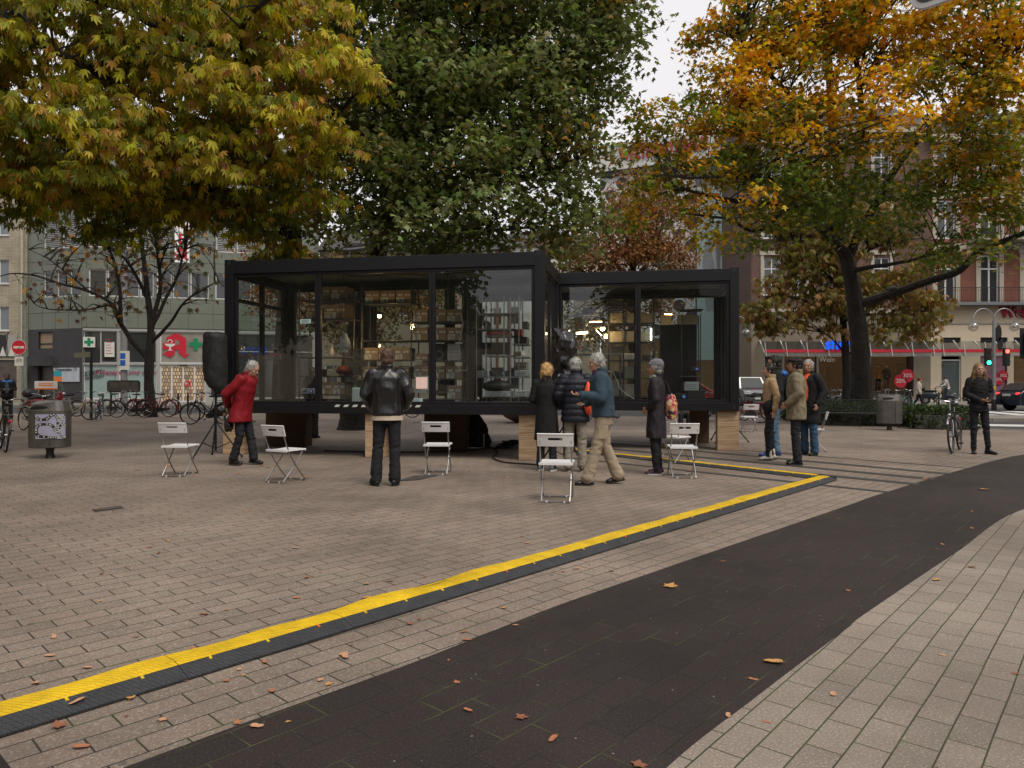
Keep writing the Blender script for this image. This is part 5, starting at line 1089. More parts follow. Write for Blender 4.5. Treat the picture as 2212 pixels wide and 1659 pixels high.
# ---- cream brick house at the far left
FC = Fac((-52, 47.6), (-32.1, 47.0))
t = thing('brick_house', 'cream brick house at the far left edge with a green shop panel', 'building', FC.a, FC.rz)
ops = []; wls = []
for (x0, x1, y0, y1) in ((-60, 50, 330, 462), (-60, 50, 590, 722), (-60, 48, 60, 195), (-260, -150, 330, 462), (-260, -150, 590, 722)):
    r = rng(FC, q1, x0, x1, y0, y1); ops.append(r)
sf = rng(FC, q1, -300, 92, 885, 1120); ops.append((sf[0], sf[1], GZ+.3, sf[3]))
body(t, FC, 17, 12, ops, M_creambr)
for r in ops[:5]: fwin(t, *r, mull=1, sill=True, gm=mat('curtained_glass', (.17, .2, .22), .2))
fwin(t, *ops[5], mull=2, fm=M_dk, gm=mat('cafe_glass', (.07, .05, .035), .1, var=.5, vscale=1.5), name='shop_window')
a = rng(FC, q1, -300, 95, 803, 868); sp = MB().span(a[0], a[1], -.06, -.003, a[2], a[3]).build('shop_panel', mat('shop_green', (.03, .19, .09), .5), t)
for q, (x0, col, nm) in enumerate(((20, (.02, .02, .022), 'black'), (68, (.35, .34, .32), 'grey'))):
    s0, z0 = FC.p(*q1(x0, 862)); m = mat('painted_%s' % nm, col, .6, var=.4, vscale=14)
    o = MB().extr([(s0-.45, -.075, a[2]+.03), (s0+.45, -.075, a[2]+.03), (s0+.3, -.075, a[2]+.8), (s0+.36, -.075, a[2]+1.3), (s0+.4, -.075, a[2]+1.65), (s0+.15, -.075, a[2]+1.45), (s0-.15, -.075, a[2]+1.45), (s0-.4, -.075, a[2]+1.65), (s0-.36, -.075, a[2]+1.3), (s0-.3, -.075, a[2]+.8)], (0, .012, 0)).build('painted_cat', m, sp)
    MB().extr([(s0-.22, -.082, a[2]+.05), (s0+.22, -.082, a[2]+.05), (s0, -.082, a[2]+.7)], (0, .006, 0)).build('chest_patch', M_paper, o)
dp = MB().tube([(FC.len-.25, -.12, GZ), (FC.len-.25, -.12, 16.8)], .09, 8).build('downpipe', mat('downpipe_cream', (.45, .41, .32), .6, var=.2), t, smooth=True)
# ---- clothes shop row at right
FS = Fac((16.85, 50.0), (17.9+18.6, 49.6)); GS = .12
split = FS.s(2010)
A1 = thing('brick_building', 'dark brown brick building with a clothes shop behind the maple trunk', 'building', FS.a, FS.rz)
FB = Fac(tuple((FS.a+FS.d*(split+.01))[:2]), tuple((FS.a+FS.d*(split+24))[:2]))
B1 = thing('brick_building', 'red brick building with cream ground floor and balconies at the right edge', 'building', FB.a, FB.rz)
ZA = 3.35
opsA = []
def rr(F, q, x0, x1, y0, y1): return rng(F, q, x0, x1, y0, y1)
shA = [rr(FS, q5, 415, 640, 775, 1000), rr(FS, q5, 655, 870, 775, 1000), rr(FS, q5, 1020, 1290, 775, 1000), rr(FS, q6, 0, 293, 797, 1040)]
shA = [(shA[0][0], shA[0][1], GS+.35, ZA), (shA[1][0], shA[1][1], GS+.1, ZA), (shA[2][0], rr(FS, q6, 0, 293, 797, 1040)[1], GS+.35, ZA)]
drA = rr(FS, q5, 275, 400, 770, 1000); drA = (drA[0], drA[1], GS, ZA)
upA = []
for x0, x1 in ((270, 385), (470, 560), (700, 800), (1040, 1150)):
    r = rr(FS, q5, x0, x1, 210, 465)
    for dz in (0, 4.0, 7.8): upA.append((r[0], r[1], 7.6+dz, 10.2+dz))
body(A1, FS, 6.4, 12, shA+[drA], M_taupe, L=split); body(A1, FS, 19.2, 12, upA, M_brbr, L=split, z0=6.4, name='upper_wall')
MB().span(-.02, split, -.14, -.002, 6.3, 6.62).build('cornice', M_sill, A1); MB().span(-.1, split, -.35, .3, 18.9, 19.35).build('eaves', M_sill, A1)
for r in upA:
    w_ = fwin(A1, *r, mull=1, trans=r[3]-.75, sill=True); s_ = MB()
    s_.span(r[0]-.22, r[0]-.002, -.05, -.002, r[2], r[3]+.2); s_.span(r[1]+.002, r[1]+.22, -.05, -.002, r[2], r[3]+.2); s_.span(r[0]-.3, r[1]+.3, -.09, -.003, r[3]+.21, r[3]+.5); s_.build('surround', M_sill, w_)
M_shopdark = mat('shop_interior', (.05, .035, .022), .25, var=.6, vscale=1.8, emit=(.7, .38, .15), estr=.05)
for r in shA: fwin(A1, *r, y=.1, fm=M_dk, gm=glass_mat('shop_glass', (.8, .8, .78), .03), name='shop_window')
MB().span(.5, split-.3, 2.6, 2.7, GS, 3.4).build('shop_back_wall', M_shopdark, A1); MB().span(.5, split-.3, .3, 2.6, 3.36, 3.45).build('shop_ceiling', mat('ceiling_glow', (.3, .24, .18), .7, emit=(1, .72, .42), estr=.25), A1)  # glow put into ceiling and back wall in place of shop lamps
MB().span(.5, split-.3, .3, 2.6, GS+.25, GS+.3).build('shop_floor', M_taupe, A1)
fwin(A1, *drA, y=.15, fm=M_alu, name='entrance_door')
sg, zg = FS.p(*q5(712, 785)); text_part('Wein', .5, mat('pale_letters', (.5, .45, .4), .6), A1, (sg, -.01, 3.05), name='window_lettering')
# glass canopy with white struts and the red stripe
cz0, cz1 = 3.35, 4.35
M_cglass = glass_mat('canopy_glass', (.62, .66, .68), .05)
def canopy(par, x0, x1, lab):
    MB().add([(x0, -1.35, 3.62), (x1, -1.35, 3.62), (x1, -.02, 4.35), (x0, -.02, 4.35)], [(0, 1, 2, 3)]).build('canopy_glass', M_cglass, par)
    MB().add([(x0, -1.36, 3.22), (x1, -1.36, 3.22), (x1, -1.36, 3.60), (x0, -1.36, 3.60)], [(0, 1, 2, 3)]).build('canopy_fascia', glass_mat('fascia_glass', (.62, .64, .66), .1, dirt=.5), par)
    MB().span(x0, x1, -1.40, -1.37, 3.50, 3.70).build('red_stripe', M_redp, par)
    x = x0+.1
    while x < x1:
        MB().beam((x, -1.33, 3.3), (x+.0, -.05, 4.38), .045, .09).build('canopy_strut', M_paper, par)
        MB().beam((x+.02, -1.42, 3.24), (x-.10, -1.42, 4.2), .03, .07, up=(0, 1, 0)).build('canopy_mast', M_paper, par); x += 1.42
canopy(A1, FS.s(q5(260, 0)[0])-.3, split, '')
M_blue = mat('blue_lit_letters', (.01, .05, .6), .4, emit=(.0, .12, 1.), estr=.55)
s0, z0 = FS.p(*q5(757, 662)); text_part('shoes', 1.05, M_blue, A1, (s0, -1.5, z0-.05), bold=.03, name='blue_sign')
# red building
gB = [rr(FB, q6, 785, 983, 797, 1040), rr(FB, q6, 1030, 1400, 797, 1040)]; gB = [(r[0], r[1], GS+.35, ZA) for r in gB]
dB = rr(FB, q6, 497, 643, 797, 1110); dB = (dB[0], dB[1], GS, ZA)
tB = [(a, b, 3.75, 4.6) for a, b in [(rr(FB, q6, x0, x1, 0, 1)[0:2]) for x0, x1 in ((495, 640), (785, 985), (1030, 1100))]]
body(B1, FB, 6.86, 12, gB+[dB]+tB, M_cream, L=FB.len)
upB = []
for x0, x1 in ((462, 600), (783, 922), (1105, 1245)):
    r = rr(FB, q6, x0, x1, 105, 360)
    upB.append((r[0], r[1], 7.0, 10.35)); upB += [(r[0], r[1], 11.5, 14.2), (r[0], r[1], 15.2, 17.6)]
body(B1, FB, 18.6, 12, upB, M_redbr, L=FB.len, z0=6.86, name='upper_wall')
for r in upB:
    w_ = fwin(B1, *r, mull=1, trans=r[3]-.95, fr=.10); s_ = MB()
    s_.span(r[0]-.30, r[0]-.002, -.06, -.002, r[2], r[3]+.1); s_.span(r[1]+.002, r[1]+.30, -.06, -.002, r[2], r[3]+.1); s_.span(r[0]-.38, r[1]+.38, -.12, -.003, r[3]+.105, r[3]+.42)
    s_.build('surround', M_sill, w_)
MB().span(0, FB.len, -.08, -.002, 5.55, 5.68).build('moulding', M_sill, B1); MB().span(-.02, FB.len, -.9, -.002, 6.78, 6.98).build('balcony_slab', mat('slab_grey', (.16, .17, .18), .7), B1)
MB().span(-.02, FB.len, -.12, -.003, 10.75, 11.15).build('moulding', M_sill, B1); MB().span(-.02, FB.len, -.12, -.003, 14.6, 14.95).build('moulding', M_sill, B1)
MB().span(-.1, FB.len, -.45, .3, 18.2, 18.7).build('eaves', M_sill, B1)
def railing(par, x0, x1, y, z0, h, step=.13, ends=True):
    f = MB(); f.beam((x0, y, z0+h), (x1, y, z0+h), .04, .04); f.beam((x0, y, z0+h*.82), (x1, y, z0+h*.82), .025, .02); f.beam((x0, y, z0+.1), (x1, y, z0+.1), .03, .02)
    x = x0
    while x <= x1: f.beam((x, y, z0), (x, y, z0+h), .014, .014, up=(0, 1, 0)); x += step
    return f.build('balcony_railing', M_darkmetal, par)
railing(B1, .05, FB.len, -.86, 6.98, 1.0)
bx = rr(FB, q6, 380, 620, 0, 1); MB().span(2.6, 8.4, -1.3, -.002, 11.2, 11.5).build('balcony_slab', M_sill, B1); railing(B1, 2.7, 8.3, -1.25, 11.5, .95, .16)
fwin(B1, dB[0], dB[1], dB[2], dB[3]-.3, y=.15, fm=M_wframe, gm=mat('door_glass', (.10, .12, .12), .15), name='entrance_door')
for r in tB: fwin(B1, *r, fm=M_dk, gm=M_pglass)
m = mat('colour_poster', (.25, .12, .16), .4, var=.6, vscale=.9); fwin(B1, *gB[0], y=.1, fm=M_dk, gm=m, name='shop_window'); fwin(B1, *gB[1], y=.1, fm=M_dk, gm=M_shopdark, name='shop_window')
canopy(B1, 0, FB.len, '')
M_redl = mat('red_letters', (.33, .012, .03), .5)
s0, z0 = FB.p(*q6(925, 463)); text_part('Wein', .98, M_redl, B1, (s0, -.12, z0), align='LEFT', bold=.05, depth=.06, name='red_sign')
s0, z0 = FB.p(*q6(1046, 700)); text_part('k', 1.7, M_blue, B1, (s0, -1.5, z0-.2), align='LEFT', bold=.06, name='blue_sign')
s0, z0 = FB.p(*q6(504, 855)); text_part('23', .22, M_ink, B1, (s0, -.01, z0), name='house_number')
for F, par, qq, tx in ((FS, A1, (196, 966), '20%'), (FS, A1, (246, 926), '30%'), (FB, B1, (915, 955), '20%'), (FB, B1, (951, 926), '30%')):
    s0, z0 = F.p(*q6(*qq)); d_ = MB().cyl((s0, -.02, z0), (s0, -.005, z0), .46 if par is A1 else .36, n=24).build('sale_disc', M_redp, par); text_part(tx, .40 if par is A1 else .3, M_paper, d_, (s0, -.025, z0), depth=.002)
# roofs, dormer, chimneys
def roof(par, L_, z0, rise, run, m):
    return MB().add([(-.2, -.45, z0), (L_, -.45, z0), (L_, run, z0+rise), (-.2, run, z0+rise), (-.2, 12.2, z0), (L_, 12.2, z0)], [(0, 1, 2, 3), (3, 2, 5, 4), (0, 3, 4), (1, 5, 2)]).build('roof', m, par)
rb = roof(B1, FB.len, 18.72, 3.4, 5.0, M_slate); ra = roof(A1, split, 19.37, 3.2, 5, M_slate)
for x in (2.5, 7.0):
    d_ = MB().span(x, x+1.9, .2, 3.2, 18.9, 20.9).build('dormer', M_slate, rb); MB().span(x+.3, x+1.6, .17, .195, 19.3, 20.7).build('dormer_window', mat('dormer_glass', (.30, .36, .42), .2), d_)
MB().span(5.2, 6.2, 3.4, 4.4, 20.5, 23.2).build('chimney', M_brbr, rb); MB().span(2.5, 3.4, 3.4, 4.3, 21.0, 23.6).build('chimney', M_brbr, ra)
# ---- department store with round holes, banner and roof letters
FD = Fac((7.68, 62.0), (18.4, 57.0)); t = thing('department_store', 'pale department store with a facade of round holes and a tall banner', 'building', FD.a, FD.rz)
def hole_mat():
    m, t_, b = _nodes('panel_with_round_holes'); n = t_.nodes; L = t_.links; tcn = n.new('ShaderNodeTexCoord'); mp = n.new('ShaderNodeMapping'); mp.inputs['Rotation'].default_value = (0, R(45), 0); mp.inputs['Scale'].default_value = (.72, .72, .72)
    L.new(tcn.outputs['Object'], mp.inputs[0]); fr = n.new('ShaderNodeVectorMath'); fr.operation = 'FRACTION'; L.new(mp.outputs[0], fr.inputs[0])
    sb = n.new('ShaderNodeVectorMath'); sb.operation = 'SUBTRACT'; sb.inputs[1].default_value = (.5, .5, .5); L.new(fr.outputs[0], sb.inputs[0])
    ml = n.new('ShaderNodeVectorMath'); ml.operation = 'MULTIPLY'; ml.inputs[1].default_value = (1, 0, 1); L.new(sb.outputs[0], ml.inputs[0])
    ln = n.new('ShaderNodeVectorMath'); ln.operation = 'LENGTH'; L.new(ml.outputs[0], ln.inputs[0])
    r = n.new('ShaderNodeValToRGB'); e = r.color_ramp.elements; e[0].position = .36; e[0].color = (.03, .03, .035, 1); e[1].position = .375; e[1].color = (.62, .61, .60, 1); r.color_ramp.interpolation = 'LINEAR'
    L.new(ln.outputs['Value'], r.inputs[0])
    ab = n.new('ShaderNodeVectorMath'); ab.operation = 'ABSOLUTE'; L.new(ml.outputs[0], ab.inputs[0]); sx = n.new('ShaderNodeSeparateXYZ'); L.new(ab.outputs[0], sx.inputs[0])
    mxn = n.new('ShaderNodeMath'); mxn.operation = 'MAXIMUM'; L.new(sx.outputs[0], mxn.inputs[0]); L.new(sx.outputs[2], mxn.inputs[1]); g = n.new('ShaderNodeMath'); g.operation = 'GREATER_THAN'; g.inputs[1].default_value = .485; L.new(mxn.outputs[0], g.inputs[0])
    m2 = n.new('ShaderNodeMixRGB'); m2.inputs[2].default_value = (.12, .10, .09, 1); L.new(g.outputs[0], m2.inputs[0]); L.new(r.outputs[0], m2.inputs[1]); L.new(m2.outputs[0], b.inputs['Base Color']); b.inputs['Roughness'].default_value = .6; return m
M_hole = hole_mat()
xb0, xb1 = FD.s(1506), FD.s(1601)
MB().span(0, xb0-.15, 0, 10, 5.2, 19.3).build('facade_panel', M_hole, t); MB().span(xb0-.15, FD.len, .25, 10, 5.2, 19.3).build('banner_wall', mat('grey_wall', (.22, .21, .21), .7, var=.1), t)
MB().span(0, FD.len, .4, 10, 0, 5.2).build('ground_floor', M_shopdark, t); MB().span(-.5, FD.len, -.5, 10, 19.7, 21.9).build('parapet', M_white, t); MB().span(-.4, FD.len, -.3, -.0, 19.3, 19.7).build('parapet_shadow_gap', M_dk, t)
text_part('WELTSTADTHAUS', 1.45, M_redl, t, (5.6, -.56, 20.85), bold=.07, depth=.05, name='roof_lettering', sx=.62)
bn = MB().span(xb0, xb1, -.1, .1, 3.3, 17.5).build('banner', mat('banner_teal', (.40, .52, .52), .5, var=.08), t)
W = xb1-xb0; zt = FD.z(1555, 514)
def bp(pts, y, m, nm): return MB().extr([(xb0+W*a, y, zt+W*b) for a, b in pts], (0, .01, 0)).build(nm, m, bn)
bp([(.20, -.06), (.40, .06), (.60, .06), (.86, -.08), (.97, -.5), (.99, -1.6), (.8, -1.7), (.22, -1.7), (.16, -1.2), (.14, -.5)], -.125, mat('print_grey', (.27, .30, .31), .6, var=.25, vscale=.8), 'printed_jacket')
bp([(.38, .08), (.62, .08), (.56, -.10), (.50, -1.0), (.44, -.10)], -.14, mat('print_shirt', (.14, .15, .16), .6), 'printed_shirt')
bp([(.40, .05), (.30, -.15), (.38, -.5), (.47, -1.0), (.43, -.4)], -.15, mat('print_lapel', (.40, .43, .43), .6), 'printed_lapel'); bp([(.60, .05), (.72, -.15), (.64, -.5), (.53, -1.0), (.57, -.4)], -.15, MATS['print_lapel'], 'printed_lapel')
MB().span(xb1, FD.len+.9, -.3, .2, 4.6, 18.0).build('grey_pier', mat('pier_grey', (.20, .19, .20), .7), t)
# ---- white houses in the street behind the left cabin
for i, (x0, x1, Y, H, mm, lab) in enumerate([(1020, 1145, 74, 15, M_white, 'white house with brick strips seen through the right pane of the left cabin'), (1145, 1296, 78, 16, M_cream, 'cream house at the end of the street behind the cabins'), (690, 1018, 62, 13, M_taupe, 'long brown house seen between tree trunks through the middle pane')]):
    a = P(x0, 830, Y); b = P(x1, 830, Y-(4 if i == 0 else 0)); F = Fac((a.x, a.y), (b.x, b.y)); t = thing('town_house', lab, 'building', F.a, F.rz)
    ops = []; n_ = int(F.len/2.1)
    for k in range(n_):
        for fl in range(4): ops.append((.5+k*2.1, 1.6+k*2.1, 4.2+fl*3.1-(3.4 if fl == 0 else 0)+.0, 6.0+fl*3.1-(3.0 if fl == 0 else 0)))
    ops = [o for o in ops if o[1] < F.len-.1 and o[3] < H-.3]
    body(t, F, H, 9, ops, mm)
    for o in ops[:60]: fwin(t, *o)
    if i == 0:
        for x in (3.4, 5.0): MB().span(x*F.len/8, x*F.len/8+.35, -.05, -.002, 0, H).build('brick_strip', M_redbr, t)
    MB().add([(-.2, -.3, H), (F.len+.2, -.3, H), (F.len+.2, 4.5, H+2.6), (-.2, 4.5, H+2.6), (-.2, 9.2, H), (F.len+.2, 9.2, H)], [(0, 1, 2, 3), (3, 2, 5, 4), (0, 3, 4), (1, 5, 2)]).build('roof', M_slate, t)
# ---- house row behind the viewer, mirrored in the panes
F = Fac((-4, -33), (-52, -24)); t = thing('town_house', 'cream house row behind the viewer, mirrored in the right pane of the left cabin', 'building', F.a, F.rz)
ops = [(1+k*3, 2.5+k*3, 1.2+f*3.0, 2.9+f*3.0) for k in range(15) for f in range(2)]; body(t, F, 7.2, 9, ops, M_cream)
for o in ops: fwin(t, *o, sill=False)
F = Fac((34, -24), (-3, -30)); t = thing('town_house', 'tall brick house row behind the viewer at right, mirrored in the set-back cabin', 'building', F.a, F.rz)
ops = [(1+k*3, 2.5+k*3, 4.5+f*3.5, 6.7+f*3.5) for k in range(11) for f in range(2)]; body(t, F, 13, 9, ops, M_brbr)
for o in ops: fwin(t, *o)
for (a, b, lab, mm) in (((-35, -22), (-38, 36), 'long cream house row added at far left, outside the picture, to block sky light', M_cream), ((44, 34), (38, -22), 'long brick house row added at far right, outside the picture, to block sky light', M_brbr)):  # unseen rows added to block low sky light from both sides
    F = Fac(b, a) if a[0] < 0 else Fac(a, b); t = thing('town_house', lab, 'building', F.a, F.rz); ops = [(2+k*4, 3.8+k*4, 1.5+f*3.6, 3.8+f*3.6) for k in range(13) for f in range(4)]; body(t, F, 16, 9, ops, mm)
    for o in ops: fwin(t, *o)
# ------------------------------------------------------------ people
def remesh(mb, name, m, parent, vox, disp=None, smooth_it=2):
    """union of overlapping closed pieces as one continuous skin, then shaped by disp(p, n)->metres"""
    me = mb.mesh('tmp'); o = bpy.data.objects.new('tmp', me); COL.objects.link(o)
    md = o.modifiers.new('r', 'REMESH'); md.mode = 'VOXEL'; md.voxel_size = vox
    if smooth_it: sm = o.modifiers.new('s', 'SMOOTH'); sm.iterations = smooth_it; sm.factor = .5
    bpy.context.view_layer.update(); dg = bpy.context.evaluated_depsgraph_get()
    me2 = bpy.data.meshes.new_from_object(o.evaluated_get(dg)); bpy.data.objects.remove(o); bpy.data.meshes.remove(me)
    if disp:
        me2.update(); ns = [Vector(v.normal) for v in me2.vertices]
        for v, nn in zip(me2.vertices, ns): v.co = v.co+nn*disp(v.co, nn)
    me2.name = name; me2.materials.clear(); me2.materials.append(m); me2.polygons.foreach_set('use_smooth', [True]*len(me2.polygons)); me2.update()
    r = bpy.data.objects.new(name, me2); COL.objects.link(r); r.parent = parent; return r
def folds(amp=.006, fz=1., seed=0., sc=9.):
    def f(p, n):
        q = Vector((p.x*sc+seed, p.y*sc, p.z*sc*fz)); w_ = Vector((noise.noise(q*.5+Vector((3, 1, seed))), noise.noise(q*.5+Vector((9, seed, 2))), 0))*1.2
        a = noise.noise(q+w_); return amp*(1-2.4*abs(a))*.9+amp*.4*noise.noise(q*2.3)
    return f
def puffer(amp=.012, step=.095, seed=0.):
    def f(p, n): return amp*(abs(math.sin(math.pi*(p.z+.010*noise.noise(p*9))/step))**.6-.5)+.003*noise.noise(p*26+Vector((seed, 0, 0)))
    return f
def quilt(amp=.006, step=.075):
    def f(p, n):
        a = math.atan2(p.y, p.x)*.22; return amp*(min(abs(math.sin(math.pi*(a+p.z)/step)), abs(math.sin(math.pi*(a-p.z)/step)))**.6-.5)+.004*noise.noise(p*10)
    return f
def cloth(name, col, rough=.8, var=.12, vs=7, bump=.3, bs=260, spec=.3): return mat(name, col, rough, spec=spec, var=var, vscale=vs, bump=bump, bscale=bs)
M_skin = mat('skin', (.50, .29, .20), .5, var=.08, vscale=12, spec=.35); M_skin2 = mat('skin_tanned', (.40, .21, .13), .5, var=.08, vscale=12, spec=.35); M_skin3 = mat('skin_brown', (.16, .085, .05), .5, var=.08, vscale=12)
C_blk = cloth('black_wool', (.012, .012, .013)); C_jet = cloth('black_jeans', (.016, .016, .02)); C_leather = mat('black_leather', (.010, .009, .011), .30, spec=.6, var=.2, vscale=9, bump=.35, bscale=55)
C_red = cloth('red_raincoat', (.22, .006, .012), .55); C_navy = cloth('navy_quilted', (.012, .013, .022), .45); C_denim = cloth('denim_blue', (.035, .062, .088)); C_khaki = cloth('khaki_cotton', (.36, .29, .21))
C_tan = cloth('tan_leather', (.40, .27, .15), .5); C_olive = cloth('khaki_jacket', (.21, .175, .115)); C_orange = cloth('orange_knit', (.60, .085, .018)); C_jeans = cloth('blue_jeans', (.04, .085, .16)); C_ljeans = cloth('light_jeans', (.10, .18, .27))
C_grey = cloth('grey_knit', (.17, .17, .185)); C_white = cloth('white_jacket', (.52, .46, .37)); C_brown = cloth('brown_trousers', (.16, .09, .05)); C_sand = cloth('sand_trousers', (.26, .235, .19))
H_grey = mat('grey_hair', (.38, .37, .35), .6, var=.45, vscale=34, bump=1., bscale=70); H_brown = mat('brown_hair', (.085, .045, .026), .5, var=.5, vscale=36, bump=1., bscale=70); H_blond = mat('blonde_hair', (.50, .30, .11), .45, var=.5, vscale=38, bump=1., bscale=70); H_dark = mat('dark_hair', (.014, .010, .008), .5, var=.3, vscale=30); H_dblond = mat('dark_blonde_hair', (.24, .14, .065), .5, var=.4, vscale=30)
def tprot(lean, side=0., piv=.93):
    M1 = Matrix.Rotation(lean, 4, 'Y') @ Matrix.Rotation(side, 4, 'X'); pv = Vector((0, 0, piv))
    return lambda p: (M1 @ (Vector(p)-pv))+pv
def hand(mb, wr, d, nrm, side, curl=.5, s=1.):
    """palm, four unequal bent fingers and a thumb leaving the side of the palm; d along the hand, nrm out of the palm"""
    d = Vector(d).normalized(); nrm = (Vector(nrm)-d*Vector(nrm).dot(d)).normalized(); lat = d.cross(nrm)*side
    wr = Vector(wr); pc = wr+d*.048*s
    mb.caps(wr-d*.03, wr+d*.01, .026*s, .024*s, 8)
    for k in range(4): mb.caps(wr+d*.015*s+lat*(k-1.5)*.011*s, wr+d*.082*s+lat*(k-1.5)*.019*s, .014*s, .0105*s, 8)
    for k, L_ in enumerate((.070, .080, .075, .058)):
        b0 = wr+d*.082*s+lat*(1.5-k)*.019*s; dd = d; p = b0
        for j, fr in enumerate((.45, .32, .23)):
            ang = curl*(.5+.5*j); dd = (d*math.cos(ang*(j+.6))+nrm*math.sin(ang*(j+.6))).normalized(); q = p+dd*L_*fr*s; mb.caps(p, q, (.0092-.0008*j)*s, (.0086-.0010*j)*s, 7); p = q
    tb = wr+d*.025*s+lat*.024*s; td = (d*.62+lat*.62+nrm*.35).normalized(); t1 = tb+td*.038*s; t2 = t1+(td*.6+d*.5+nrm*.3).normalized()*.03*s
    mb.caps(tb, t1, .0125*s, .0105*s, 7); mb.caps(t1, t2, .0105*s, .009*s, 7)
def person(label, pos, face, H=1.75, lean=0., side=0., legs=None, arms=None, head=(0, 0), skin=M_skin, hair=None, hairkind='short', hat=None, top=None, bottom=None, shoes=None, vox=.009, sitting=False, curl=.5, group=None, bald=False, extras=None, build_=1.):
    """local frame: x forward, y to the figure's left"""
    t = thing('person', label, 'person', pos, face, group); k = H/1.75; t.scale = (k, k, k); T = tprot(lean, side)
    J = dict(hl=(0, .085, .92), hr=(0, -.085, .92), kl=(.015, .10, .50), kr=(.015, -.10, .50), al=(-.02, .105, .085), ar=(-.02, -.105, .085), tl=None, tr=None,
             sl=(0, .175, 1.42), sr=(0, -.175, 1.42), el=(-.03, .25, 1.15), er=(-.03, -.25, 1.15), wl=(.06, .25, .91), wr=(.06, -.25, .91), dl=None, dr=None, nl=(0, -1, 0), nr=(0, 1, 0))
    J.update(legs or {}); J.update(arms or {})
    for q in ('sl', 'sr', 'el', 'er', 'wl', 'wr'): J[q] = T(J[q])
    for q in J:
        if J[q] is not None: J[q] = Vector(J[q])
    nb = T((-.012, 0, 1.46)); hp, hy = head; HM = Matrix.Rotation(lean*.6+hp, 4, 'Y'); HR = Matrix.Rotation(hy, 4, 'Z'); hc = T((.018, 0, 1.50))+(Matrix.Rotation(lean*.8+hp*.6, 4, 'Y') @ Vector((.012, 0, .128)))
    def hd(p): return hc+(HR @ (HM @ Vector(p)))
    b = MB()
    hm = MB(); hm.ball((0, 0, .018), .1, 18, 12, (.96, .76, .98)); hm.ball((.018, 0, -.045), .078, 16, 10, (.95, .78, .95)); hm.ball((.055, 0, -.083), .030, 10, 8, (1, 1.1, .8))
    hm.caps((.088, 0, .012), (.110, 0, -.022), .010, .015, 8); hm.ball((.086, 0, .038), .03, 10, 6, (.5, 1.6, .4)); hm.ball((.090, 0, -.055), .017, 8, 6, (.7, 1.5, .6))
    for s_ in (-1, 1): hm.ball((-.005, s_*.078, -.010), .03, 10, 8, (.65, .35, 1.05)); hm.ball((.068, s_*.036, -.022), .028, 8, 6, (.8, .9, .8))
    hm.xf(lambda p: hd(p)); b.v, b.f, b.mi = hm.v, hm.f, hm.mi
    b.caps(nb-Vector((0, 0, .05)), hd((-.020, 0, -.06)), .060, .054, 12)
    b.loft([(T((0, 0, z)), rx, ry) for z, rx, ry in ((.88, .09, .13), (1.05, .085, .12), (1.25, .10, .145), (1.40, .085, .15), (1.45, .06, .09))], 16)
    for s_, c in ((1, 'l'), (-1, 'r')):
        b.caps(J['s'+c], J['e'+c], .042, .036, 10); b.caps(J['e'+c], J['w'+c], .035, .024, 10)
        d = (J['w'+c]-J['e'+c]).normalized() if J['d'+c] is None else J['d'+c]
        if J['w'+c] is not None: hand(b, J['w'+c], d, J['n'+c], -s_, curl)
        b.caps(J['h'+c], J['k'+c], .072, .050, 10); b.caps(J['k'+c], J['a'+c], .048, .034, 10)
    remesh(b, 'body', skin, t, vox, smooth_it=1)
    for s_ in (-1, 1):
        MB().ball(hd((.083, s_*.032, .004)), .011, 8, 6).build('eye', mat('eye_dark', (.03, .02, .015), .2), t, smooth=True)
    MB().caps(hd((.098, .018, -.054)), hd((.098, -.018, -.054)), .0055, .0055, 6).build('mouth', mat('lips', (.30, .11, .09), .5), t, smooth=True)
    # hair and hat
    if hair and not bald:
        h = MB(); h.ball((-.018, 0, .036), .1, 18, 12, (1.00, .90, 1.0))
        if hairkind == 'short': h.ball((-.045, 0, -.02), .082, 14, 10, (.8, .92, 1.0))
        if hairkind == 'bob': h.loft([((-.020, 0, .05), .098, .098), ((-.032, 0, -.02), .092, .104), ((-.036, 0, -.10), .078, .100), ((-.036, 0, -.125), .05, .07)], 16)
        if hairkind == 'long':
            h.loft([((-.020, 0, .05), .095, .094), ((-.035, 0, -.02), .080, .105), ((-.045, 0, -.12), .062, .13), ((-.04, 0, -.22), .05, .145), ((-.03, 0, -.28), .035, .12)], 16)
            for s_ in (-1, 1): h.caps((.010, s_*.085, -.02), (.045, s_*.115, -.24), .032, .022, 8)
        h.xf(lambda p: hd(p))
        def hf(p, n): q = p-hc; return .010*noise.noise(Vector((q.x*75, q.y*75, q.z*9)))+.010*noise.noise(q*19)
        ho = remesh(h, 'hair', hair, t, .010, hf, 1)
        # keep the face free: pull back vertices that lie before the forehead
        inv = (HR @ HM).inverted()
        for v in ho.data.vertices:
            q = inv @ (v.co-hc)
            if q.x > .045 and q.z < .055: v.co = hd((.02, q.y*.75, q.z))
        # loose strands lying over the cap
        rs_ = random.Random(int(H*100)); st_ = MB(); me = ho.data; vv = me.vertices
        for _ in range(170 if vox < .012 else 0):
            v = vv[rs_.randrange(len(vv))]; q = inv @ (v.co-hc)
            if q.x > .05 and q.z < .06: continue
            n_ = v.normal; dn = (Vector((0, 0, -1))+n_*n_.z+n_*.12+Vector((rs_.uniform(-.35, .35), rs_.uniform(-.35, .35), 0))).normalized(); L2 = rs_.uniform(.03, .07)
            st_.tube([v.co-n_*.002, v.co+dn*L2*.5+n_*.004, v.co+dn*L2+n_*.001], [.0034, .003, .0008], 4, cap=False)
        o0 = len(vv); allv = [tuple(v.co) for v in vv]+st_.v; allf = [tuple(p.vertices) for p in me.polygons]+[tuple(i+o0 for i in f) for f in st_.f]
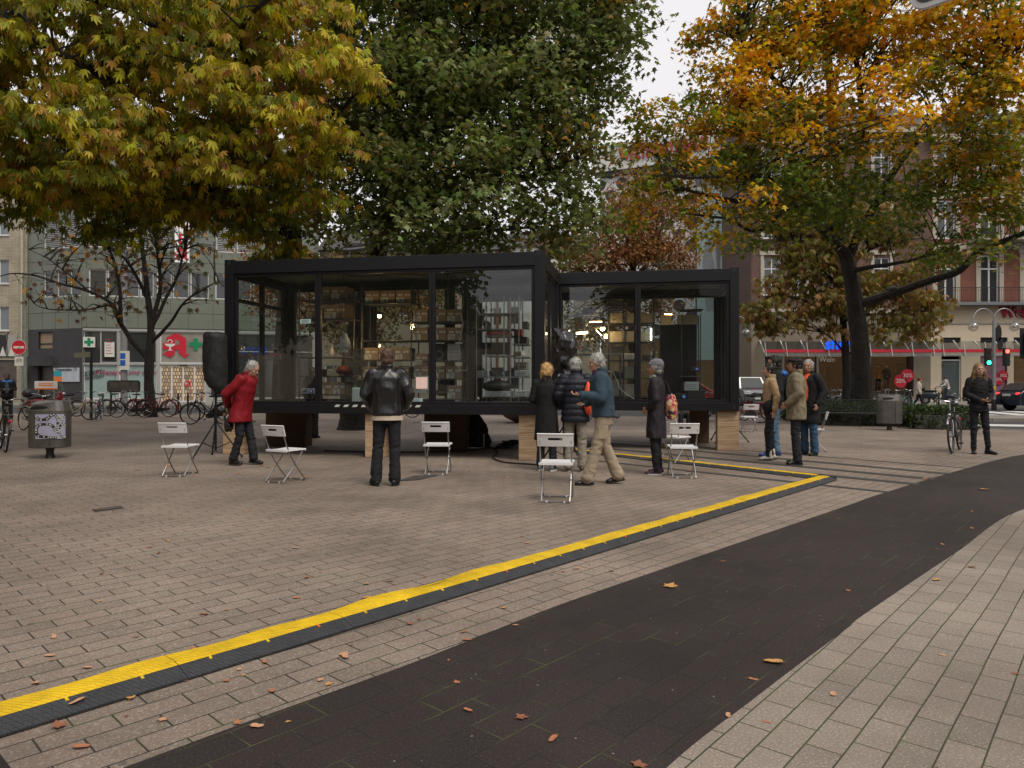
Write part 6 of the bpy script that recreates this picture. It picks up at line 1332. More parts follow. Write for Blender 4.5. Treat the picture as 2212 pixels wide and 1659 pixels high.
        m2 = bpy.data.meshes.new('hair'); m2.from_pydata(allv, [], allf); m2.materials.append(hair); m2.polygons.foreach_set('use_smooth', [True]*len(m2.polygons)); ho.data = m2
    if hat:
        kind, m = hat; h = MB()
        if kind == 'beanie': h.loft([((-.005, 0, .035), .104, .088), ((-.012, 0, .07), .112, .098), ((-.030, 0, .115), .100, .09), ((-.045, 0, .15), .05, .05)], 18); h.ball((-.03, 0, .07), .1, 16, 10, (1.12, .98, .85)); h.ball((-.06, 0, .01), .08, 14, 8, (.75, 1.05, .8))
        if kind == 'flatcap': h.loft([((-.01, 0, .045), .112, .092), ((-.005, 0, .075), .128, .105), ((-.01, 0, .105), .105, .092)], 18); h.ball((.075, 0, .052), .06, 14, 6, (1.1, 1.1, .25)); h.ball((-.06, 0, .03), .07, 14, 6, (.8, 1.1, .7))
        if kind == 'hood': h.ball((-.02, 0, .02), .12, 16, 12, (1, .95, 1.1))
        h.xf(lambda p: hd(p)); remesh(h, 'hat', m, t, .010, lambda p, n: .003*noise.noise(p*40), 1)
    # upper garment
    if top:
        m = top['m']; hem = top.get('hem', .86); bulk = top.get('bulk', 1.)*build_; sl = top.get('sleeve', .062); g = MB(); wv = top.get('waist', 1.)
        rings = [(hem, .145*bulk*top.get('flare', 1.), .195*bulk*top.get('flare', 1.))]
        if hem < .8: rings.append((.90, .142*bulk, .19*bulk))
        rings += [(1.06, .132*bulk*wv, .172*bulk*wv), (1.25, .140*bulk, .190*bulk), (1.38, .128*bulk, .198*bulk), (1.455, .092*bulk, .14*bulk), (1.485, .070*bulk, .085*bulk)]
        legx = (J['kl'].x+J['kr'].x)/2*.5
        g.loft([(T((0 if z > .9 else legx*(.9-z)*2, 0, z)) if z > .9 or not sitting else Vector((0, 0, z)), rx, ry) for z, rx, ry in sorted(rings, key=lambda r: r[0])], 24)
        for c in 'lr':
            s0 = J['s'+c]; e0 = J['e'+c]; w0 = J['w'+c]; g.caps(s0, e0, sl*1.18, sl*.95, 12); cuff = e0+(w0-e0)*(.97 if not top.get('short') else .3); g.caps(e0, cuff, sl*.95, sl*.72, 12)
        if top.get('collar', 1): g.loft([(T((-.012, 0, 1.44)), .085, .10), (T((-.016, 0, 1.50)), .074, .080), (T((-.022, 0, 1.535+.02*top.get('collar', 1))), .074, .078)], 18)
        if top.get('hoodback'): g.ball(T((-.13, 0, 1.42)), .09, 14, 8, (.8, 1.2, .9))
        remesh(g, top.get('name', 'jacket'), m, t, .0125, top.get('disp') or folds(.010, .55, H*7, 8), 1)
        if top.get('shirt'):
            s_ = MB(); s_.loft([(T((0, 0, hem-.06)), .140*bulk, .186*bulk), (T((0, 0, hem+.05)), .138*bulk, .184*bulk)], 24); s_.build('shirt_hem', top['shirt'], t, smooth=True)
        if top.get('front'):
            f = MB(); f.loft([(T((.090, 0, 1.00)), .080, .088), (T((.095, 0, 1.25)), .080, .082), (T((.080, 0, 1.42)), .066, .066), (T((.03, 0, 1.50)), .045, .055)], 16); remesh(f, 'sweater', top['front'], t, .012, folds(.004, 1, 2, 12), 1)
    if bottom:
        m = bottom['m']; w_ = bottom.get('w', 1.)*build_; g = MB()
        if sitting: g.ball((-.02, 0, .50+.0), .15, 16, 10, (1, 1.2, .8))
        else: g.loft([((0, 0, .80), .115*w_, .155*w_), ((0, 0, .90), .122*w_, .168*w_), ((0, 0, 1.02), .110*w_, .150*w_)], 20)
        hm_ = bottom.get('hem', .072)
        for c in 'lr':
            h0, k0, a0 = J['h'+c], J['k'+c], J['a'+c]; a1 = a0+(k0-a0)*bottom.get('short', .02)
            g.caps(h0, k0, .098*w_, .070*w_, 14); g.caps(k0, a1, .068*w_, hm_*w_*.9, 14)
        dz = folds(.009*bottom.get('fold', 1), 1.5, H*3, 9)
        def df(p, n): return dz(p, n)*(.5+1.1*max(0, 1-abs(p.z-.5)/.18)+1.5*max(0, 1-p.z/.36))
        remesh(g, 'trousers', m, t, .0125, df, 1)
    if shoes:
        m, sole = shoes[:2]; hi = shoes[2] if len(shoes) > 2 else .0
        for c in 'lr':
            a = J['a'+c]; toe = J['t'+c]; d = Vector((1, .10 if c == 'l' else -.10, 0)) if toe is None else toe-a; tilt = math.atan2(-d.z, math.hypot(d.x, d.y)) if toe is not None else 0; yaw = math.atan2(d.y, d.x)
            M1 = Matrix.Translation(a) @ Matrix.Rotation(yaw, 4, 'Z') @ Matrix.Rotation(tilt, 4, 'Y')
            s_ = MB(); s_.ball((-.035, 0, -.040), .046, 12, 8, (1, .85, .9)); s_.caps((-.02, 0, -.035), (.10, 0, -.052), .040, .031, 10); s_.ball((.13, 0, -.056), .044, 12, 8, (1.15, .98, .60)); s_.caps((-.02, 0, -.02), (-.015, 0, .02+hi), .042, .044, 10)
            s_.xf(lambda p: M1 @ p); so = remesh(s_, 'shoe', m, t, .009, lambda p, n: .0015*noise.noise(p*50), 1)
            q = MB(); q.loft([((.045, 0, -.088), .130, .043), ((.045, 0, -.066), .128, .042)], 20); q.xf(lambda p: M1 @ p); q.build('sole', sole, so, smooth=True)
    if extras: extras(t, T, hd, J)
    return t
M_sblk = mat('shoe_black', (.012, .011, .012), .4); M_solew = mat('sole_white', (.55, .55, .53), .6); M_soleb = M_rubber
def bagpart(t, name, c, d, m, T=None, amp=.12, seed=0): 
    mb = MB(); mb.ball((0, 0, 0), 1, 16, 12); mb.v = [tuple(Vector(p)*(1+amp*noise.noise(Vector(p)*2.5+Vector((seed, 0, 0))))) for p in mb.v]; mb.v = [(c[0]+p[0]*d[0], c[1]+p[1]*d[1], c[2]+p[2]*d[2]) for p in mb.v]
    if T: mb.xf(T)
    return mb.build(name, m, t, smooth=True)
def hold(o, label, cat, pr):           # carried things stay top-level
    o['label'] = label; o['category'] = cat; mw = pr.matrix_basis.copy(); o.parent = None; o.matrix_basis = mw; return o
# 1 red coat, stepping right, hands behind the back
def x1(t, T, hd, J):
    o = bagpart(t, 'plastic_bag', (-.20, -.05, .70), (.075, .10, .16), mat('bag_black', (.02, .02, .022), .25, var=.3), None, .35, 4); hold(o, 'thin dark plastic bag hanging from the hands of the person in the red coat', 'bag', t)
    b_ = MB()
    for z in (1.42, 1.36): b_.ball(T((.135, .02, z)), .012, 8, 6)
    for y in (.05, .0): pass
    bb = MB().box(T((.148, 0, 1.385)), (.01, .10, .05)).build('placket', C_red, t)
person('elderly person in a red coat strolling right with hands behind the back', G(522, 1004), R(-8), 1.74, .20, 0, dict(kl=(.10, .09, .50), al=(.17, .09, .11), tl=(.34, .09, .085), kr=(.02, -.09, .50), ar=(-.10, -.09, .10), tr=(.07, -.11, .10)),
       dict(el=(-.20, .24, 1.15), er=(-.20, -.24, 1.15), wl=(-.22, .03, .95), wr=(-.24, -.03, .95), dl=(-.3, -.5, -.6), dr=(-.3, .5, -.6), nl=(1, 0, 0), nr=(1, 0, 0)), (.38, 0), M_skin, H_grey, 'short', None,
       dict(m=C_red, hem=.72, bulk=1.10, flare=1.12, sleeve=.075, name='coat', hoodback=1, collar=1.4), dict(m=C_jet, w=.95, hem=.078), (M_sblk, M_soleb), extras=x1)
# 2 man in black leather jacket, seen from behind
C_shirt = cloth('cream_shirt', (.55, .47, .36))
person('brown haired man in a black leather jacket standing with his back to the viewer', G(836, 1048), R(92), 1.80, .02, 0, dict(kl=(.0, .115, .50), kr=(.0, -.10, .50), al=(-.02, .14, .085), ar=(-.02, -.10, .085), tl=(.12, .22, .085), tr=(.14, -.12, .085)),
       dict(el=(-.03, .28, 1.17), er=(-.03, -.28, 1.17), wl=(.12, .21, 1.00), wr=(.12, -.21, 1.00), dl=(1, -.2, -.3), dr=(1, .2, -.3)), (.05, 0), M_skin, H_brown, 'short', None,
       dict(m=C_leather, hem=.90, bulk=1.12, sleeve=.078, disp=folds(.011, .5, 3, 8), shirt=C_shirt, flare=.98), dict(m=C_jet, w=.98, hem=.084, fold=.75), (M_sblk, M_soleb))
# 3 blonde woman in black quilted coat
person('blonde woman in a long black quilted coat, back to the viewer, left of the trio', G(1181, 1016), R(72), 1.66, .02, 0, {}, dict(el=(-.02, .24, 1.16), er=(-.0, -.25, 1.15), wl=(.18, .10, 1.08), wr=(.20, -.13, 1.06), dl=(.5, -.8, .1), dr=(.5, .8, .1)), (.03, R(-28)), M_skin, H_blond, 'bob', None,
       dict(m=C_blk, hem=.50, bulk=.96, flare=1.14, sleeve=.066, disp=quilt(), name='coat'), dict(m=C_jet, hem=.066), (mat('shoe_grey', (.10, .11, .13), .5), M_solew))
# 4 grey hair, navy puffer with orange rucksack
def x4(t, T, hd, J):
    bagpart(t, 'backpack', (-.13, -.20, 1.12), (.09, .075, .24), mat('orange_bag', (.85, .10, .03), .5), T, .15, 2)
    MB().tube([T((-.02, -.17, 1.46)), T((-.13, -.22, 1.30)), T((-.12, -.24, 1.05)), T((-.05, -.25, .80))], .017, 6).build('strap', C_grey, t, smooth=True)
person('grey haired person in a navy puffer jacket with an orange bag, middle of the trio', G(1243, 1018), R(84), 1.74, .03, 0, {}, dict(el=(-.04, .27, 1.17), er=(-.02, -.27, 1.17), wl=(.12, .22, 1.0), wr=(.14, -.2, 1.0)), (.02, R(4)), M_skin, H_grey, 'short', None,
       dict(m=C_navy, hem=.76, bulk=1.14, flare=1.0, sleeve=.080, disp=puffer(), name='puffer_jacket', collar=1.4), dict(m=C_sand, hem=.075), (mat('shoe_brown', (.05, .035, .03), .5), mat('sole_tan', (.35, .3, .24), .6)), extras=x4)
# 5 man in denim jacket walking left, gesturing
def x5(t, T, hd, J):
    p = MB(); p.box((.02, .165, .70), (.13, .02, .17)); p.build('cargo_pocket', C_khaki, t, bevel=.008)
    MB().loft([(T((.02, 0, 1.47)), .085, .095), (T((.025, 0, 1.52)), .075, .082)], 16).build('scarf', cloth('purple_scarf', (.08, .035, .07)), t, smooth=True)
person('white haired man in a denim jacket and khaki trousers walking left with one hand raised', G(1304, 1046), R(178), 1.75, .09, 0, dict(kl=(.10, .09, .51), al=(.22, .09, .09), tl=(.38, .09, .08), kr=(-.03, -.09, .50), ar=(-.20, -.09, .115), tr=(-.03, -.09, .085), hl=(0, .09, .92), hr=(0, -.09, .92)),
       dict(sl=(0, .18, 1.42), el=(.03, .25, 1.16), wl=(.29, .20, 1.22), dl=(1, 0, .12), nl=(0, 0, 1), er=(.02, -.25, 1.15), wr=(.20, -.18, 1.10), nr=(0, 0, 1)), (.06, 0), M_skin, H_grey, 'short', None,
       dict(m=C_denim, hem=.90, bulk=1.10, sleeve=.076, disp=folds(.012, .6, 5, 8), flare=.97), dict(m=C_khaki, w=1.02, hem=.092, fold=.75), (mat('shoe_leather_black', (.018, .016, .02), .3), M_soleb), vox=.0065, curl=.55, extras=x5)
# 6 woman with grey cap and colourful rucksack
def pat_mat():
    m, t_, b = _nodes('patterned_fabric'); n = t_.nodes; L = t_.links; tcn = n.new('ShaderNodeTexCoord'); vo = n.new('ShaderNodeTexVoronoi'); vo.inputs['Scale'].default_value = 22; L.new(tcn.outputs['Object'], vo.inputs['Vector'])
    sx = n.new('ShaderNodeSeparateColor'); L.new(vo.outputs['Color'], sx.inputs[0]); r = n.new('ShaderNodeValToRGB'); r.color_ramp.interpolation = 'CONSTANT'; e = r.color_ramp.elements
    e[0].color = (.30, .02, .05, 1); e[1].position = .3; e[1].color = (.55, .42, .30, 1)
    for p, c in ((.5, (.05, .03, .06, 1)), (.65, (.55, .16, .12, 1)), (.85, (.65, .5, .15, 1))): k = e.new(p); k.color = c
    L.new(sx.outputs[0], r.inputs[0]); L.new(r.outputs[0], b.inputs['Base Color']); b.inputs['Roughness'].default_value = .8; return m
M_pat = pat_mat()
def x6(t, T, hd, J):
    bagpart(t, 'backpack', (-.20, -.13, 1.03), (.10, .13, .21), M_pat, T, .22, 7)
    for s_ in (-1,): MB().tube([T((.02, -.13, 1.44)), T((-.12, -.13, 1.42)), T((-.19, -.13, 1.22))], .02, 6).build('strap', C_blk, t, smooth=True)
    MB().loft([(T((.0, 0, 1.49)), .082, .088), (T((.0, 0, 1.535)), .070, .078)], 16).build('scarf', cloth('mint_scarf', (.30, .40, .30)), t, smooth=True)
person('woman in a black coat and grey beanie with a colourful patterned rucksack', G(1418, 1024), R(158), 1.69, .0, 0, dict(tl=(.15, .14, .085), tr=(.15, -.14, .085)), dict(el=(-.04, .24, 1.16), er=(-.04, -.24, 1.16), wl=(.10, .17, 1.02), wr=(.12, -.17, 1.02)), (-.04, 0), M_skin2, H_grey, 'short', ('beanie', C_grey),
       dict(m=cloth('aubergine_coat', (.020, .015, .020), .6), hem=.56, bulk=.93, flare=1.14, sleeve=.063, name='coat', waist=.96), dict(m=C_jet, w=.9, hem=.062), (mat('shoe_wine', (.05, .015, .03), .6), M_solew), extras=x6)
# 7 woman in tan jacket, white boots
def x7(t, T, hd, J):
    bagpart(t, 'shoulder_bag', (.05, .20, .97), (.13, .05, .12), C_blk, T, .08, 3); MB().tube([T((.03, .2, 1.07)), T((-.02, .14, 1.30)), T((-.04, -.05, 1.50))], .010, 6).build('strap', C_blk, t, smooth=True)
person('woman in a tan leather jacket, black trousers and white ankle boots, facing left', G(1664, 993), R(172), 1.70, 0, 0, dict(al=(.05, .1, .085), kl=(.06, .1, .5), ar=(-.05, -.1, .085), kr=(-.02, -.1, .5)), dict(el=(-.06, .24, 1.16), er=(-.06, -.24, 1.16), wl=(-.02, .26, .90), wr=(.02, -.26, .90)), (-.03, 0), M_skin, H_dark, 'short', None,
       dict(m=C_tan, hem=.88, bulk=.90, sleeve=.060, disp=folds(.010, .7, 2, 9)), dict(m=C_jet, w=.88, hem=.056), (mat('boot_white', (.55, .52, .46), .45), M_soleb, .06), extras=x7)
# 8 man behind her
def x8(t, T, hd, J): bagpart(t, 'backpack', (-.22, 0, 1.15), (.12, .15, .22), mat('rucksack_black', (.02, .02, .022), .5), T, .08, 5); bagpart(t, 'hood', (-.12, 0, 1.44), (.08, .11, .06), mat('bright_blue', (.01, .11, .38), .5), T, .1, 5)
person('curly haired man with a blue hood and black rucksack behind the woman in tan', G(1676, 985), R(165), 1.86, 0, 0, dict(al=(.12, .1, .085), kl=(.1, .1, .5)), {}, (0, 0), M_skin, H_dark, 'short', None,
       dict(m=C_blk, hem=.86, bulk=1.05, sleeve=.068), dict(m=C_ljeans, hem=.072), (mat('shoe_blue', (.02, .05, .22), .5), mat('sole_blue', (.02, .04, .12), .5)), extras=x8)
# 9 man with cap and khaki jacket
def x9(t, T, hd, J):
    for y, z in ((.175, 1.0), (.16, 1.28)): MB().box((.06, y, z), (.13, .02, .13)).xf(T).build('pocket', C_olive, t, bevel=.008)
    for c in 'lr':
        a = J['a'+c]; s_ = MB()
        for q in range(3): s_.caps(a+Vector((.05+.02*q, -.03, -.005-.010*q)), a+Vector((.05+.02*q, .03, -.005-.010*q)), .006, .006, 6)
        s_.build('shoelace', mat('neon_lace', (.45, .85, .02), .5, emit=(.4, .8, 0), estr=.0), t)
person('man in a dark flat cap and khaki field jacket with neon shoelaces', G(1720, 1003), R(158), 1.78, 0, 0, dict(tl=(.14, .13, .085), tr=(.12, -.14, .085)), dict(el=(-.05, .26, 1.17), er=(-.05, -.26, 1.17), wl=(.13, .21, 1.0), wr=(.13, -.21, 1.0)), (-.05, 0), M_skin2, H_dark, 'short', ('flatcap', cloth('cap_dark', (.03, .025, .025))),
       dict(m=C_olive, hem=.74, bulk=1.08, sleeve=.074, disp=folds(.011, .7, 8, 9), flare=.98), dict(m=C_jet, w=.95, hem=.078, fold=.8), (M_sblk, M_soleb), extras=x9)
# 10 man in orange sweater with dark open coat
person('grey haired man in an orange sweater under an open dark coat', G(1748, 983), R(-150), 1.79, 0, 0, {}, dict(el=(-.05, .27, 1.17), er=(-.05, -.27, 1.17), wl=(.08, .25, .95), wr=(.08, -.25, .95)), (0, R(20)), M_skin2, H_grey, 'short', None,
       dict(m=C_blk, hem=.60, bulk=1.06, sleeve=.072, front=C_orange, name='coat'), dict(m=C_jeans, hem=.076), (M_sblk, M_soleb))
# 11 woman with the bicycle
person('long haired woman in black standing behind a city bicycle with a phone in her hands', G(2114, 980), R(-104), 1.73, .0, 0, dict(kl=(.02, .12, .50), al=(.0, .17, .085), tl=(.13, .25, .085), kr=(.0, -.08, .5), ar=(-.02, -.08, .085), tr=(.14, -.12, .085)),
       dict(sl=(0, .15, 1.41), sr=(0, -.15, 1.41), el=(-.03, .22, 1.16), er=(-.0, -.22, 1.15), wl=(.18, .12, 1.02), wr=(.20, -.04, 1.04), dl=(.6, -.8, 0), dr=(.6, .7, .1), nl=(0, 0, 1), nr=(0, 0, 1)), (0, R(0)), M_skin, H_dblond, 'long', None,
       dict(m=C_blk, hem=.82, bulk=.86, sleeve=.062, disp=folds(.009, 1, 3, 9), collar=0, waist=.92), dict(m=C_jet, w=.86, hem=.056), (M_sblk, M_soleb, .10), vox=.0075)
# 12 far cyclist, 13 walker with orange cap, 14 man at left, 15/16 sitting, others behind
SP = .12
cyc = P(2050, 866, 46); cyc.z = SP
person('man in a pale shirt riding a bicycle in front of the cream wall', Vector((cyc.x-.1, cyc.y, SP)), R(180), 1.76, .28, 0, dict(hl=(-.0, .08, .95), hr=(0, -.08, .95), kl=(.36, .09, .78), al=(.16, .09, .42), tl=(.30, .09, .36), kr=(.24, -.09, .62), ar=(.12, -.09, .22), tr=(.26, -.09, .18)),
       dict(el=(.26, .22, 1.24), er=(.26, -.22, 1.24), wl=(.50, .2, 1.20), wr=(.50, -.2, 1.20)), (-.1, 0), M_skin3, H_dark, 'short', None, dict(m=cloth('pale_shirt', (.42, .40, .38)), hem=.92, bulk=1.02), dict(m=C_brown, short=.75, hem=.085), (M_solew, M_solew), vox=.014)
p = P(1984, 877, 40.2); person('walker in a cream jacket and rust coloured cap with a black bag, near far kerb', Vector((p.x, p.y, 0)), R(-30), 1.68, .05, 0, dict(kl=(.14, .09, .5), al=(.22, .09, .1), kr=(-.06, -.09, .5), ar=(-.30, -.09, .14)), {}, (0, 0), M_skin, H_dark, 'short', ('beanie', cloth('rust_cap', (.22, .05, .02))),
       dict(m=C_white, hem=.80, bulk=1.1), dict(m=C_jet), (M_solew, M_solew), vox=.014, extras=lambda t, T, hd, J: bagpart(t, 'shoulder_bag', (.05, .2, 1.08), (.13, .06, .14), C_blk, T))
p = G(26, 906); person('man in black and bright blue looking down at his phone among the parked bicycles', Vector((-19.4, 27.3, 0)), R(-60), 1.75, .05, 0, {}, dict(el=(-.02, .25, 1.16), er=(-.0, -.25, 1.15), wl=(.22, .10, 1.12), wr=(.22, -.10, 1.12), dl=(.9, -.3, .2), dr=(.9, .3, .2)), (.45, 0), M_skin3, H_dark, 'short', None,
       dict(m=C_blk, hem=.84, bulk=1.1, front=cloth('slate_blue', (.05, .08, .12))), dict(m=C_jet), (M_sblk, M_soleb), vox=.013, extras=lambda t, T, hd, J: bagpart(t, 'blue_yoke', (-.005, 0, 1.435), (.135, .235, .07), mat('bright_blue', (.01, .11, .38), .5), T, .05))
SIT = dict(hl=(0, .09, .50), hr=(0, -.09, .50), kl=(.42, .11, .50), kr=(.42, -.10, .50), al=(.42, .11, .085), ar=(.46, -.10, .085))
def sitter(label, pos, face, topm, botm, hairm, extra=None):
    A_ = dict(sl=(0, .175, 1.42), sr=(0, -.175, 1.42), el=(.02, .24, 1.16), er=(.02, -.24, 1.16), wl=(.24, .14, 1.06), wr=(.24, -.14, 1.06))
    t = person(label, Vector(pos), face, 1.74, 0, 0, dict(hl=(0, .09, .92), hr=(0, -.09, .92), kl=(.42, .11, .92), kr=(.42, -.10, .92), al=(.42, .11, .50), ar=(.46, -.10, .50)), A_, (0, 0), M_skin, hairm, 'short', None, dict(m=topm, hem=.90), dict(m=botm), (M_sblk, M_soleb), vox=.014)
    t.location.z -= .42; return t
sitter('seated person in black beside the sale poster, left of the pair', FB.a+FB.d*FB.s(q6(828, 0)[0])-FB.n*.55+Vector((0, 0, GS)), FB.rz-R(90), C_blk, C_jet, H_dblond)
sitter('seated person in black under the sale discs, right of the pair', FB.a+FB.d*FB.s(q6(940, 0)[0])-FB.n*.55+Vector((0, 0, GS)), FB.rz-R(90), C_blk, C_jet, H_dark)
tb = MB().box((0, 0, .22), (3.4, .42, .44)).build('stone_ledge', M_sill, bevel=.02); tb.location = FB.a+FB.d*FB.s(q6(885, 0)[0])-FB.n*.5+Vector((0, 0, GS)); tb.rotation_euler.z = FB.rz; tag(tb, 'low stone ledge carrying the two seated people below the sale poster', 'ledge')
person('person in flared black trousers standing behind the left cabin', G(674, 946), R(60), 1.75, 0, 0, {}, {}, (0, 0), M_skin, H_dark, 'short', None, dict(m=C_blk), dict(m=C_blk, hem=.10), (M_sblk, M_soleb), vox=.013)
p = G(776, 925); person('person in pale grey trousers striding behind the left cabin', p, R(20), 1.72, .1, 0, dict(kl=(.16, .09, .52), al=(.25, .09, .12), kr=(-.05, -.09, .5), ar=(-.30, -.09, .2), tr=(-.20, -.09, .08)), {}, (0, 0), M_skin, H_brown, 'short', None, dict(m=C_grey), dict(m=cloth('pale_jeans', (.36, .38, .42)), hem=.08), (M_solew, M_solew), vox=.013)
sitter('dark dressed person sitting behind the set-back cabin, legs visible below its floor', G(1490, 935)+Vector((0, .4, 0)), R(-110), C_grey, C_jet, H_grey)
# ------------------------------------------------------------ folding chairs
def chair(label):
    t = thing('folding_chair', label, 'chair', (0, 0, 0), 0, 'white folding chairs facing the cabins')
    s = MB(); n = 7
    rows = [(-.17+.34*i/n, .018*math.sin(math.pi*i/n)) for i in range(n+1)]
    for (xa, da), (xb, db) in zip(rows[:-1], rows[1:]):
        s.add([(xa, -.19, .445-da*.4), (xb, -.19, .445-db*.4), (xb, .19, .445-db*.4), (xa, .19, .445-da*.4), (xa, -.19, .425), (xb, -.19, .425), (xb, .19, .425), (xa, .19, .425)],
              [(0, 1, 2, 3), (7, 6, 5, 4), (0, 4, 5, 1), (3, 2, 6, 7)])
    s.span(-.182, -.17, -.195, .195, .415, .447); s.span(.17, .182, -.195, .195, .415, .447); s.build('seat', M_whiteplast, t, bevel=.004)
    b = MB(); m = 10
    def bp(u, z): return Vector((-.235-.018*(1-(u*5)**2)+(z-.70)*-.28, u, z))
    us = [-.205+.41*i/m for i in range(m+1)]
    zs = [.635, .70, .735, .775]
    for i in range(m):
        for j in range(3):
            if j == 1 and 3 <= i <= 6: continue
            a, c = us[i], us[i+1]; lo_, hi = zs[j], zs[j+1]; q = [bp(a, lo_), bp(c, lo_), bp(c, hi), bp(a, hi)]; k = Vector((.012, 0, .003))
            b.add(q+[p+k for p in q], [(0, 1, 2, 3), (7, 6, 5, 4), (0, 4, 5, 1), (1, 5, 6, 2), (2, 6, 7, 3), (3, 7, 4, 0)])
    b.tube([bp(u, .776)+Vector((.004, 0, 0)) for u in us], .010, 6); b.build('backrest', M_whiteplast, t)
    r = .0095
    f = MB(); f.tube(smooth_pts([(-.232, -.178, .70), (-.13, -.178, .43), (.02, -.178, .20), (.165, -.176, .035), (.185, -.150, .012), (.187, 0, .010), (.185, .150, .012), (.165, .176, .035), (.02, .178, .20), (-.13, .178, .43), (-.232, .178, .70)], 3), r, 8); f.build('back_frame', M_chrome, t, smooth=True)
    g = MB(); g.tube(smooth_pts([(.15, -.160, .42), (.0, -.163, .235), (-.195, -.160, .035), (-.215, -.14, .012), (-.217, 0, .010), (-.215, .14, .012), (-.195, .160, .035), (.0, .163, .235), (.15, .160, .42)], 3), r, 8); g.build('seat_frame', M_chrome, t, smooth=True)
    for x, y in ((.187, -.10), (.187, .10), (-.217, -.10), (-.217, .10)): MB().cyl((x, y, 0), (x, y, .02), .012, n=8).build('rubber_foot', M_whiteplast, t)
    return t
CH = chair('white folding chair standing alone at the left, behind the litter bin')
spots = [(390, 1026, 88, None), (618, 1039, 62, 'white folding chair turned slightly right, between the red coat and the leather jacket'), (946, 1022, 88, 'white folding chair right of the man in the black leather jacket'),
         (1203, 1079, 82, 'nearest white folding chair, in front of the trio'), (1473, 1029, 86, 'white folding chair beside the woman with the patterned rucksack'), (1458, 998, 40, 'white folding chair turned left, half hidden behind the one beside the patterned rucksack'),
         (1618, 934, 86, 'white folding chair just right of the set-back cabin, before the red bicycles'), (1758, 974, 160, 'white folding chair seen from the side behind the man in the orange sweater'),
         (902, 912, 95, 'white folding chair seen below the floor of the left cabin'), (1312, 925, 100, 'white folding chair beyond the set-back cabin, left of the denim jacket man')]
for i, (x, y, a, lab) in enumerate(spots):
    if i == 0: CH.location = G(x, y); CH.rotation_euler.z = R(a)
    else: dup(CH, G(x, y), R(a), lab)
# dark chairs behind the red coat
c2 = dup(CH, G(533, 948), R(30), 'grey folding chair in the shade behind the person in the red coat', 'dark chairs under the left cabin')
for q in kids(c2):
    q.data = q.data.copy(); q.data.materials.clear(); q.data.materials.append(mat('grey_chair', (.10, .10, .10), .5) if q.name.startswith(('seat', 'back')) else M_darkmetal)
# ------------------------------------------------------------ cable ramps
M_yel = mat('yellow_rubber', (.76, .49, .010), .5, var=.24, vscale=7)
M_blkr = mat('black_rubber_ramp', (.035, .037, .042), .5, var=.25, vscale=8)
def tread(m, ang):
    t = m.node_tree; n = t.nodes; L = t.links; b = n['Principled BSDF']; tcn = n.new('ShaderNodeNewGeometry'); mp = n.new('ShaderNodeMapping'); mp.inputs['Rotation'].default_value = (0, 0, ang); L.new(tcn.outputs['Position'], mp.inputs[0])
    br = n.new('ShaderNodeTexBrick'); br.inputs['Scale'].default_value = 1; br.offset = .5; br.inputs['Brick Width'].default_value = .05; br.inputs['Row Height'].default_value = .022; br.inputs['Mortar Size'].default_value = .0065; br.inputs['Mortar Smooth'].default_value = .6; L.new(mp.outputs[0], br.inputs['Vector'])
    bp = n.new('ShaderNodeBump'); bp.inputs['Strength'].default_value = .8; bp.inputs['Distance'].default_value = .006; bp.invert = True; L.new(br.outputs['Fac'], bp.inputs['Height']); L.new(bp.outputs[0], b.inputs['Normal'])
tread(M_yel, R(12)); tread(M_blkr, R(12))
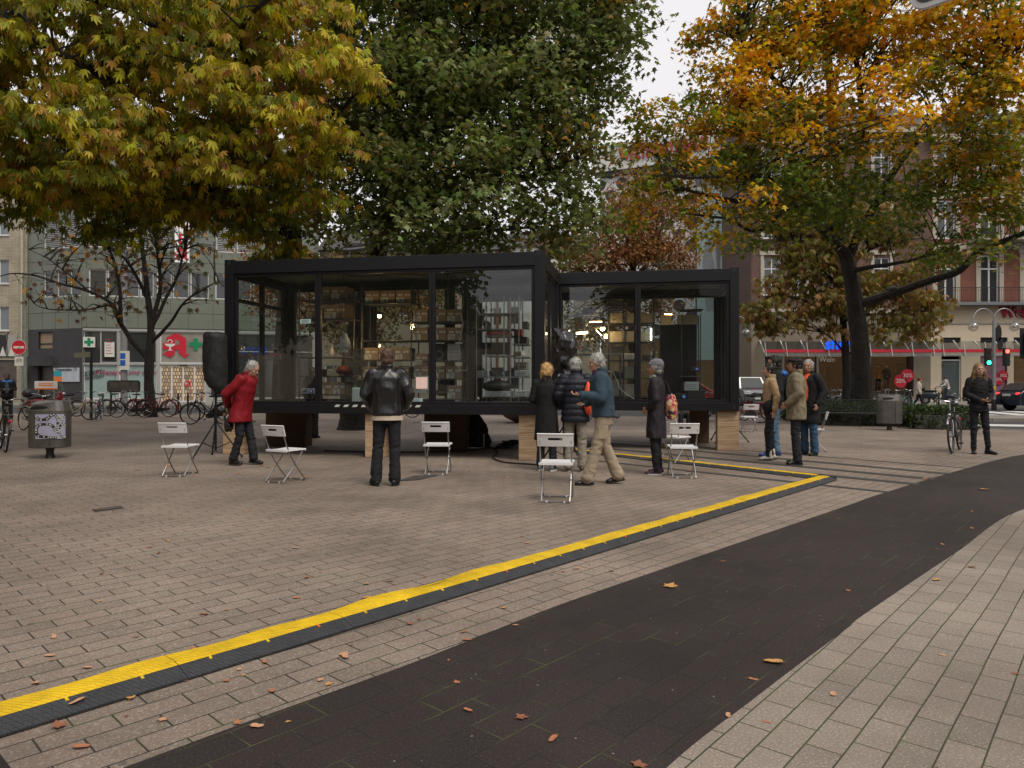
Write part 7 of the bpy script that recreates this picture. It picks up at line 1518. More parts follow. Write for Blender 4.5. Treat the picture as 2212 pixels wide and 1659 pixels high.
def ramp(label, A, B, seg=.90, flip=1, name='cable_ramp', wf=.10, wy=.175, h=.045):
    """A, B: the near edge on the ground; the ramp lies to the left of A->B"""
    A, B = Vector(A), Vector(B); d = (B-A); L_ = d.length; d.normalize(); nn = Vector((-d.y, d.x, 0))*flip
    t = thing(name, label, 'cable ramp', A); n_ = max(1, round(L_/seg)); s = L_/n_
    for k in range(n_):
        a, b = d*(k*s+.0015), d*((k+1)*s-.0015); m = MB(); wob = 0
        def prof(o, off): return [o+nn*(off+0), o+nn*(off+wf)+Vector((0, 0, h*.86))]
        pa, pb = prof(a, wob), prof(b, 0)
        m.add([pa[0]+Vector((0, 0, .001)), pb[0]+Vector((0, 0, .001)), pb[1], pa[1], pa[0]+Vector((0, 0, .010)), pb[0]+Vector((0, 0, .010)), pb[1]+Vector((0, 0, .002)), pa[1]+Vector((0, 0, .002))], [(0, 1, 5, 4), (4, 5, 6, 7), (0, 4, 7, 3), (1, 2, 6, 5), (0, 3, 2, 1)])
        m.add([pa[1], pb[1], pb[1]+nn*wy*.7, pa[1]+nn*wy*.7, pa[1]-Vector((0, 0, pa[1].z-.002)), pb[1]-Vector((0, 0, pb[1].z-.002)), pb[1]+nn*(wy*.7)-Vector((0, 0, pb[1].z-.002)), pa[1]+nn*(wy*.7)-Vector((0, 0, pa[1].z-.002))], [(4, 5, 6, 7), (0, 1, 5, 4), (3, 7, 6, 2)])
        o = m.build('base', M_blkr, t)
        y = MB(); K = 9; pts = []
        for i in range(K+1):
            u = i/K; c = a.lerp(b, u)+nn*wf; back = wy*(1.0+.13*noise.noise(Vector(((k+u)*2.2, .3, 0)))); hh = h*(1.0+.32*noise.noise(Vector(((k+u)*1.9, 5, 1))))
            pts.append((c+Vector((0, 0, h*.93)), c+nn*back*.30+Vector((0, 0, hh+.003)), c+nn*back*.88+Vector((0, 0, hh*.97)), c+nn*back*1.0+Vector((0, 0, h*.45)), c+nn*back*1.04+Vector((0, 0, .004))))
        vs = [q for r in pts for q in r]
        y.add(vs, [(i*5+j, (i+1)*5+j, (i+1)*5+j+1, i*5+j+1) for i in range(K) for j in range(4)])
        lo_ = y.build('lid', M_yel, t, smooth=True)
        for j in range(3):
            c = a.lerp(b, .16+.33*j)+nn*(wf-.0); tb = MB(); tb.beam(c+Vector((0, 0, h*.92)), c-nn*.022+Vector((0, 0, h*.78)), .012, .005); tb.build('lid_tab', M_yel if (k*3+j) % 5 else mat('tab_orange', (.75, .12, .02), .5), lo_)
    return t
ramp('long yellow and black cable ramp running across the foreground paving', G(-140, 1637), G(1809, 1037))
ramp('short yellow and black cable ramp leading from the cabins to the long one', G(1224, 975), G(1772, 1036), .95, 1, wf=.08, wy=.15)
e0 = G(1772, 1034); tag(MB().tube(smooth_pts([e0+Vector((-.05, .02, .02)), e0+Vector((.03, .04, .045)), e0+Vector((.12, .02, .02)), e0+Vector((.2, -.05, .015))], 4), .022, 8).build('cable', M_rubber, smooth=True), 'thick black cable stub bridging the two cable ramps', 'cable')
# ------------------------------------------------------------ wrapped loudspeakers, heap, cables
def tripod(label, pos, ph, spread=.50, name='speaker_stand', rz=0.):
    t = thing(name, label, 'stand', pos, rz); MB().cyl((0, 0, .12), (0, 0, ph), .019, n=10).build('pole', M_black, t, smooth=True)
    MB().cyl((0, 0, .62), (0, 0, .74), .032, n=12).build('collar', M_black, t, smooth=True)
    for k in range(3):
        a = R(100+120*k); e = Vector((math.cos(a)*spread, math.sin(a)*spread, .015)); l = MB(); l.cyl((0, 0, .66), e, .014, n=8); lo_ = l.build('leg', M_black, t, smooth=True)
        MB().ball(e+Vector((0, 0, .005)), .022, 8, 6).build('rubber_foot', M_rubber, lo_, smooth=True); MB().cyl((0, 0, .16), e*.55+Vector((0, 0, .27)), .009, n=6).build('brace', M_black, t)
    return t
M_cover = mat('black_cover_cloth', (.010, .010, .011), .7, var=.3, vscale=7, bump=.4, bscale=30); M_bagpl = mat('black_bin_liner', (.010, .010, .011), .22, spec=.8, var=.2)
def wrap(label, pos, rings, m, amp, sc, seed, name='wrapped_loudspeaker'):
    g = MB(); g.loft([(Vector(c), rx, ry, rz) for c, rx, ry, rz in rings], 24)
    fz = folds(amp, .45, seed, sc); o = remesh(g, name, m, None, .012, lambda p, n: fz(p, n)+amp*.5*noise.noise(p*11), 1); o.location = pos; return tag(o, label, 'loudspeaker')
p = P(466, 829.5, 13.0); p.z = 0
tripod('black tripod stand carrying the covered loudspeaker beside the red coat', p, 1.5, .48, rz=R(20))
wrap('loudspeaker under a black cloth cover at the left corner of the cabin', p, [((.10, 0, 1.16), .07, .07, 0), ((.05, 0, 1.28), .15, .14, 0), ((0, 0, 1.42), .20, .18, 0), ((-.01, 0, 1.7), .215, .2, 0), ((-.01, 0, 2.2), .21, .2, 0), ((-.03, 0, 2.28), .17, .16, 0)], M_cover, .010, 7, 2)
p = P(1219, 829.5, 11.75); p.z = 0
tripod('black tripod stand behind the nearest folding chair', p, 1.55, .42, rz=R(-30))
wrap('loudspeaker wrapped in a shiny black bin liner, tied in the middle', p, [((.02, 0, 1.12), .09, .08, 0), ((.0, 0, 1.24), .15, .13, 0), ((-.02, 0, 1.45), .175, .14, 0), ((0, 0, 1.585), .15, .12, 0), ((.01, 0, 1.75), .19, .15, 0), ((.0, 0, 2.05), .20, .16, 0), ((-.02, 0, 2.18), .16, .12, 0), ((-.15, 0, 2.26), .02, .02, 0)], M_bagpl, .020, 8, 5)
tripod('black tripod feet under the right end of the set-back cabin', G(1566, 955), .60, .52, 'tripod_stand', R(10))
p = G(1030, 966)
wrap('heap of equipment under a black cloth below the left cabin', p, [((0, 0, .02), .26, .2, 0), ((0, 0, .12), .30, .22, 0), ((0, 0, .35), .24, .2, 0), ((-.02, 0, .60), .14, .13, 0), ((-.03, 0, .70), .08, .08, 0)], M_cover, .03, 5, 8, 'covered_equipment')
f = MB().tube([(-.16, -.27, 0.30), (-.16, -.27, .012), (.16, -.27, .012), (.16, -.27, .3)], .010, 6).build('steel_frame', M_chrome, smooth=True); f.location = p; tag(f, 'bright steel frame peeping out under the black heap', 'frame')
rnd = random.Random(3)
for k in range(5):
    c = G(1085+9*k, 968-3*(k % 3)); pts = [c+Vector((.16*math.cos(a*1.1+k)*(1+.3*math.sin(a*2+k)), .13*math.sin(a*1.1+k), .02+.025*k+.02*math.sin(a*1.7))) for a in range(14)]
    tag(MB().tube(smooth_pts(pts, 3), .012, 6).build('cable_coil', M_rubber, smooth=True), 'tangled black cable coils lying under the left cabin beside the heap', 'cable', 'cable coils under the cabin')
pts = [G(*q) for q in ((700, 975), (850, 978), (1000, 976), (1060, 968), (1075, 980), (1064, 990), (1090, 1000), (1140, 1004), (1172, 1006), (1190, 1003))]
tag(MB().tube(smooth_pts([q+Vector((0, 0, .014)) for q in pts], 5), .013, 6).build('power_cable', M_rubber, smooth=True), 'black power cable snaking from under the cabin round the front wooden block', 'cable')
p = G(1128, 912); o = MB().lathe((0, 0, 0), [(.25, 0), (.62, .18), (.85, .45), (.92, .75), (.85, .80)], 26).build('stone_bowl', mat('brown_stone', (.13, .095, .08), .7, var=.2), smooth=True); o.location = p; tag(o, 'brown rounded stone bowl behind the left cabin, seen under its floor', 'planter')
# ------------------------------------------------------------ litter bins
M_bin = mat('bin_steel', (.13, .12, .11), .45, metal=.55, var=.3, vscale=4, bump=.1)
def bin_(label, pos, rz):
    t = thing('litter_bin', label, 'litter bin', pos, rz, 'grey steel litter bins'); out_ = []
    def ol(w_, d_, n=22): return [(w_*math.copysign(abs(math.cos(a))**.62, math.cos(a)), d_*math.copysign(abs(math.sin(a))**.75, math.sin(a))) for a in (2*math.pi*i/n for i in range(n))]
    m = MB(); rings = [(.19, .31, .20), (.20, .33, .22), (.86, .335, .225)]; n = 22; vs = []
    for z, w_, d_ in rings: vs += [(x, y, z) for x, y in ol(w_, d_)]
    vs += [(x*.86, y*.80, 1.04-.30*max(0, -x*.4-y*.6)) for x, y in ol(.335, .225)]
    fs = [tuple(range(n-1, -1, -1)), tuple(range(3*n, 4*n))]
    for k in range(3): fs += [(k*n+j, k*n+(j+1) % n, (k+1)*n+(j+1) % n, (k+1)*n+j) for j in range(n)]
    m.add(vs, fs); m.build('body', M_bin, t, bevel=.008)
    MB().ring((0, 0, 0), 1, .055, (0, 0, 1), 24, 6).xf(lambda p: Vector((p.x*.20-.06, -.175+p.y*.035-.01, .905+p.y*.055+p.z*.3))).build('rim', M_bin, t, smooth=True)
    MB().ball((-.06, -.178, .905), 1, 18, 8, (.185, .04, .055)).build('opening', mat('bin_hole', (.004, .004, .004), .9), t, smooth=True)
    MB().lathe((0, 0, 0), [(.085, 0), (.075, .03), (.060, .10), (.075, .19)], 14).build('post', M_darkmetal, t, smooth=True)
    MB().span(.10, .103, -.228, -.2, .22, .86).build('seam', M_dk, t); return t
b1 = bin_('round shouldered grey bin at the left covered with a lilac lettered poster', G(108, 989), R(8))
dup(b1, G(1921, 929), R(-12), 'plain grey litter bin between the bench and the ivy planter'); q = P(2181, 866, 39); dup(b1, Vector((q.x, 42.5, .12)), R(5), 'small grey litter bin on the far pavement before the right shop window')
# poster wrapped round the bin
M_lil = mat('lilac_paper', (.34, .34, .46), .6, var=.08)
def onbin(u, z, o=.006):
    a = -math.pi/2+u/.30; w_, d_ = .335+o, .225+o; return Vector((w_*math.copysign(abs(math.cos(a))**.62, math.cos(a)), d_*math.copysign(abs(math.sin(a))**.75, math.sin(a)), z))
m = MB(); K = 16
for i in range(K):
    u0, u1 = -.07+.40*i/K, -.07+.40*(i+1)/K; m.add([onbin(u0, .36), onbin(u1, .36), onbin(u1, .80), onbin(u0, .80)], [(0, 1, 2, 3)])
ps = m.build('poster', M_lil, b1)
def ribbon(par, u0):
    C_ = [(u0+x, z) for x, z in ((.0, .765), (.03, .715), (.07, .70), (.11, .76), (.16, .79), (.21, .74), (.225, .66), (.225, .56), (.215, .46))]
    C2 = [(u0+x, z) for x, z in ((.195, .47), (.15, .58), (.09, .625), (.03, .60), (.005, .51), (.03, .425), (.09, .39), (.15, .385), (.21, .39))]
    for C3, tx in ((C_, 'WUNDERBLOCK ODER'), (C2, 'DAS IMAGINARE ARCHIV')):
        c = smooth_pts([(x, 0, z) for x, z in C3], 8); c = [q for q in c if q.x < .325]
        b = MB()
        for i in range(len(c)-1):
            t1 = (c[i+1]-c[i]).normalized(); nn = Vector((-t1.z, 0, t1.x))*.022; q = [onbin(v.x, v.z, .009) for v in (c[i]-nn, c[i+1]-nn, c[i+1]+nn, c[i]+nn)]; b.add(q, [(0, 1, 2, 3)])
        bo = b.build('lettering_band', M_ink, par)
        L_ = [0]
        for i in range(len(c)-1): L_.append(L_[-1]+(c[i+1]-c[i]).length)
        step = L_[-1]/len(tx) if len(c) > 60 else .040
        for k, ch in enumerate(tx):
            if ch == ' ': continue
            s = (k+.5)*step; i = next((j for j in range(len(L_)-1) if L_[j+1] >= s), None)
            if i is None: break
            v = c[i]; t1 = (c[i+1]-c[i]).normalized(); p0 = onbin(v.x, v.z, .011); p1 = onbin(v.x+.01, v.z, .011); yaw = math.atan2(p1.y-p0.y, p1.x-p0.x)
            o = text_part(ch, .042, M_paper, bo, p0, depth=.0006, name='letter', bold=.0015); o.rotation_euler = (Matrix.Rotation(yaw, 4, 'Z') @ Matrix.Rotation(R(90), 4, 'X') @ Matrix.Rotation(math.atan2(t1.z, t1.x), 4, 'Z')).to_euler()
ribbon(ps, -.065); ribbon(ps, .185)
# ------------------------------------------------------------ bench and ivy planters by the maple
M_conc = mat('planter_concrete', (.11, .105, .10), .85, var=.25, vscale=2)
def planter(label, pts, h):
    o = MB().prism(pts, 0, h).build('planter', M_conc, bevel=.03); tag(o, label, 'planter')
    MB().prism([(Vector(p)*.94+sum((Vector(q) for q in pts), Vector((0, 0)))/len(pts)*.06) for p in [Vector(q) for q in pts]], h+.004, h+.05).build('soil', mat('soil', (.03, .022, .016), .9), o); return o
pa = [(9.9, 23.3), (12.6, 22.3), (13.5, 25.6), (10.2, 26.8)]; pb = [(11.85, 21.0), (13.05, 20.6), (13.35, 22.1), (12.65, 22.25), (12.3, 22.35)]
planter('long concrete planter with ivy round the foot of the maple', pa, .45); planter('low concrete planter corner overgrown with ivy, right of the plain litter bin', [Vector(q) for q in [(12.0, 21.15), (13.55, 20.8), (13.9, 22.2), (12.75, 22.24)]], .42)
def ivy(label, poly, z0, z1, n, size=.085):
    P3 = []; xs = [p[0] for p in poly]; ys = [p[1] for p in poly]; cx, cy = sum(xs)/len(xs), sum(ys)/len(ys)
    for _ in range(n):
        if RNG.uniform() < .55:
            k = RNG.integers(len(poly)); u = RNG.uniform(); a, b = np.array(poly[k]), np.array(poly[(k+1) % len(poly)]); q = a+(b-a)*u; dd = q-np.array([cx, cy]); q = q+dd/np.linalg.norm(dd)*RNG.uniform(-.05, .20); z = RNG.uniform(.05+.25*abs(noise.noise(Vector((q[0]*1.5, q[1]*1.5, 0)))), z1*.95)
        else:
            w_ = RNG.dirichlet(np.ones(len(poly))); q = w_ @ np.array(poly); z = RNG.uniform(z0, z1)*(1+.15*noise.noise(Vector((q[0]*1.2, q[1]*1.2, 3))))
        P3.append((q[0], q[1], z))
    root = make_leaves('ivy', np.array(P3), size, pick_cols(n, (.035, .062, .016), .3, (((.09, .12, .03), .12), ((.35, .25, .03), .01))), 'maple', None, .7, .7, .4)
    return tag(root, label, 'ivy', kind='stuff')
ivy('dark ivy covering the long planter round the maple', pa, .45, .76, 7000); ivy('green ivy hanging over the planter corner right of the litter bin', [(12.0, 21.15), (13.55, 20.8), (13.9, 22.2), (12.75, 22.24)], .42, .74, 3800)
tb = thing('mesh_bench', 'dark wire mesh bench in front of the ivy planter', 'bench', (10.95, 22.45, 0), R(-19))
M_mesh = mat('bench_green', (.018, .024, .018), .5)
for nm, x0, x1, y, z, dy, dz in (('seat', -1.35, 1.25, -.30, .42, .42, 0), ('backrest', -1.35, 1.25, .14, .47, .08, .36)):
    g = MB(); k = 0
    for i in range(11): g.beam((x0, y+dy*i/10, z+dz*i/10), (x1, y+dy*i/10, z+dz*i/10), .010, .010)
    for i in range(27): x = x0+(x1-x0)*i/26; g.beam((x, y, z), (x, y+dy, z+dz), .008, .008, up=(1, 0, 0))
    g.tube([(x0, y, z), (x1, y, z), (x1, y+dy, z+dz), (x0, y+dy, z+dz)], .018, 6, closed=True); g.build(nm, M_mesh, tb)
for x in (-1.2, 0, 1.1): MB().tube([(x, -.25, .0), (x, -.25, .40), (x, .12, .42), (x, .22, .80)], .022, 6).build('leg', M_darkmetal, tb)
# ------------------------------------------------------------ bicycles
def bike(label, col=(.02, .02, .022), style='step', pos=(0, 0, 0), rz=0., lean=0., basket=None, tyre=None, chrome=False, steer=.0, group='parked bicycles', mud=True, s=1.):
    t = thing('bicycle', label, 'bicycle', pos, rz, group); t.rotation_euler = (lean, 0, rz); t.scale = (s,)*3
    fm = mat('paint_%d_%d_%d' % tuple(int(c*1000) for c in col), col, .35, metal=.1); tm = tyre or M_rubber; pm = M_chrome if chrome else fm
    r = .34; rear = Vector((-.52, 0, r)); fr = Vector((.55, 0, r)); hd = Vector((.36, 0, .80)); hb = Vector((.40, 0, .66)); bb = Vector((-.06, 0, .29)); st = Vector((-.20, 0, .78))
    f = MB(); q = .016
    f.cyl(hb+Vector((.0, 0, -.02)), hd+Vector((-.0, 0, .03)), .021, n=8); f.cyl(bb, st, q, n=8)
    if style == 'diamond': f.cyl(st-Vector((-.01, 0, .06)), hd, q, n=8); f.cyl(bb, hb, .018, n=8)
    else: f.tube(smooth_pts([hb, (.22, 0, .44), (.02, 0, .31), bb], 3), .020, 8); f.tube(smooth_pts([hd-Vector((0, 0, .04)), (.2, 0, .56), (.0, 0, .42), (-.11, 0, .40)], 3), .013, 8)
    for s_ in (-1, 1): f.cyl(bb+Vector((0, s_*.03, 0)), rear+Vector((0, s_*.06, 0)), .010, n=6); f.cyl(st-Vector((-.02, -s_*.015, .10)), rear+Vector((0, s_*.06, 0)), .009, n=6)
    f.build('frame', fm, t, smooth=True)
    for s_ in (0,):
        k = MB()
        for y in (-.05, .05): k.tube(smooth_pts([hb+Vector((0, y*.6, -.02)), hb+Vector((.07, y, -.12)), fr+Vector((-.02, y, .1)), fr+Vector((0, y, 0))], 3), .011, 6)
        fk = k.build('fork', pm, t, smooth=True)
    for c in (rear, fr):
        w_ = MB().ring(c, r-.018, .019, (0, 1, 0), 30, 7); wo = w_.build('wheel', tm, t, smooth=True)
        rm = MB().ring(c, r-.042, .009, (0, 1, 0), 30, 5); rm.build('rim', M_chrome, wo, smooth=True)
        sp = MB(); sp.cyl(c+Vector((0, -.04, 0)), c+Vector((0, .04, 0)), .022, n=8)
        for i in range(14): a = 2*math.pi*i/14; sp.cyl(c+Vector((0, .02*(-1)**i, 0)), c+Vector((math.cos(a)*(r-.04), 0, math.sin(a)*(r-.04))), .0016, n=3)
        sp.build('spokes', M_chrome, wo)
    if mud:
        MB().ring(rear, r+.022, .018, (0, 1, 0), 14, 5, a0=R(-10 if True else 0), a1=R(-190)).xf(lambda p: p).build('mudguard', pm, t, smooth=True); MB().ring(fr, r+.022, .016, (0, 1, 0), 12, 5, a0=R(-40), a1=R(-170)).build('mudguard', pm, t, smooth=True)
        g = MB()
        for y in (-.06, .06): g.tube([(-.78, y, .735), (-.24, y, .735), ], .007, 5); g.cyl((-.66, y, .735), rear+Vector((0, y, 0)), .006, n=5)
        for x in (-.7, -.55, -.4): g.cyl((x, -.06, .735), (x, .06, .735), .006, n=5)
        g.build('rack', M_darkmetal, t)
        MB().ball((-.82, 0, .62), .03, 8, 6, (.6, 1, 1)).build('rear_light', M_redp, t, smooth=True)
    h = MB(); hx = hd+Vector((-.04, 0, .20)); h.cyl(hd, hx, .012, n=6); h.tube(smooth_pts([hx+Vector((-.17, -.29, .0)), hx+Vector((-.02, -.24, .05)), hx+Vector((.05, -.10, .02)), hx, hx+Vector((.05, .10, .02)), hx+Vector((-.02, .24, .05)), hx+Vector((-.17, .29, .0))], 3), .011, 6)
    ho = h.build('handlebar', M_chrome, t, smooth=True)
    for s_ in (-1, 1): MB().cyl(hx+Vector((-.17, s_*.29, 0)), hx+Vector((-.06, s_*.26, .035)), .017, n=8).build('grip', M_rubber, ho, smooth=True)
    se = MB(); se.ball((-.27, 0, .93), 1, 12, 8, (.13, .085, .035)); se.ball((-.14, 0, .935), 1, 10, 6, (.09, .035, .025)); so = se.build('saddle', M_rubber, t, smooth=True); MB().cyl(st, (-.235, 0, .92), .013, n=6).build('seat_post', M_chrome, so)
    cr = MB(); cr.cyl(bb+Vector((0, .035, 0)), bb+Vector((0, .042, 0)), .085, n=18); cr.beam(bb+Vector((0, .06, 0)), bb+Vector((.12, .06, -.12)), .02, .014); cr.beam(bb-Vector((0, .06, 0)), bb+Vector((-.12, -.06, .12)), .02, .014); co = cr.build('crank', M_steel, t)
    for s_ in (-1, 1): MB().box(bb+Vector((s_*.12, s_*.10, -s_*.12)), (.09, .08, .022)).build('pedal', M_rubber, co)
    MB().extr([(-.60, .045, .38), (-.06, .045, .385), (.04, .045, .33), (.03, .045, .25), (-.06, .045, .21), (-.58, .045, .30)], (0, .012, 0)).build('chain_guard', M_dk, t)
    MB().ball(fr+Vector((-.03, 0, .40)), .035, 10, 8, (1, 1, 1)).build('headlight', M_chrome, t, smooth=True)
    if basket: MB().box((.55, 0, .88), (.28, .34, .24)).build('basket', basket, t, bevel=.01)
    return t
def at(x, y): return G(x, y)
bike('silver city bicycle with its front wheel towards the viewer, held before the woman in black', (.03, .03, .032), 'step', G(2085, 978)+Vector((-.02, .25, 0)), R(-129), R(4), chrome=True)
bike('bicycle under the man riding past the cream wall', (.02, .02, .02), 'diamond', Vector((cyc.x-.1, cyc.y, SP)), R(180), 0, mud=False, group=None)
bike('black bicycle at the left edge nearest of the parked ones', (.012, .012, .012), 'step', Vector((-10.25, 14.3, 0)), R(130), R(4))
bike('pale grey bicycle left of the poster covered bin', (.30, .30, .29), 'step', Vector((-13.7, 20.3, 0)), R(-30), R(-5))
L_ = [('dark bicycle behind the poster covered bin', (.02, .02, .02), 'diamond', 105, 905, 20, 4), ('cream city bicycle right behind the poster covered bin', (.42, .36, .24), 'step', 160, 908, 8, -5), ('bicycle with bright blue tyres', (.05, .05, .06), 'diamond', 213, 906, 112, 5),
      ('dark blue bicycle locked left of the bare tree, first of the cluster', (.02, .03, .07), 'diamond', 262, 899, 10, 6), ('black bicycle in the cluster left of the bare tree', (.015, .015, .015), 'step', 284, 902, 186, -6), ('red bicycle leaning just left of the bare tree trunk', (.28, .015, .02), 'step', 305, 900, 160, 5),
      ('red bicycle with its rear wheel right of the bare tree trunk', (.30, .015, .02), 'step', 338, 901, 178, -4), ('second red bicycle behind the one right of the trunk', (.25, .02, .02), 'diamond', 346, 897, 5, 4), ('dark green roadster bicycle left of the covered loudspeaker', (.012, .02, .014), 'step', 448, 917, 184, -3),
      ('black bicycle behind the dark green roadster', (.015, .015, .015), 'step', 455, 909, 178, 4), ('dark bicycle seen below the left cabin, rear wheel out', (.02, .02, .02), 'step', 860, 903, 8, 3), ('grey bicycle behind the cream one at the wall', (.16, .16, .17), 'diamond', 140, 900, 175, 5)]
M_bluety = mat('blue_tyre', (.06, .16, .34), .6)
for i, (lab, c, st_, x, y, rz_, ln) in enumerate(L_): bike(lab, c, st_, G(x, y), R(rz_), R(ln), tyre=M_bluety if 'blue tyres' in lab else None, chrome=i in (2, 7))
Rr = [('red bicycle behind the chair at the right end of the cabins', (.32, .015, .02), 'step', 1608, 914, 165, 4), ('dark red bicycle with basket behind the right end of the cabins', (.20, .012, .015), 'step', 1632, 909, 20, -4), ('red step through bicycle seen through the right pane of the set-back cabin', (.30, .02, .02), 'step', 1540, 908, 100, 4),
      ('black bicycle with its wheel showing under the set-back cabin', (.02, .02, .02), 'step', 1512, 909, 80, 3), ('black bicycle right behind the man in the orange sweater', (.02, .02, .02), 'diamond', 1790, 888, 10, 5), ('pale blue bicycle in the row left of the maple trunk', (.18, .28, .33), 'diamond', 1812, 887, 175, -5),
      ('black bicycle in the row left of the maple trunk', (.015, .015, .018), 'step', 1800, 884, 5, 6), ('white framed bicycle nearest the maple trunk', (.42, .42, .42), 'diamond', 1832, 885, 170, 4), ('dark bicycle right of the maple trunk under the mannequins', (.02, .02, .02), 'step', 1905, 884, 8, 4),
      ('turquoise bicycle below the sale discs', (.10, .30, .30), 'diamond', 1946, 885, 100, 4), ('black bicycle beside the turquoise one', (.02, .02, .02), 'step', 1960, 883, 60, 5), ('grey bicycle behind the plain litter bin', (.14, .14, .15), 'step', 1928, 883, 178, 5)]
for lab, c, st_, x, y, rz_, ln in Rr: bike(lab, c, st_, G(x, y), R(rz_), R(ln), basket=M_dk if 'basket' in lab else None)
# ------------------------------------------------------------ motor vehicles
def car(name, label, cat, pos, rz, L_, W, H, paint, prof, glassp, wx, r=.32, rear=True, front=True, plate='', van=False):
    t = thing(name, label, cat, pos, rz); h = W/2
    n = len(prof); vs = []
    for y, k in ((-h, .96), (-h*.97, 1.), (h*.97, 1.), (h, .96)):
        for x, z in prof: tuck = 1-(.16 if z > H*.6 else 0)*((z-H*.6)/(H*.4) if z > H*.6 else 0); vs.append((x*(1 if abs(y) < h*.98 else .985), y*tuck, z if abs(y) < h*.98 else z*.985+.01))
    fs = [tuple(range(n-1, -1, -1)), tuple(range(3*n, 4*n))]+[(k*n+j, k*n+(j+1) % n, (k+1)*n+(j+1) % n, (k+1)*n+j) for k in range(3) for j in range(n)]
    m = MB(); m.add(vs, fs); m.build('body', paint, t, smooth=True, bevel=.02)
    def tk(z): return 1-(.16*((z-H*.6)/(H*.4)) if z > H*.6 else 0)
    for s_ in (-1, 1):
        for g in glassp:
            MB().extr([(x, s_*(h*tk(z)+.004), z) for x, z in g], (0, s_*.006, 0)).build('side_window', M_pglass, t)
        for x in wx:
            wo = MB().cyl((x, s_*(h-.19), r), (x, s_*(h+.008), r), r, n=22).build('wheel', M_rubber, t, smooth=True); MB().cyl((x, s_*(h+.009), r), (x, s_*(h+.015), r), r*.62, n=16).build('rim', M_steel, wo)
    return t
M_silver = mat('silver_paint', (.24, .245, .25), .3, metal=.7); M_navyp = mat('dark_blue_paint', (.012, .016, .03), .2, spec=.8); M_redcar = mat('red_car_paint', (.30, .012, .015), .25)
vp = P(1634, 866, 43.5)
van = car('delivery_van', 'silver van parked facing the viewer beyond the cabins', 'van', Vector((vp.x, 45.5, -.01)), R(-88), 4.3, 1.75, 1.85, M_silver, [(-2.1, .3), (2.1, .3), (2.18, .75), (1.95, .98), (1.25, 1.08), (.75, 1.78), (.4, 1.85), (-2.0, 1.85), (-2.15, 1.5), (-2.15, .5)], [[(.1, 1.1), (1.1, 1.1), (.68, 1.68), (.1, 1.70)]], (-1.35, 1.4))
MB().add([(1.27, -.72, 1.1), (1.27, .72, 1.1), (.79, .62, 1.73), (.79, -.62, 1.73)], [(0, 1, 2, 3)]).xf(lambda p: p+Vector((.022, 0, .012))).build('windscreen', mat('windscreen', (.05, .055, .06), .4, spec=.2), van)
for s_ in (-1, 1): MB().ball((2.08, s_*.62, .82), 1, 10, 8, (.08, .17, .11)).build('headlight', M_lg, van, smooth=True); MB().box((1.0, s_*.98, 1.15), (.08, .12, .2)).build('mirror', M_dk, van)
MB().box((2.17, 0, .72), (.03, .9, .13)).build('grille', M_dk, van); MB().box((2.20, 0, .47), (.02, .5, .11)).build('number_plate', M_paper, van)
text_part('SERVICE', .16, M_redp, van, (1.62, 0, 1.06), rot=(R(8), 0, R(90)), depth=.002, name='bonnet_lettering')
cp = P(2183, 893, 35.5)
car1 = car('parked_car', 'dark car at the right edge with its red tail light on', 'car', Vector((cp.x+2.15, 36.0, -.01)), R(4), 4.2, 1.75, 1.45, M_navyp, [(-2.05, .28), (2.05, .28), (2.1, .65), (1.9, .82), (1.0, .95), (.35, 1.38), (-.2, 1.45), (-1.3, 1.40), (-1.95, .98), (-2.1, .85), (-2.12, .5)], [[(-1.45, .98), (-.3, .98), (-.3, 1.34), (-1.15, 1.31)], [(-.2, .98), (.75, .98), (.28, 1.30), (-.2, 1.34)]], (-1.3, 1.3))
MB().add([(-1.36, -.66, 1.38), (-1.36, .66, 1.38), (-1.90, .72, 1.02), (-1.90, -.72, 1.02)], [(0, 1, 2, 3)]).xf(lambda p: p+Vector((-.03, 0, .012))).build('rear_window', M_pglass, car1)
for s_ in (-1, 1): MB().ball((-2.02, s_*.66, .86), 1, 10, 8, (.10, .17, .075)).build('tail_light', mat('tail_light', (.4, .01, .01), .3, emit=(1, .03, .03), estr=1.6), car1, smooth=True)
MB().box((-2.13, 0, .80), (.02, .52, .11)).build('number_plate', M_paper, car1)
rp = P(1478, 865, 41); car2 = car('parked_car', 'red car seen through the right end of the set-back cabin', 'car', Vector((rp.x+.3, 40.5, -.01)), R(-6), 4.2, 1.75, 1.5, M_redcar, [(-2.05, .28), (2.05, .28), (2.1, .65), (1.9, .85), (1.0, .98), (.35, 1.42), (-.2, 1.5), (-1.5, 1.44), (-2.0, 1.0), (-2.1, .5)], [[(-1.6, 1.0), (-.3, 1.0), (-.3, 1.38), (-1.3, 1.36)], [(-.2, 1.0), (.75, 1.0), (.28, 1.34), (-.2, 1.38)]], (-1.3, 1.3))
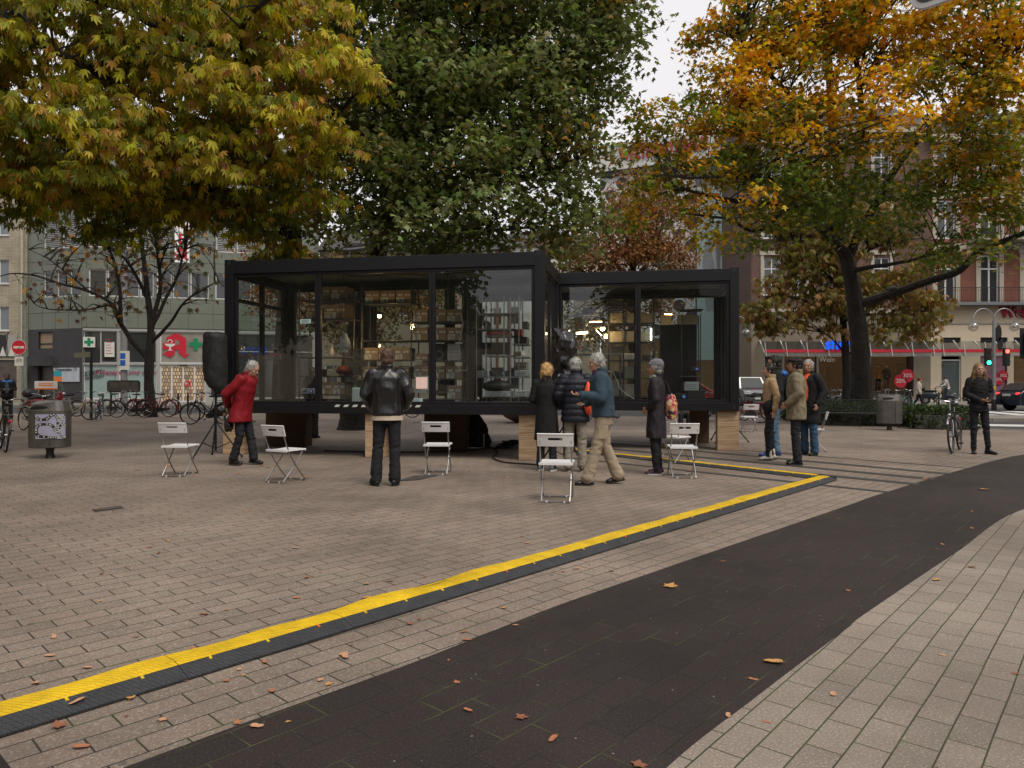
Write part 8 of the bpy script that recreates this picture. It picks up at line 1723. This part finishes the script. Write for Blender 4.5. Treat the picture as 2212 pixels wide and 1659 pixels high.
def scooter(label, pos, rz, col):
    t = thing('motor_scooter', label, 'scooter', pos, rz); pm = mat('scooter_%d' % int(col[0]*1000+col[2]*100), col, .25, spec=.7)
    for x in (-.62, .62): wo = MB().cyl((x, -.06, .24), (x, .06, .24), .24, n=20).build('wheel', M_rubber, t, smooth=True); MB().cyl((x, -.065, .24), (x, .065, .24), .12, n=14).build('rim', M_steel, wo)
    b = MB(); b.ball((-.45, 0, .55), 1, 14, 10, (.48, .17, .24)); b.caps((-.2, 0, .32), (.28, 0, .30), .11, .09, 10); b.caps((.30, 0, .35), (.42, 0, .95), .15, .11, 10); b.ball((.62, 0, .50), 1, 12, 8, (.22, .10, .12)); remesh(b, 'body', pm, t, .03, None, 2)
    MB().ball((-.40, 0, .80), 1, 14, 8, (.42, .15, .07)).build('saddle', M_rubber, t, smooth=True); MB().ball((-.85, 0, .95), 1, 12, 8, (.2, .2, .18)).build('top_case', M_dk, t, smooth=True)
    MB().tube([(.36, -.34, 1.06), (.42, -.12, 1.05), (.42, .12, 1.05), (.36, .34, 1.06)], .018, 6).build('handlebar', M_dk, t, smooth=True); MB().ball((.52, 0, .92), .085, 10, 8).build('headlight', M_chrome, t, smooth=True)
    MB().extr([(.5, -.2, 1.05), (.5, .2, 1.05), (.38, .15, 1.4), (.38, -.15, 1.4)], (.01, 0, 0)).build('windshield', glass_mat('shield', (.5, .55, .55), .1), t); return t
p = P(2014, 868, 43.5); scooter('black motor scooter parked before the shop wall between walker and cyclist', Vector((p.x-.2, 42.6, .12)), R(-30), (.015, .02, .03))
p = P(76, 872, 29); scooter('red moped among the bicycles behind the poster covered bin', Vector((-19.0, 29.2, 0)), R(8), (.36, .015, .02))
# kick scooter
p = P(1995, 878, 40.5); t = thing('kick_scooter', 'green kick scooter standing beside the walker', 'kick scooter', Vector((p.x+.3, 40.4, 0)), R(5)); M_mint = mat('mint_green', (.03, .42, .24), .4)
MB().box((0, 0, .14), (.75, .15, .05)).build('deck', M_mint, t, bevel=.01); MB().cyl((.42, 0, .15), (.34, 0, 1.1), .022, n=8).build('stem', M_darkmetal, t); MB().cyl((.34, -.22, 1.1), (.34, .22, 1.1), .014, n=8).build('handlebar', M_darkmetal, t)
for x in (-.42, .46): MB().cyl((x, -.02, .1), (x, .02, .1), .1, n=16).build('wheel', M_rubber, t, smooth=True)
# ------------------------------------------------------------ poles, lamps, signals, signs
def signal(par, x, z, on, y=-.16):
    b = MB().box((x, y, z), (.30, .18, .92)).build('signal_head', M_darkmetal, par, bevel=.03)
    for k, (c, nm) in enumerate((((1, .05, .03), 'red'), ((1, .5, .02), 'amber'), ((.02, 1, .45), 'green'))):
        zz = z+.29-.29*k; lit = nm == on
        MB().cyl((x, y-.105, zz), (x, y-.092, zz), .10, n=18).build('lens_%s' % nm, mat('signal_%s_%s' % (nm, lit), tuple(.02+.03*q for q in c), .3, emit=c, estr=7 if lit else 0.), b)
        h = MB(); h.ring((x, y-.10, zz), .112, .008, (0, 1, 0), 14, 4, R(160), R(380)); h.ring((x, y-.19, zz), .112, .008, (0, 1, 0), 14, 4, R(160), R(380)); h.build('visor', M_darkmetal, b)
M_globe = glass_mat('lamp_globe', (.78, .78, .76), .10, .05)
def twin(label, pos, hp, arms, zg, rg=.24, base=True, name='street_lamp', pr=.10):
    t = thing(name, label, 'street lamp', pos); MB().cyl((0, 0, 0), (0, 0, hp), pr, pr*.7, n=14).build('pole', M_steel, t, smooth=True); MB().cyl((0, 0, .0), (0, 0, .55), pr*1.15, n=14).build('pole_foot', M_darkmetal, t, smooth=True)
    for dx in arms:
        a = MB(); pts = [(0, 0, hp-.15)]+[(dx*.5-dx*.5*math.cos(math.pi*i/10), 0, zg+.32+ .62*math.sin(math.pi*i/10)) for i in range(0, 11)]+[(dx, 0, zg+.2)]
        ao = a.tube(pts, .028, 7).build('arm', M_steel, t, smooth=True); MB().ball((dx, 0, zg), rg, 18, 12).build('globe', M_globe, ao, smooth=True); MB().ball((dx, 0, zg+.04), .07, 10, 8, (1, 1, 1.4)).build('bulb', M_paper, ao, smooth=True); MB().cyl((dx, 0, zg+.16), (dx, 0, zg+.26), .075, n=12).build('cap', M_steel, ao)
    return t
p = P(2147, 886, 36.4); tw = twin('twin globe street lamp with traffic signals on its post at the right', Vector((p.x, 36.4, 0)), 4.6, (-1.06, 1.06), 4.27)
signal(tw, -.42, 2.72, 'green'); signal(tw, .52, 2.72, 'red')
MB().cyl((.22, -.1, 3.95), (.22, .1, 3.95), .42, n=22).xf(lambda q: Vector((.22+(q.x-.22)*.35, q.y*.3-.02, q.z))).build('round_sign_back', M_darkmetal, tw); MB().cyl((.30, -.1, 3.4), (.30, .1, 3.4), .36, n=22).xf(lambda q: Vector((.30+(q.x-.30)*.35, q.y*.3-.02, q.z))).build('round_sign_back', M_darkmetal, tw)
MB().box((-.06, -.12, 1.15), (.1, .06, .16)).build('push_button', mat('button_yellow', (.6, .4, .02), .5), tw)
p = P(2222, 880, 30); ts = thing('traffic_light', 'dark traffic light cut by the right edge of the picture', 'traffic light', Vector((p.x, 30, 0))); MB().cyl((.2, 0, 0), (.2, 0, 4.1), .07, n=12).build('pole', M_steel, ts, smooth=True); signal(ts, -.12, 3.05, 'none'); MB().box((-.1, -.05, 3.05), (.62, .02, 1.3)).build('backboard', M_darkmetal, ts)
p = P(1612, 720, 40); twin('single globe street lamp at the right end of the set-back cabin', Vector((p.x-.7, 40, 0)), 4.6, (.7,), p.z)
# sign board hanging in at the top right corner
t = thing('direction_sign', 'big white rimmed sign board cut by the top right corner', 'sign', (0, 0, 0))
a0 = P(1963, 30, 5.5); e = Vector((.52, -.58, 0)).normalized(); Wd, Hd, rc = 1.9, 1.2, .13
def rrect(w_, h, r_, o=0.):
    pts = []
    for cx, cz, s0 in ((w_-r_, r_, -90), (w_-r_, h-r_, 0), (r_, h-r_, 90), (r_, r_, 180)):
        for i in range(7): a = R(s0+15*i); pts.append((cx+(r_-o)*math.cos(a), cz+(r_-o)*math.sin(a)))
    return pts
nb_ = Vector((e.y, -e.x, 0)); 
MB().extr([a0+e*x+Vector((0, 0, z)) for x, z in rrect(Wd, Hd, rc)], nb_*-.04).build('board', mat('sign_white', (.62, .63, .64), .4), t, bevel=.003)
MB().extr([a0+nb_*.004+e*x+Vector((0, 0, z)) for x, z in rrect(Wd, Hd, rc, .042)], nb_*-.003).build('sign_face', mat('sign_dark', (.035, .04, .043), .5), t)
pe = a0+e*(Wd*.8)-nb_*.09; MB().cyl((pe.x, pe.y, 0), (pe.x, pe.y, a0.z+Hd), .045, n=12).build('pole', M_steel, t, smooth=True)
# left side posts
p = P(43, 870, 38); t = thing('no_entry_sign', 'round red no entry sign with a white plate before the cream brick house', 'sign', Vector((p.x, 38, 0)))
cz = CAMH+(829.5-q1(113, 815)[1])/FPX*38; MB().cyl((.1, 0, 0), (.1, 0, cz+.4), .05, n=10).build('post', M_steel, t, smooth=True)
dsc = MB().cyl((0, -.08, cz), (0, -.06, cz), .40, n=26).build('disc', M_redp, t); MB().box((0, -.085, cz), (.56, .006, .12)).build('white_bar', M_paper, dsc); MB().ring((0, -.082, cz), .39, .012, (0, 1, 0), 26, 4).build('rim', M_paper, dsc)
MB().beam((-.20, -.095, cz-.32), (.24, -.095, cz+.32), .012, .035, up=(0, 1, 0)).build('orange_strip', mat('strip_orange', (.8, .15, .02), .5), dsc)
pl_ = MB().box((.0, -.07, cz-.75), (.46, .02, .48)).build('plate', M_paper, t); s_ = MB(); s_.ring((-.08, -.083, cz-.72), .07, .01, (0, 1, 0), 12, 4); s_.ring((.10, -.083, cz-.72), .07, .01, (0, 1, 0), 12, 4); s_.tube([(-.08, -.083, cz-.72), (-.02, -.083, cz-.60), (.07, -.083, cz-.60), (.10, -.083, cz-.72)], .01, 4); s_.build('bicycle_symbol', M_ink, pl_)
p = P(53, 870, 40); tag(MB().cyl((p.x, 40, 0), (p.x, 40, 7.6), .13, .10, n=12).build('concrete_post', mat('post_green_grey', (.16, .18, .15), .8, var=.3), smooth=True), 'mottled grey concrete post beside the no entry sign', 'post')
p = P(197, 904, 27.5); t = thing('signpost', 'dark post with a pointing sign before the frosted pharmacy window', 'signpost', Vector((p.x, 27.5, 0))); hz = CAMH+(829.5-757)/FPX*27.5
MB().cyl((0, 0, 0), (0, 0, hz), .055, n=10).build('post', M_darkmetal, t, smooth=True); MB().extr([(-.62, -.07, hz-.28), (0, -.07, hz-.26), (0, -.07, hz-.06), (-.62, -.07, hz-.10)], (0, .02, 0)).build('arm_plate', mat('sign_olive', (.20, .20, .15), .6), t)
p = P(268, 880, 37); t = thing('lamp_post', 'grey round post with a parking plate behind the bare tree', 'post', Vector((p.x, 37, 0))); MB().cyl((0, 0, 0), (0, 0, 12), .17, .12, n=14).build('pole', mat('post_grey', (.20, .20, .21), .7, var=.2), t, smooth=True)
z_ = CAMH+(829.5-q1(0, 888)[1])/FPX*37; pl_ = MB().box((.15, -.20, z_), (.48, .02, .98)).build('parking_plate', M_paper, t)
for k in (-.18, .18): MB().box((.05, -.213, z_+k+.05), (.26, .006, .30)).build('blue_field', mat('sign_blue', (.01, .10, .42), .5), pl_)
def bollard(lab, x, Y):
    q = P(x, 880, Y); o = MB().lathe((0, 0, 0), [(.055, 0), (.05, .1), (.045, .7), (.055, .72), (.055, .76), (.04, .78), (.045, .85), (.03, .9), (.01, .93)], 12).build('bollard', M_darkmetal, smooth=True); o.location = (q.x, Y, 0); return tag(o, lab, 'bollard', 'bollards along the kerbs')
for x, Y, lab in ((385, 33, 'slim dark bollard in front of the sliding door, left one'), (406, 35, 'slim dark bollard in front of the sliding door, right one'), (222, 34, 'slim dark bollard behind the blue tyred bicycle'), (240, 35, 'slim dark bollard at the frosted window'), (1838, 33.5, 'grey bollard left of the maple trunk'), (1917, 33.5, 'grey bollard right of the maple trunk below the mannequins'), (1968, 35, 'grey bollard left of the walker'), (2028, 37, 'grey bollard under the cyclist')): bollard(lab, x, Y)
# bikes' advertising frame and white board at the wall
p = P(275, 880, 30.5); t = thing('advertising_stand', 'dark rounded advertising frame standing over the parked bicycles', 'advert', Vector((p.x, 30.2, 0)))
z0 = CAMH+(829.5-q3(0, 1060)[1])/FPX*30.2; z1 = CAMH+(829.5-q3(0, 900)[1])/FPX*30.2; wA = 1.4
MB().extr([(x-wA/2, 0, z0+z) for x, z in rrect(wA, z1-z0, .12)], (0, .04, 0)).build('frame', M_dk, t); MB().extr([(x-wA/2, -.006, z0+z) for x, z in rrect(wA, z1-z0, .12, .05)], (0, .004, 0)).build('panel', mat('advert_print', (.12, .11, .105), .3, var=.6, vscale=2.5), t)
for x in (-.55, .55): MB().cyl((x, .02, 0), (x, .02, z0), .02, n=8).build('leg', M_darkmetal, t)
p = P(99, 880, 31); t = thing('advert_board', 'white board with orange print among the bicycles at the dark wall', 'advert', Vector((p.x, 31, 0))); z0 = CAMH+(829.5-q1(0, 1048)[1])/FPX*31; z1 = CAMH+(829.5-q1(0, 1002)[1])/FPX*31
bo = MB().span(-.5, .5, 0, .03, z0, z1).build('board', M_paper, t, bevel=.01); o_ = MB(); 
for k in range(2): o_.span(-.32, .32, -.006, -.002, z0+(z1-z0)*(.42+.22*k), z0+(z1-z0)*(.52+.22*k))
o_.build('orange_lines', mat('strip_orange', (.8, .15, .02), .5), bo); MB().span(-.5, .5, -.004, -.001, z0+.01, z0+.06).build('orange_edge', MATS['strip_orange'], bo)
for x in (-.4, .4): MB().beam((x, .02, 0), (x*.8, .02, z0), .03, .03).build('leg', M_steel, t)
# barrier
p = P(1768, 880, 37); t = thing('barrier', 'red and white construction barrier behind the man in the orange sweater', 'barrier', Vector((p.x-.7, 37, 0)))
for k in range(9): MB().span(-1.0+.22*k, -1.0+.22*k+.218, 0, .05, .45, 1.05).build('red_panel' if k % 2 else 'white_panel', M_redp if k % 2 else M_paper, t)
for x in (-.9, .9): MB().span(x-.04, x+.04, .06, .12, 0, 1.1).build('leg', M_paper, t)
# mannequins
def manneq(lab, x, topm, botm, q=q6, off=.9):
    s_ = FS.s(q(x, 0)[0]); pos = FS.a+FS.d*s_+FS.n*off+Vector((0, 0, GS+.72)); t = person(lab, pos, FS.rz-R(90), 1.82, 0, 0, {}, {}, (0, 0), mat('mannequin_skin', (.62, .50, .36), .3), None, 'short', None, dict(m=topm, hem=.84), dict(m=botm), None, vox=.018, bald=True)
    t['category'] = 'mannequin'; t.name = 'mannequin'; return t
manneq('mannequin in a mustard jacket in the shop window, left of the pair', 76, cloth('mustard', (.42, .22, .06)), C_jet); manneq('mannequin in a dark jacket over orange in the shop window, right of the pair', 140, cloth('rust_jacket', (.10, .07, .06)), C_brown); manneq('pale mannequin deep in the window left of the flat cap', 445, C_sand, C_jet, q5, 1.0)
o = MB().span(-1.6, 1.6, -.3, .35, 0, .7).build('shop_plinth', M_taupe); o.location = FS.a+FS.d*FS.s(q6(105, 0)[0])+FS.n*.9+Vector((0, 0, GS)); o.rotation_euler.z = FS.rz; tag(o, 'plinth under the two mannequins', 'plinth')
o = MB().span(-.4, .4, -.3, .3, 0, .7).build('shop_plinth', M_taupe); o.location = FS.a+FS.d*FS.s(q5(445, 0)[0])+FS.n*1.0+Vector((0, 0, GS)); o.rotation_euler.z = FS.rz; tag(o, 'plinth under the pale mannequin', 'plinth')
# pigeons
def pigeon(lab, pos, rz):
    b = MB(); b.ball((0, 0, .09), 1, 12, 8, (.13, .065, .07)); b.ball((.11, 0, .19), .034, 10, 8); b.caps((.07, 0, .12), (.11, 0, .18), .04, .03, 8); b.caps((-.08, 0, .09), (-.22, 0, .07), .035, .02, 8); b.caps((.14, 0, .19), (.165, 0, .182), .008, .004, 6)
    t = thing('pigeon', lab, 'bird', pos, rz, 'pigeons'); remesh(b, 'body', mat('pigeon_grey', (.10, .11, .13), .6, var=.3, vscale=20), t, .012, None, 1)
    for s_ in (-1, 1): MB().cyl((.01, s_*.025, 0), (.0, s_*.025, .05), .005, n=5).build('leg', mat('bird_leg', (.25, .06, .05), .6), t)
pigeon('grey pigeon on the ground behind the set-back cabin', G(1333, 905), R(20))
for x, y, Y, lab in ((1745, 494, 22.8, 'pigeon perched on the low left limb of the maple, inner one'), (1700, 441, 21.95, 'pigeon perched on the low left limb of the maple, middle one'), (1655, 434, 21.3, 'pigeon perched on the low left limb of the maple, outer one'), (1930, 628, 23.8, 'pigeon perched on the low right limb of the maple')): pigeon(lab, P(x, y, Y), R(random.uniform(-60, 60)))
# ------------------------------------------------------------ fallen leaves
def leafmesh(seed, kind):
    rn = random.Random(seed); m = MB(); pts = []; n = 14
    for i in range(n):
        a = 2*math.pi*i/n; r_ = (.5+.20*math.cos(a*5) if kind else .52+.16*math.cos(2*a))*rn.uniform(.82, 1.14); x, y = r_*math.cos(a), r_*math.sin(a)*(.9 if kind else .85); pts.append((x, y, .10+.22*abs(y)+.14*abs(x)**2+.08*noise.noise(Vector((x*3, y*3, seed)))))
    pts.append((0, 0, .05)); m.add(pts, [(n, i, (i+1) % n) for i in range(n)]); m.add([(-.4, .0, .05), (-.9, .05, .12), (-.9, .08, .12), (-.4, .03, .05)], [(0, 1, 2, 3)])
    return m.mesh('fallen_leaf')
LM = []
for k in range(5):
    for j, c in enumerate([(.38, .15, .07), (.24, .09, .045), (.50, .27, .15), (.50, .26, .08)]):
        me = leafmesh(k, k % 2); me.materials.append(mat('dry_leaf_%d' % j, c, .7, var=.35, vscale=9)); LM.append(me)
def inpoly(x, y, poly):
    c = False; j = len(poly)-1
    for i in range(len(poly)):
        if (poly[i][1] > y) != (poly[j][1] > y) and x < (poly[j][0]-poly[i][0])*(y-poly[i][1])/(poly[j][1]-poly[i][1])+poly[i][0]: c = not c
        j = i
    return c
PATHP = [(p.x, p.y) for p in upc+loc_[::-1]]; FOOTP = [(p.x, p.y) for p in loc_]+[(25, 12), (25, -25), (-6, -25)]
rn = random.Random(12)
def drop(x, y, sz, lab=None, grp=None, k=None, z=.001):
    o = bpy.data.objects.new('fallen_leaf', LM[rn.randrange(len(LM)) if k is None else k]); COL.objects.link(o); o.location = (x, y, z); o.rotation_euler = (rn.uniform(-.12, .12), rn.uniform(-.12, .12), rn.uniform(0, 6.28)); o.scale = (sz, sz, sz*rn.uniform(.3, .8)); return tag(o, lab, 'leaf', grp)
spec = [(1448, 1268, .17, 'large pale curled leaf on the dark path, left of its middle'), (1672, 1432, .12, 'pointed curled leaf near the right edge of the dark path'), (2125, 1058, .2, 'long brown leaf on the dark path near the right edge of the picture'), (1126, 1551, .09, 'pale leaf lying low in the middle of the dark path'),
        (1010, 1536, .06, 'small bright leaf left of the pale one on the dark path'), (1195, 1597, .07, 'orange leaf near the bottom edge on the dark path'), (1381, 1655, .10, 'orange leaf cut by the bottom edge of the picture'), (554, 1571, .07, 'leaf at the lower left border of the dark path'), (2098, 1226, .08, 'orange leaf on the pale paving right of the dark path'),
        (2022, 1254, .09, 'flat leaf beside the right border of the dark path'), (167, 1530, .085, 'crumpled leaf lying on the black edge of the long cable ramp'), (283, 1505, .10, 'dark orange leaf at the foot of the long cable ramp'), (745, 1418, .10, 'long brown leaf below the middle of the long cable ramp'), (174, 1614, .08, 'deep orange leaf in the bottom left corner'),
        (128, 1570, .1, 'torn brown leaf below the left end of the long cable ramp'), (1197, 1221, .11, 'big curled leaf leaning on the long cable ramp'), (793, 1292, .09, 'pinkish rolled leaf above the long cable ramp'), (638, 1184, .09, 'yellowish leaf in the middle of the paving'), (1400, 1149, .08, 'rounded orange leaf above the long cable ramp')]
for x, y, sz, lab in spec: q = G(x, y); drop(q.x, q.y, sz*.55, lab, None, z=.03 if 'on the black' in lab else .004)
cnt = 0
while cnt < 205:
    x = rn.uniform(-30, 2240); y = 870+rn.random()**2.2*700; q = G(x, y)
    if cnt < 45: u = rn.random()**1.3*.9+.1; q = G(-140, 1637).lerp(G(1809, 1037), u)+Vector((-.7, .7, 0))*(.26+.12*rn.random()) if cnt % 3 else G(-140, 1637).lerp(G(1809, 1037), u)+Vector((.7, -.7, 0))*(.05+.15*rn.random())
    if q.y > 29 or inpoly(q.x, q.y, FOOTP) and rn.random() < .8: continue
    onp = inpoly(q.x, q.y, PATHP)
    if onp and rn.random() < .6: continue
    sz = rn.uniform(.03, .08)*(1.3 if q.y > 10 else .5)
    if onp: drop(q.x, q.y, sz, 'small dry brown leaf fallen on the dark path', 'small leaves on the dark path')
    else: drop(q.x, q.y, sz, 'small dry leaf scattered on the pale paving', 'small leaves on the pale paving')
    cnt += 1
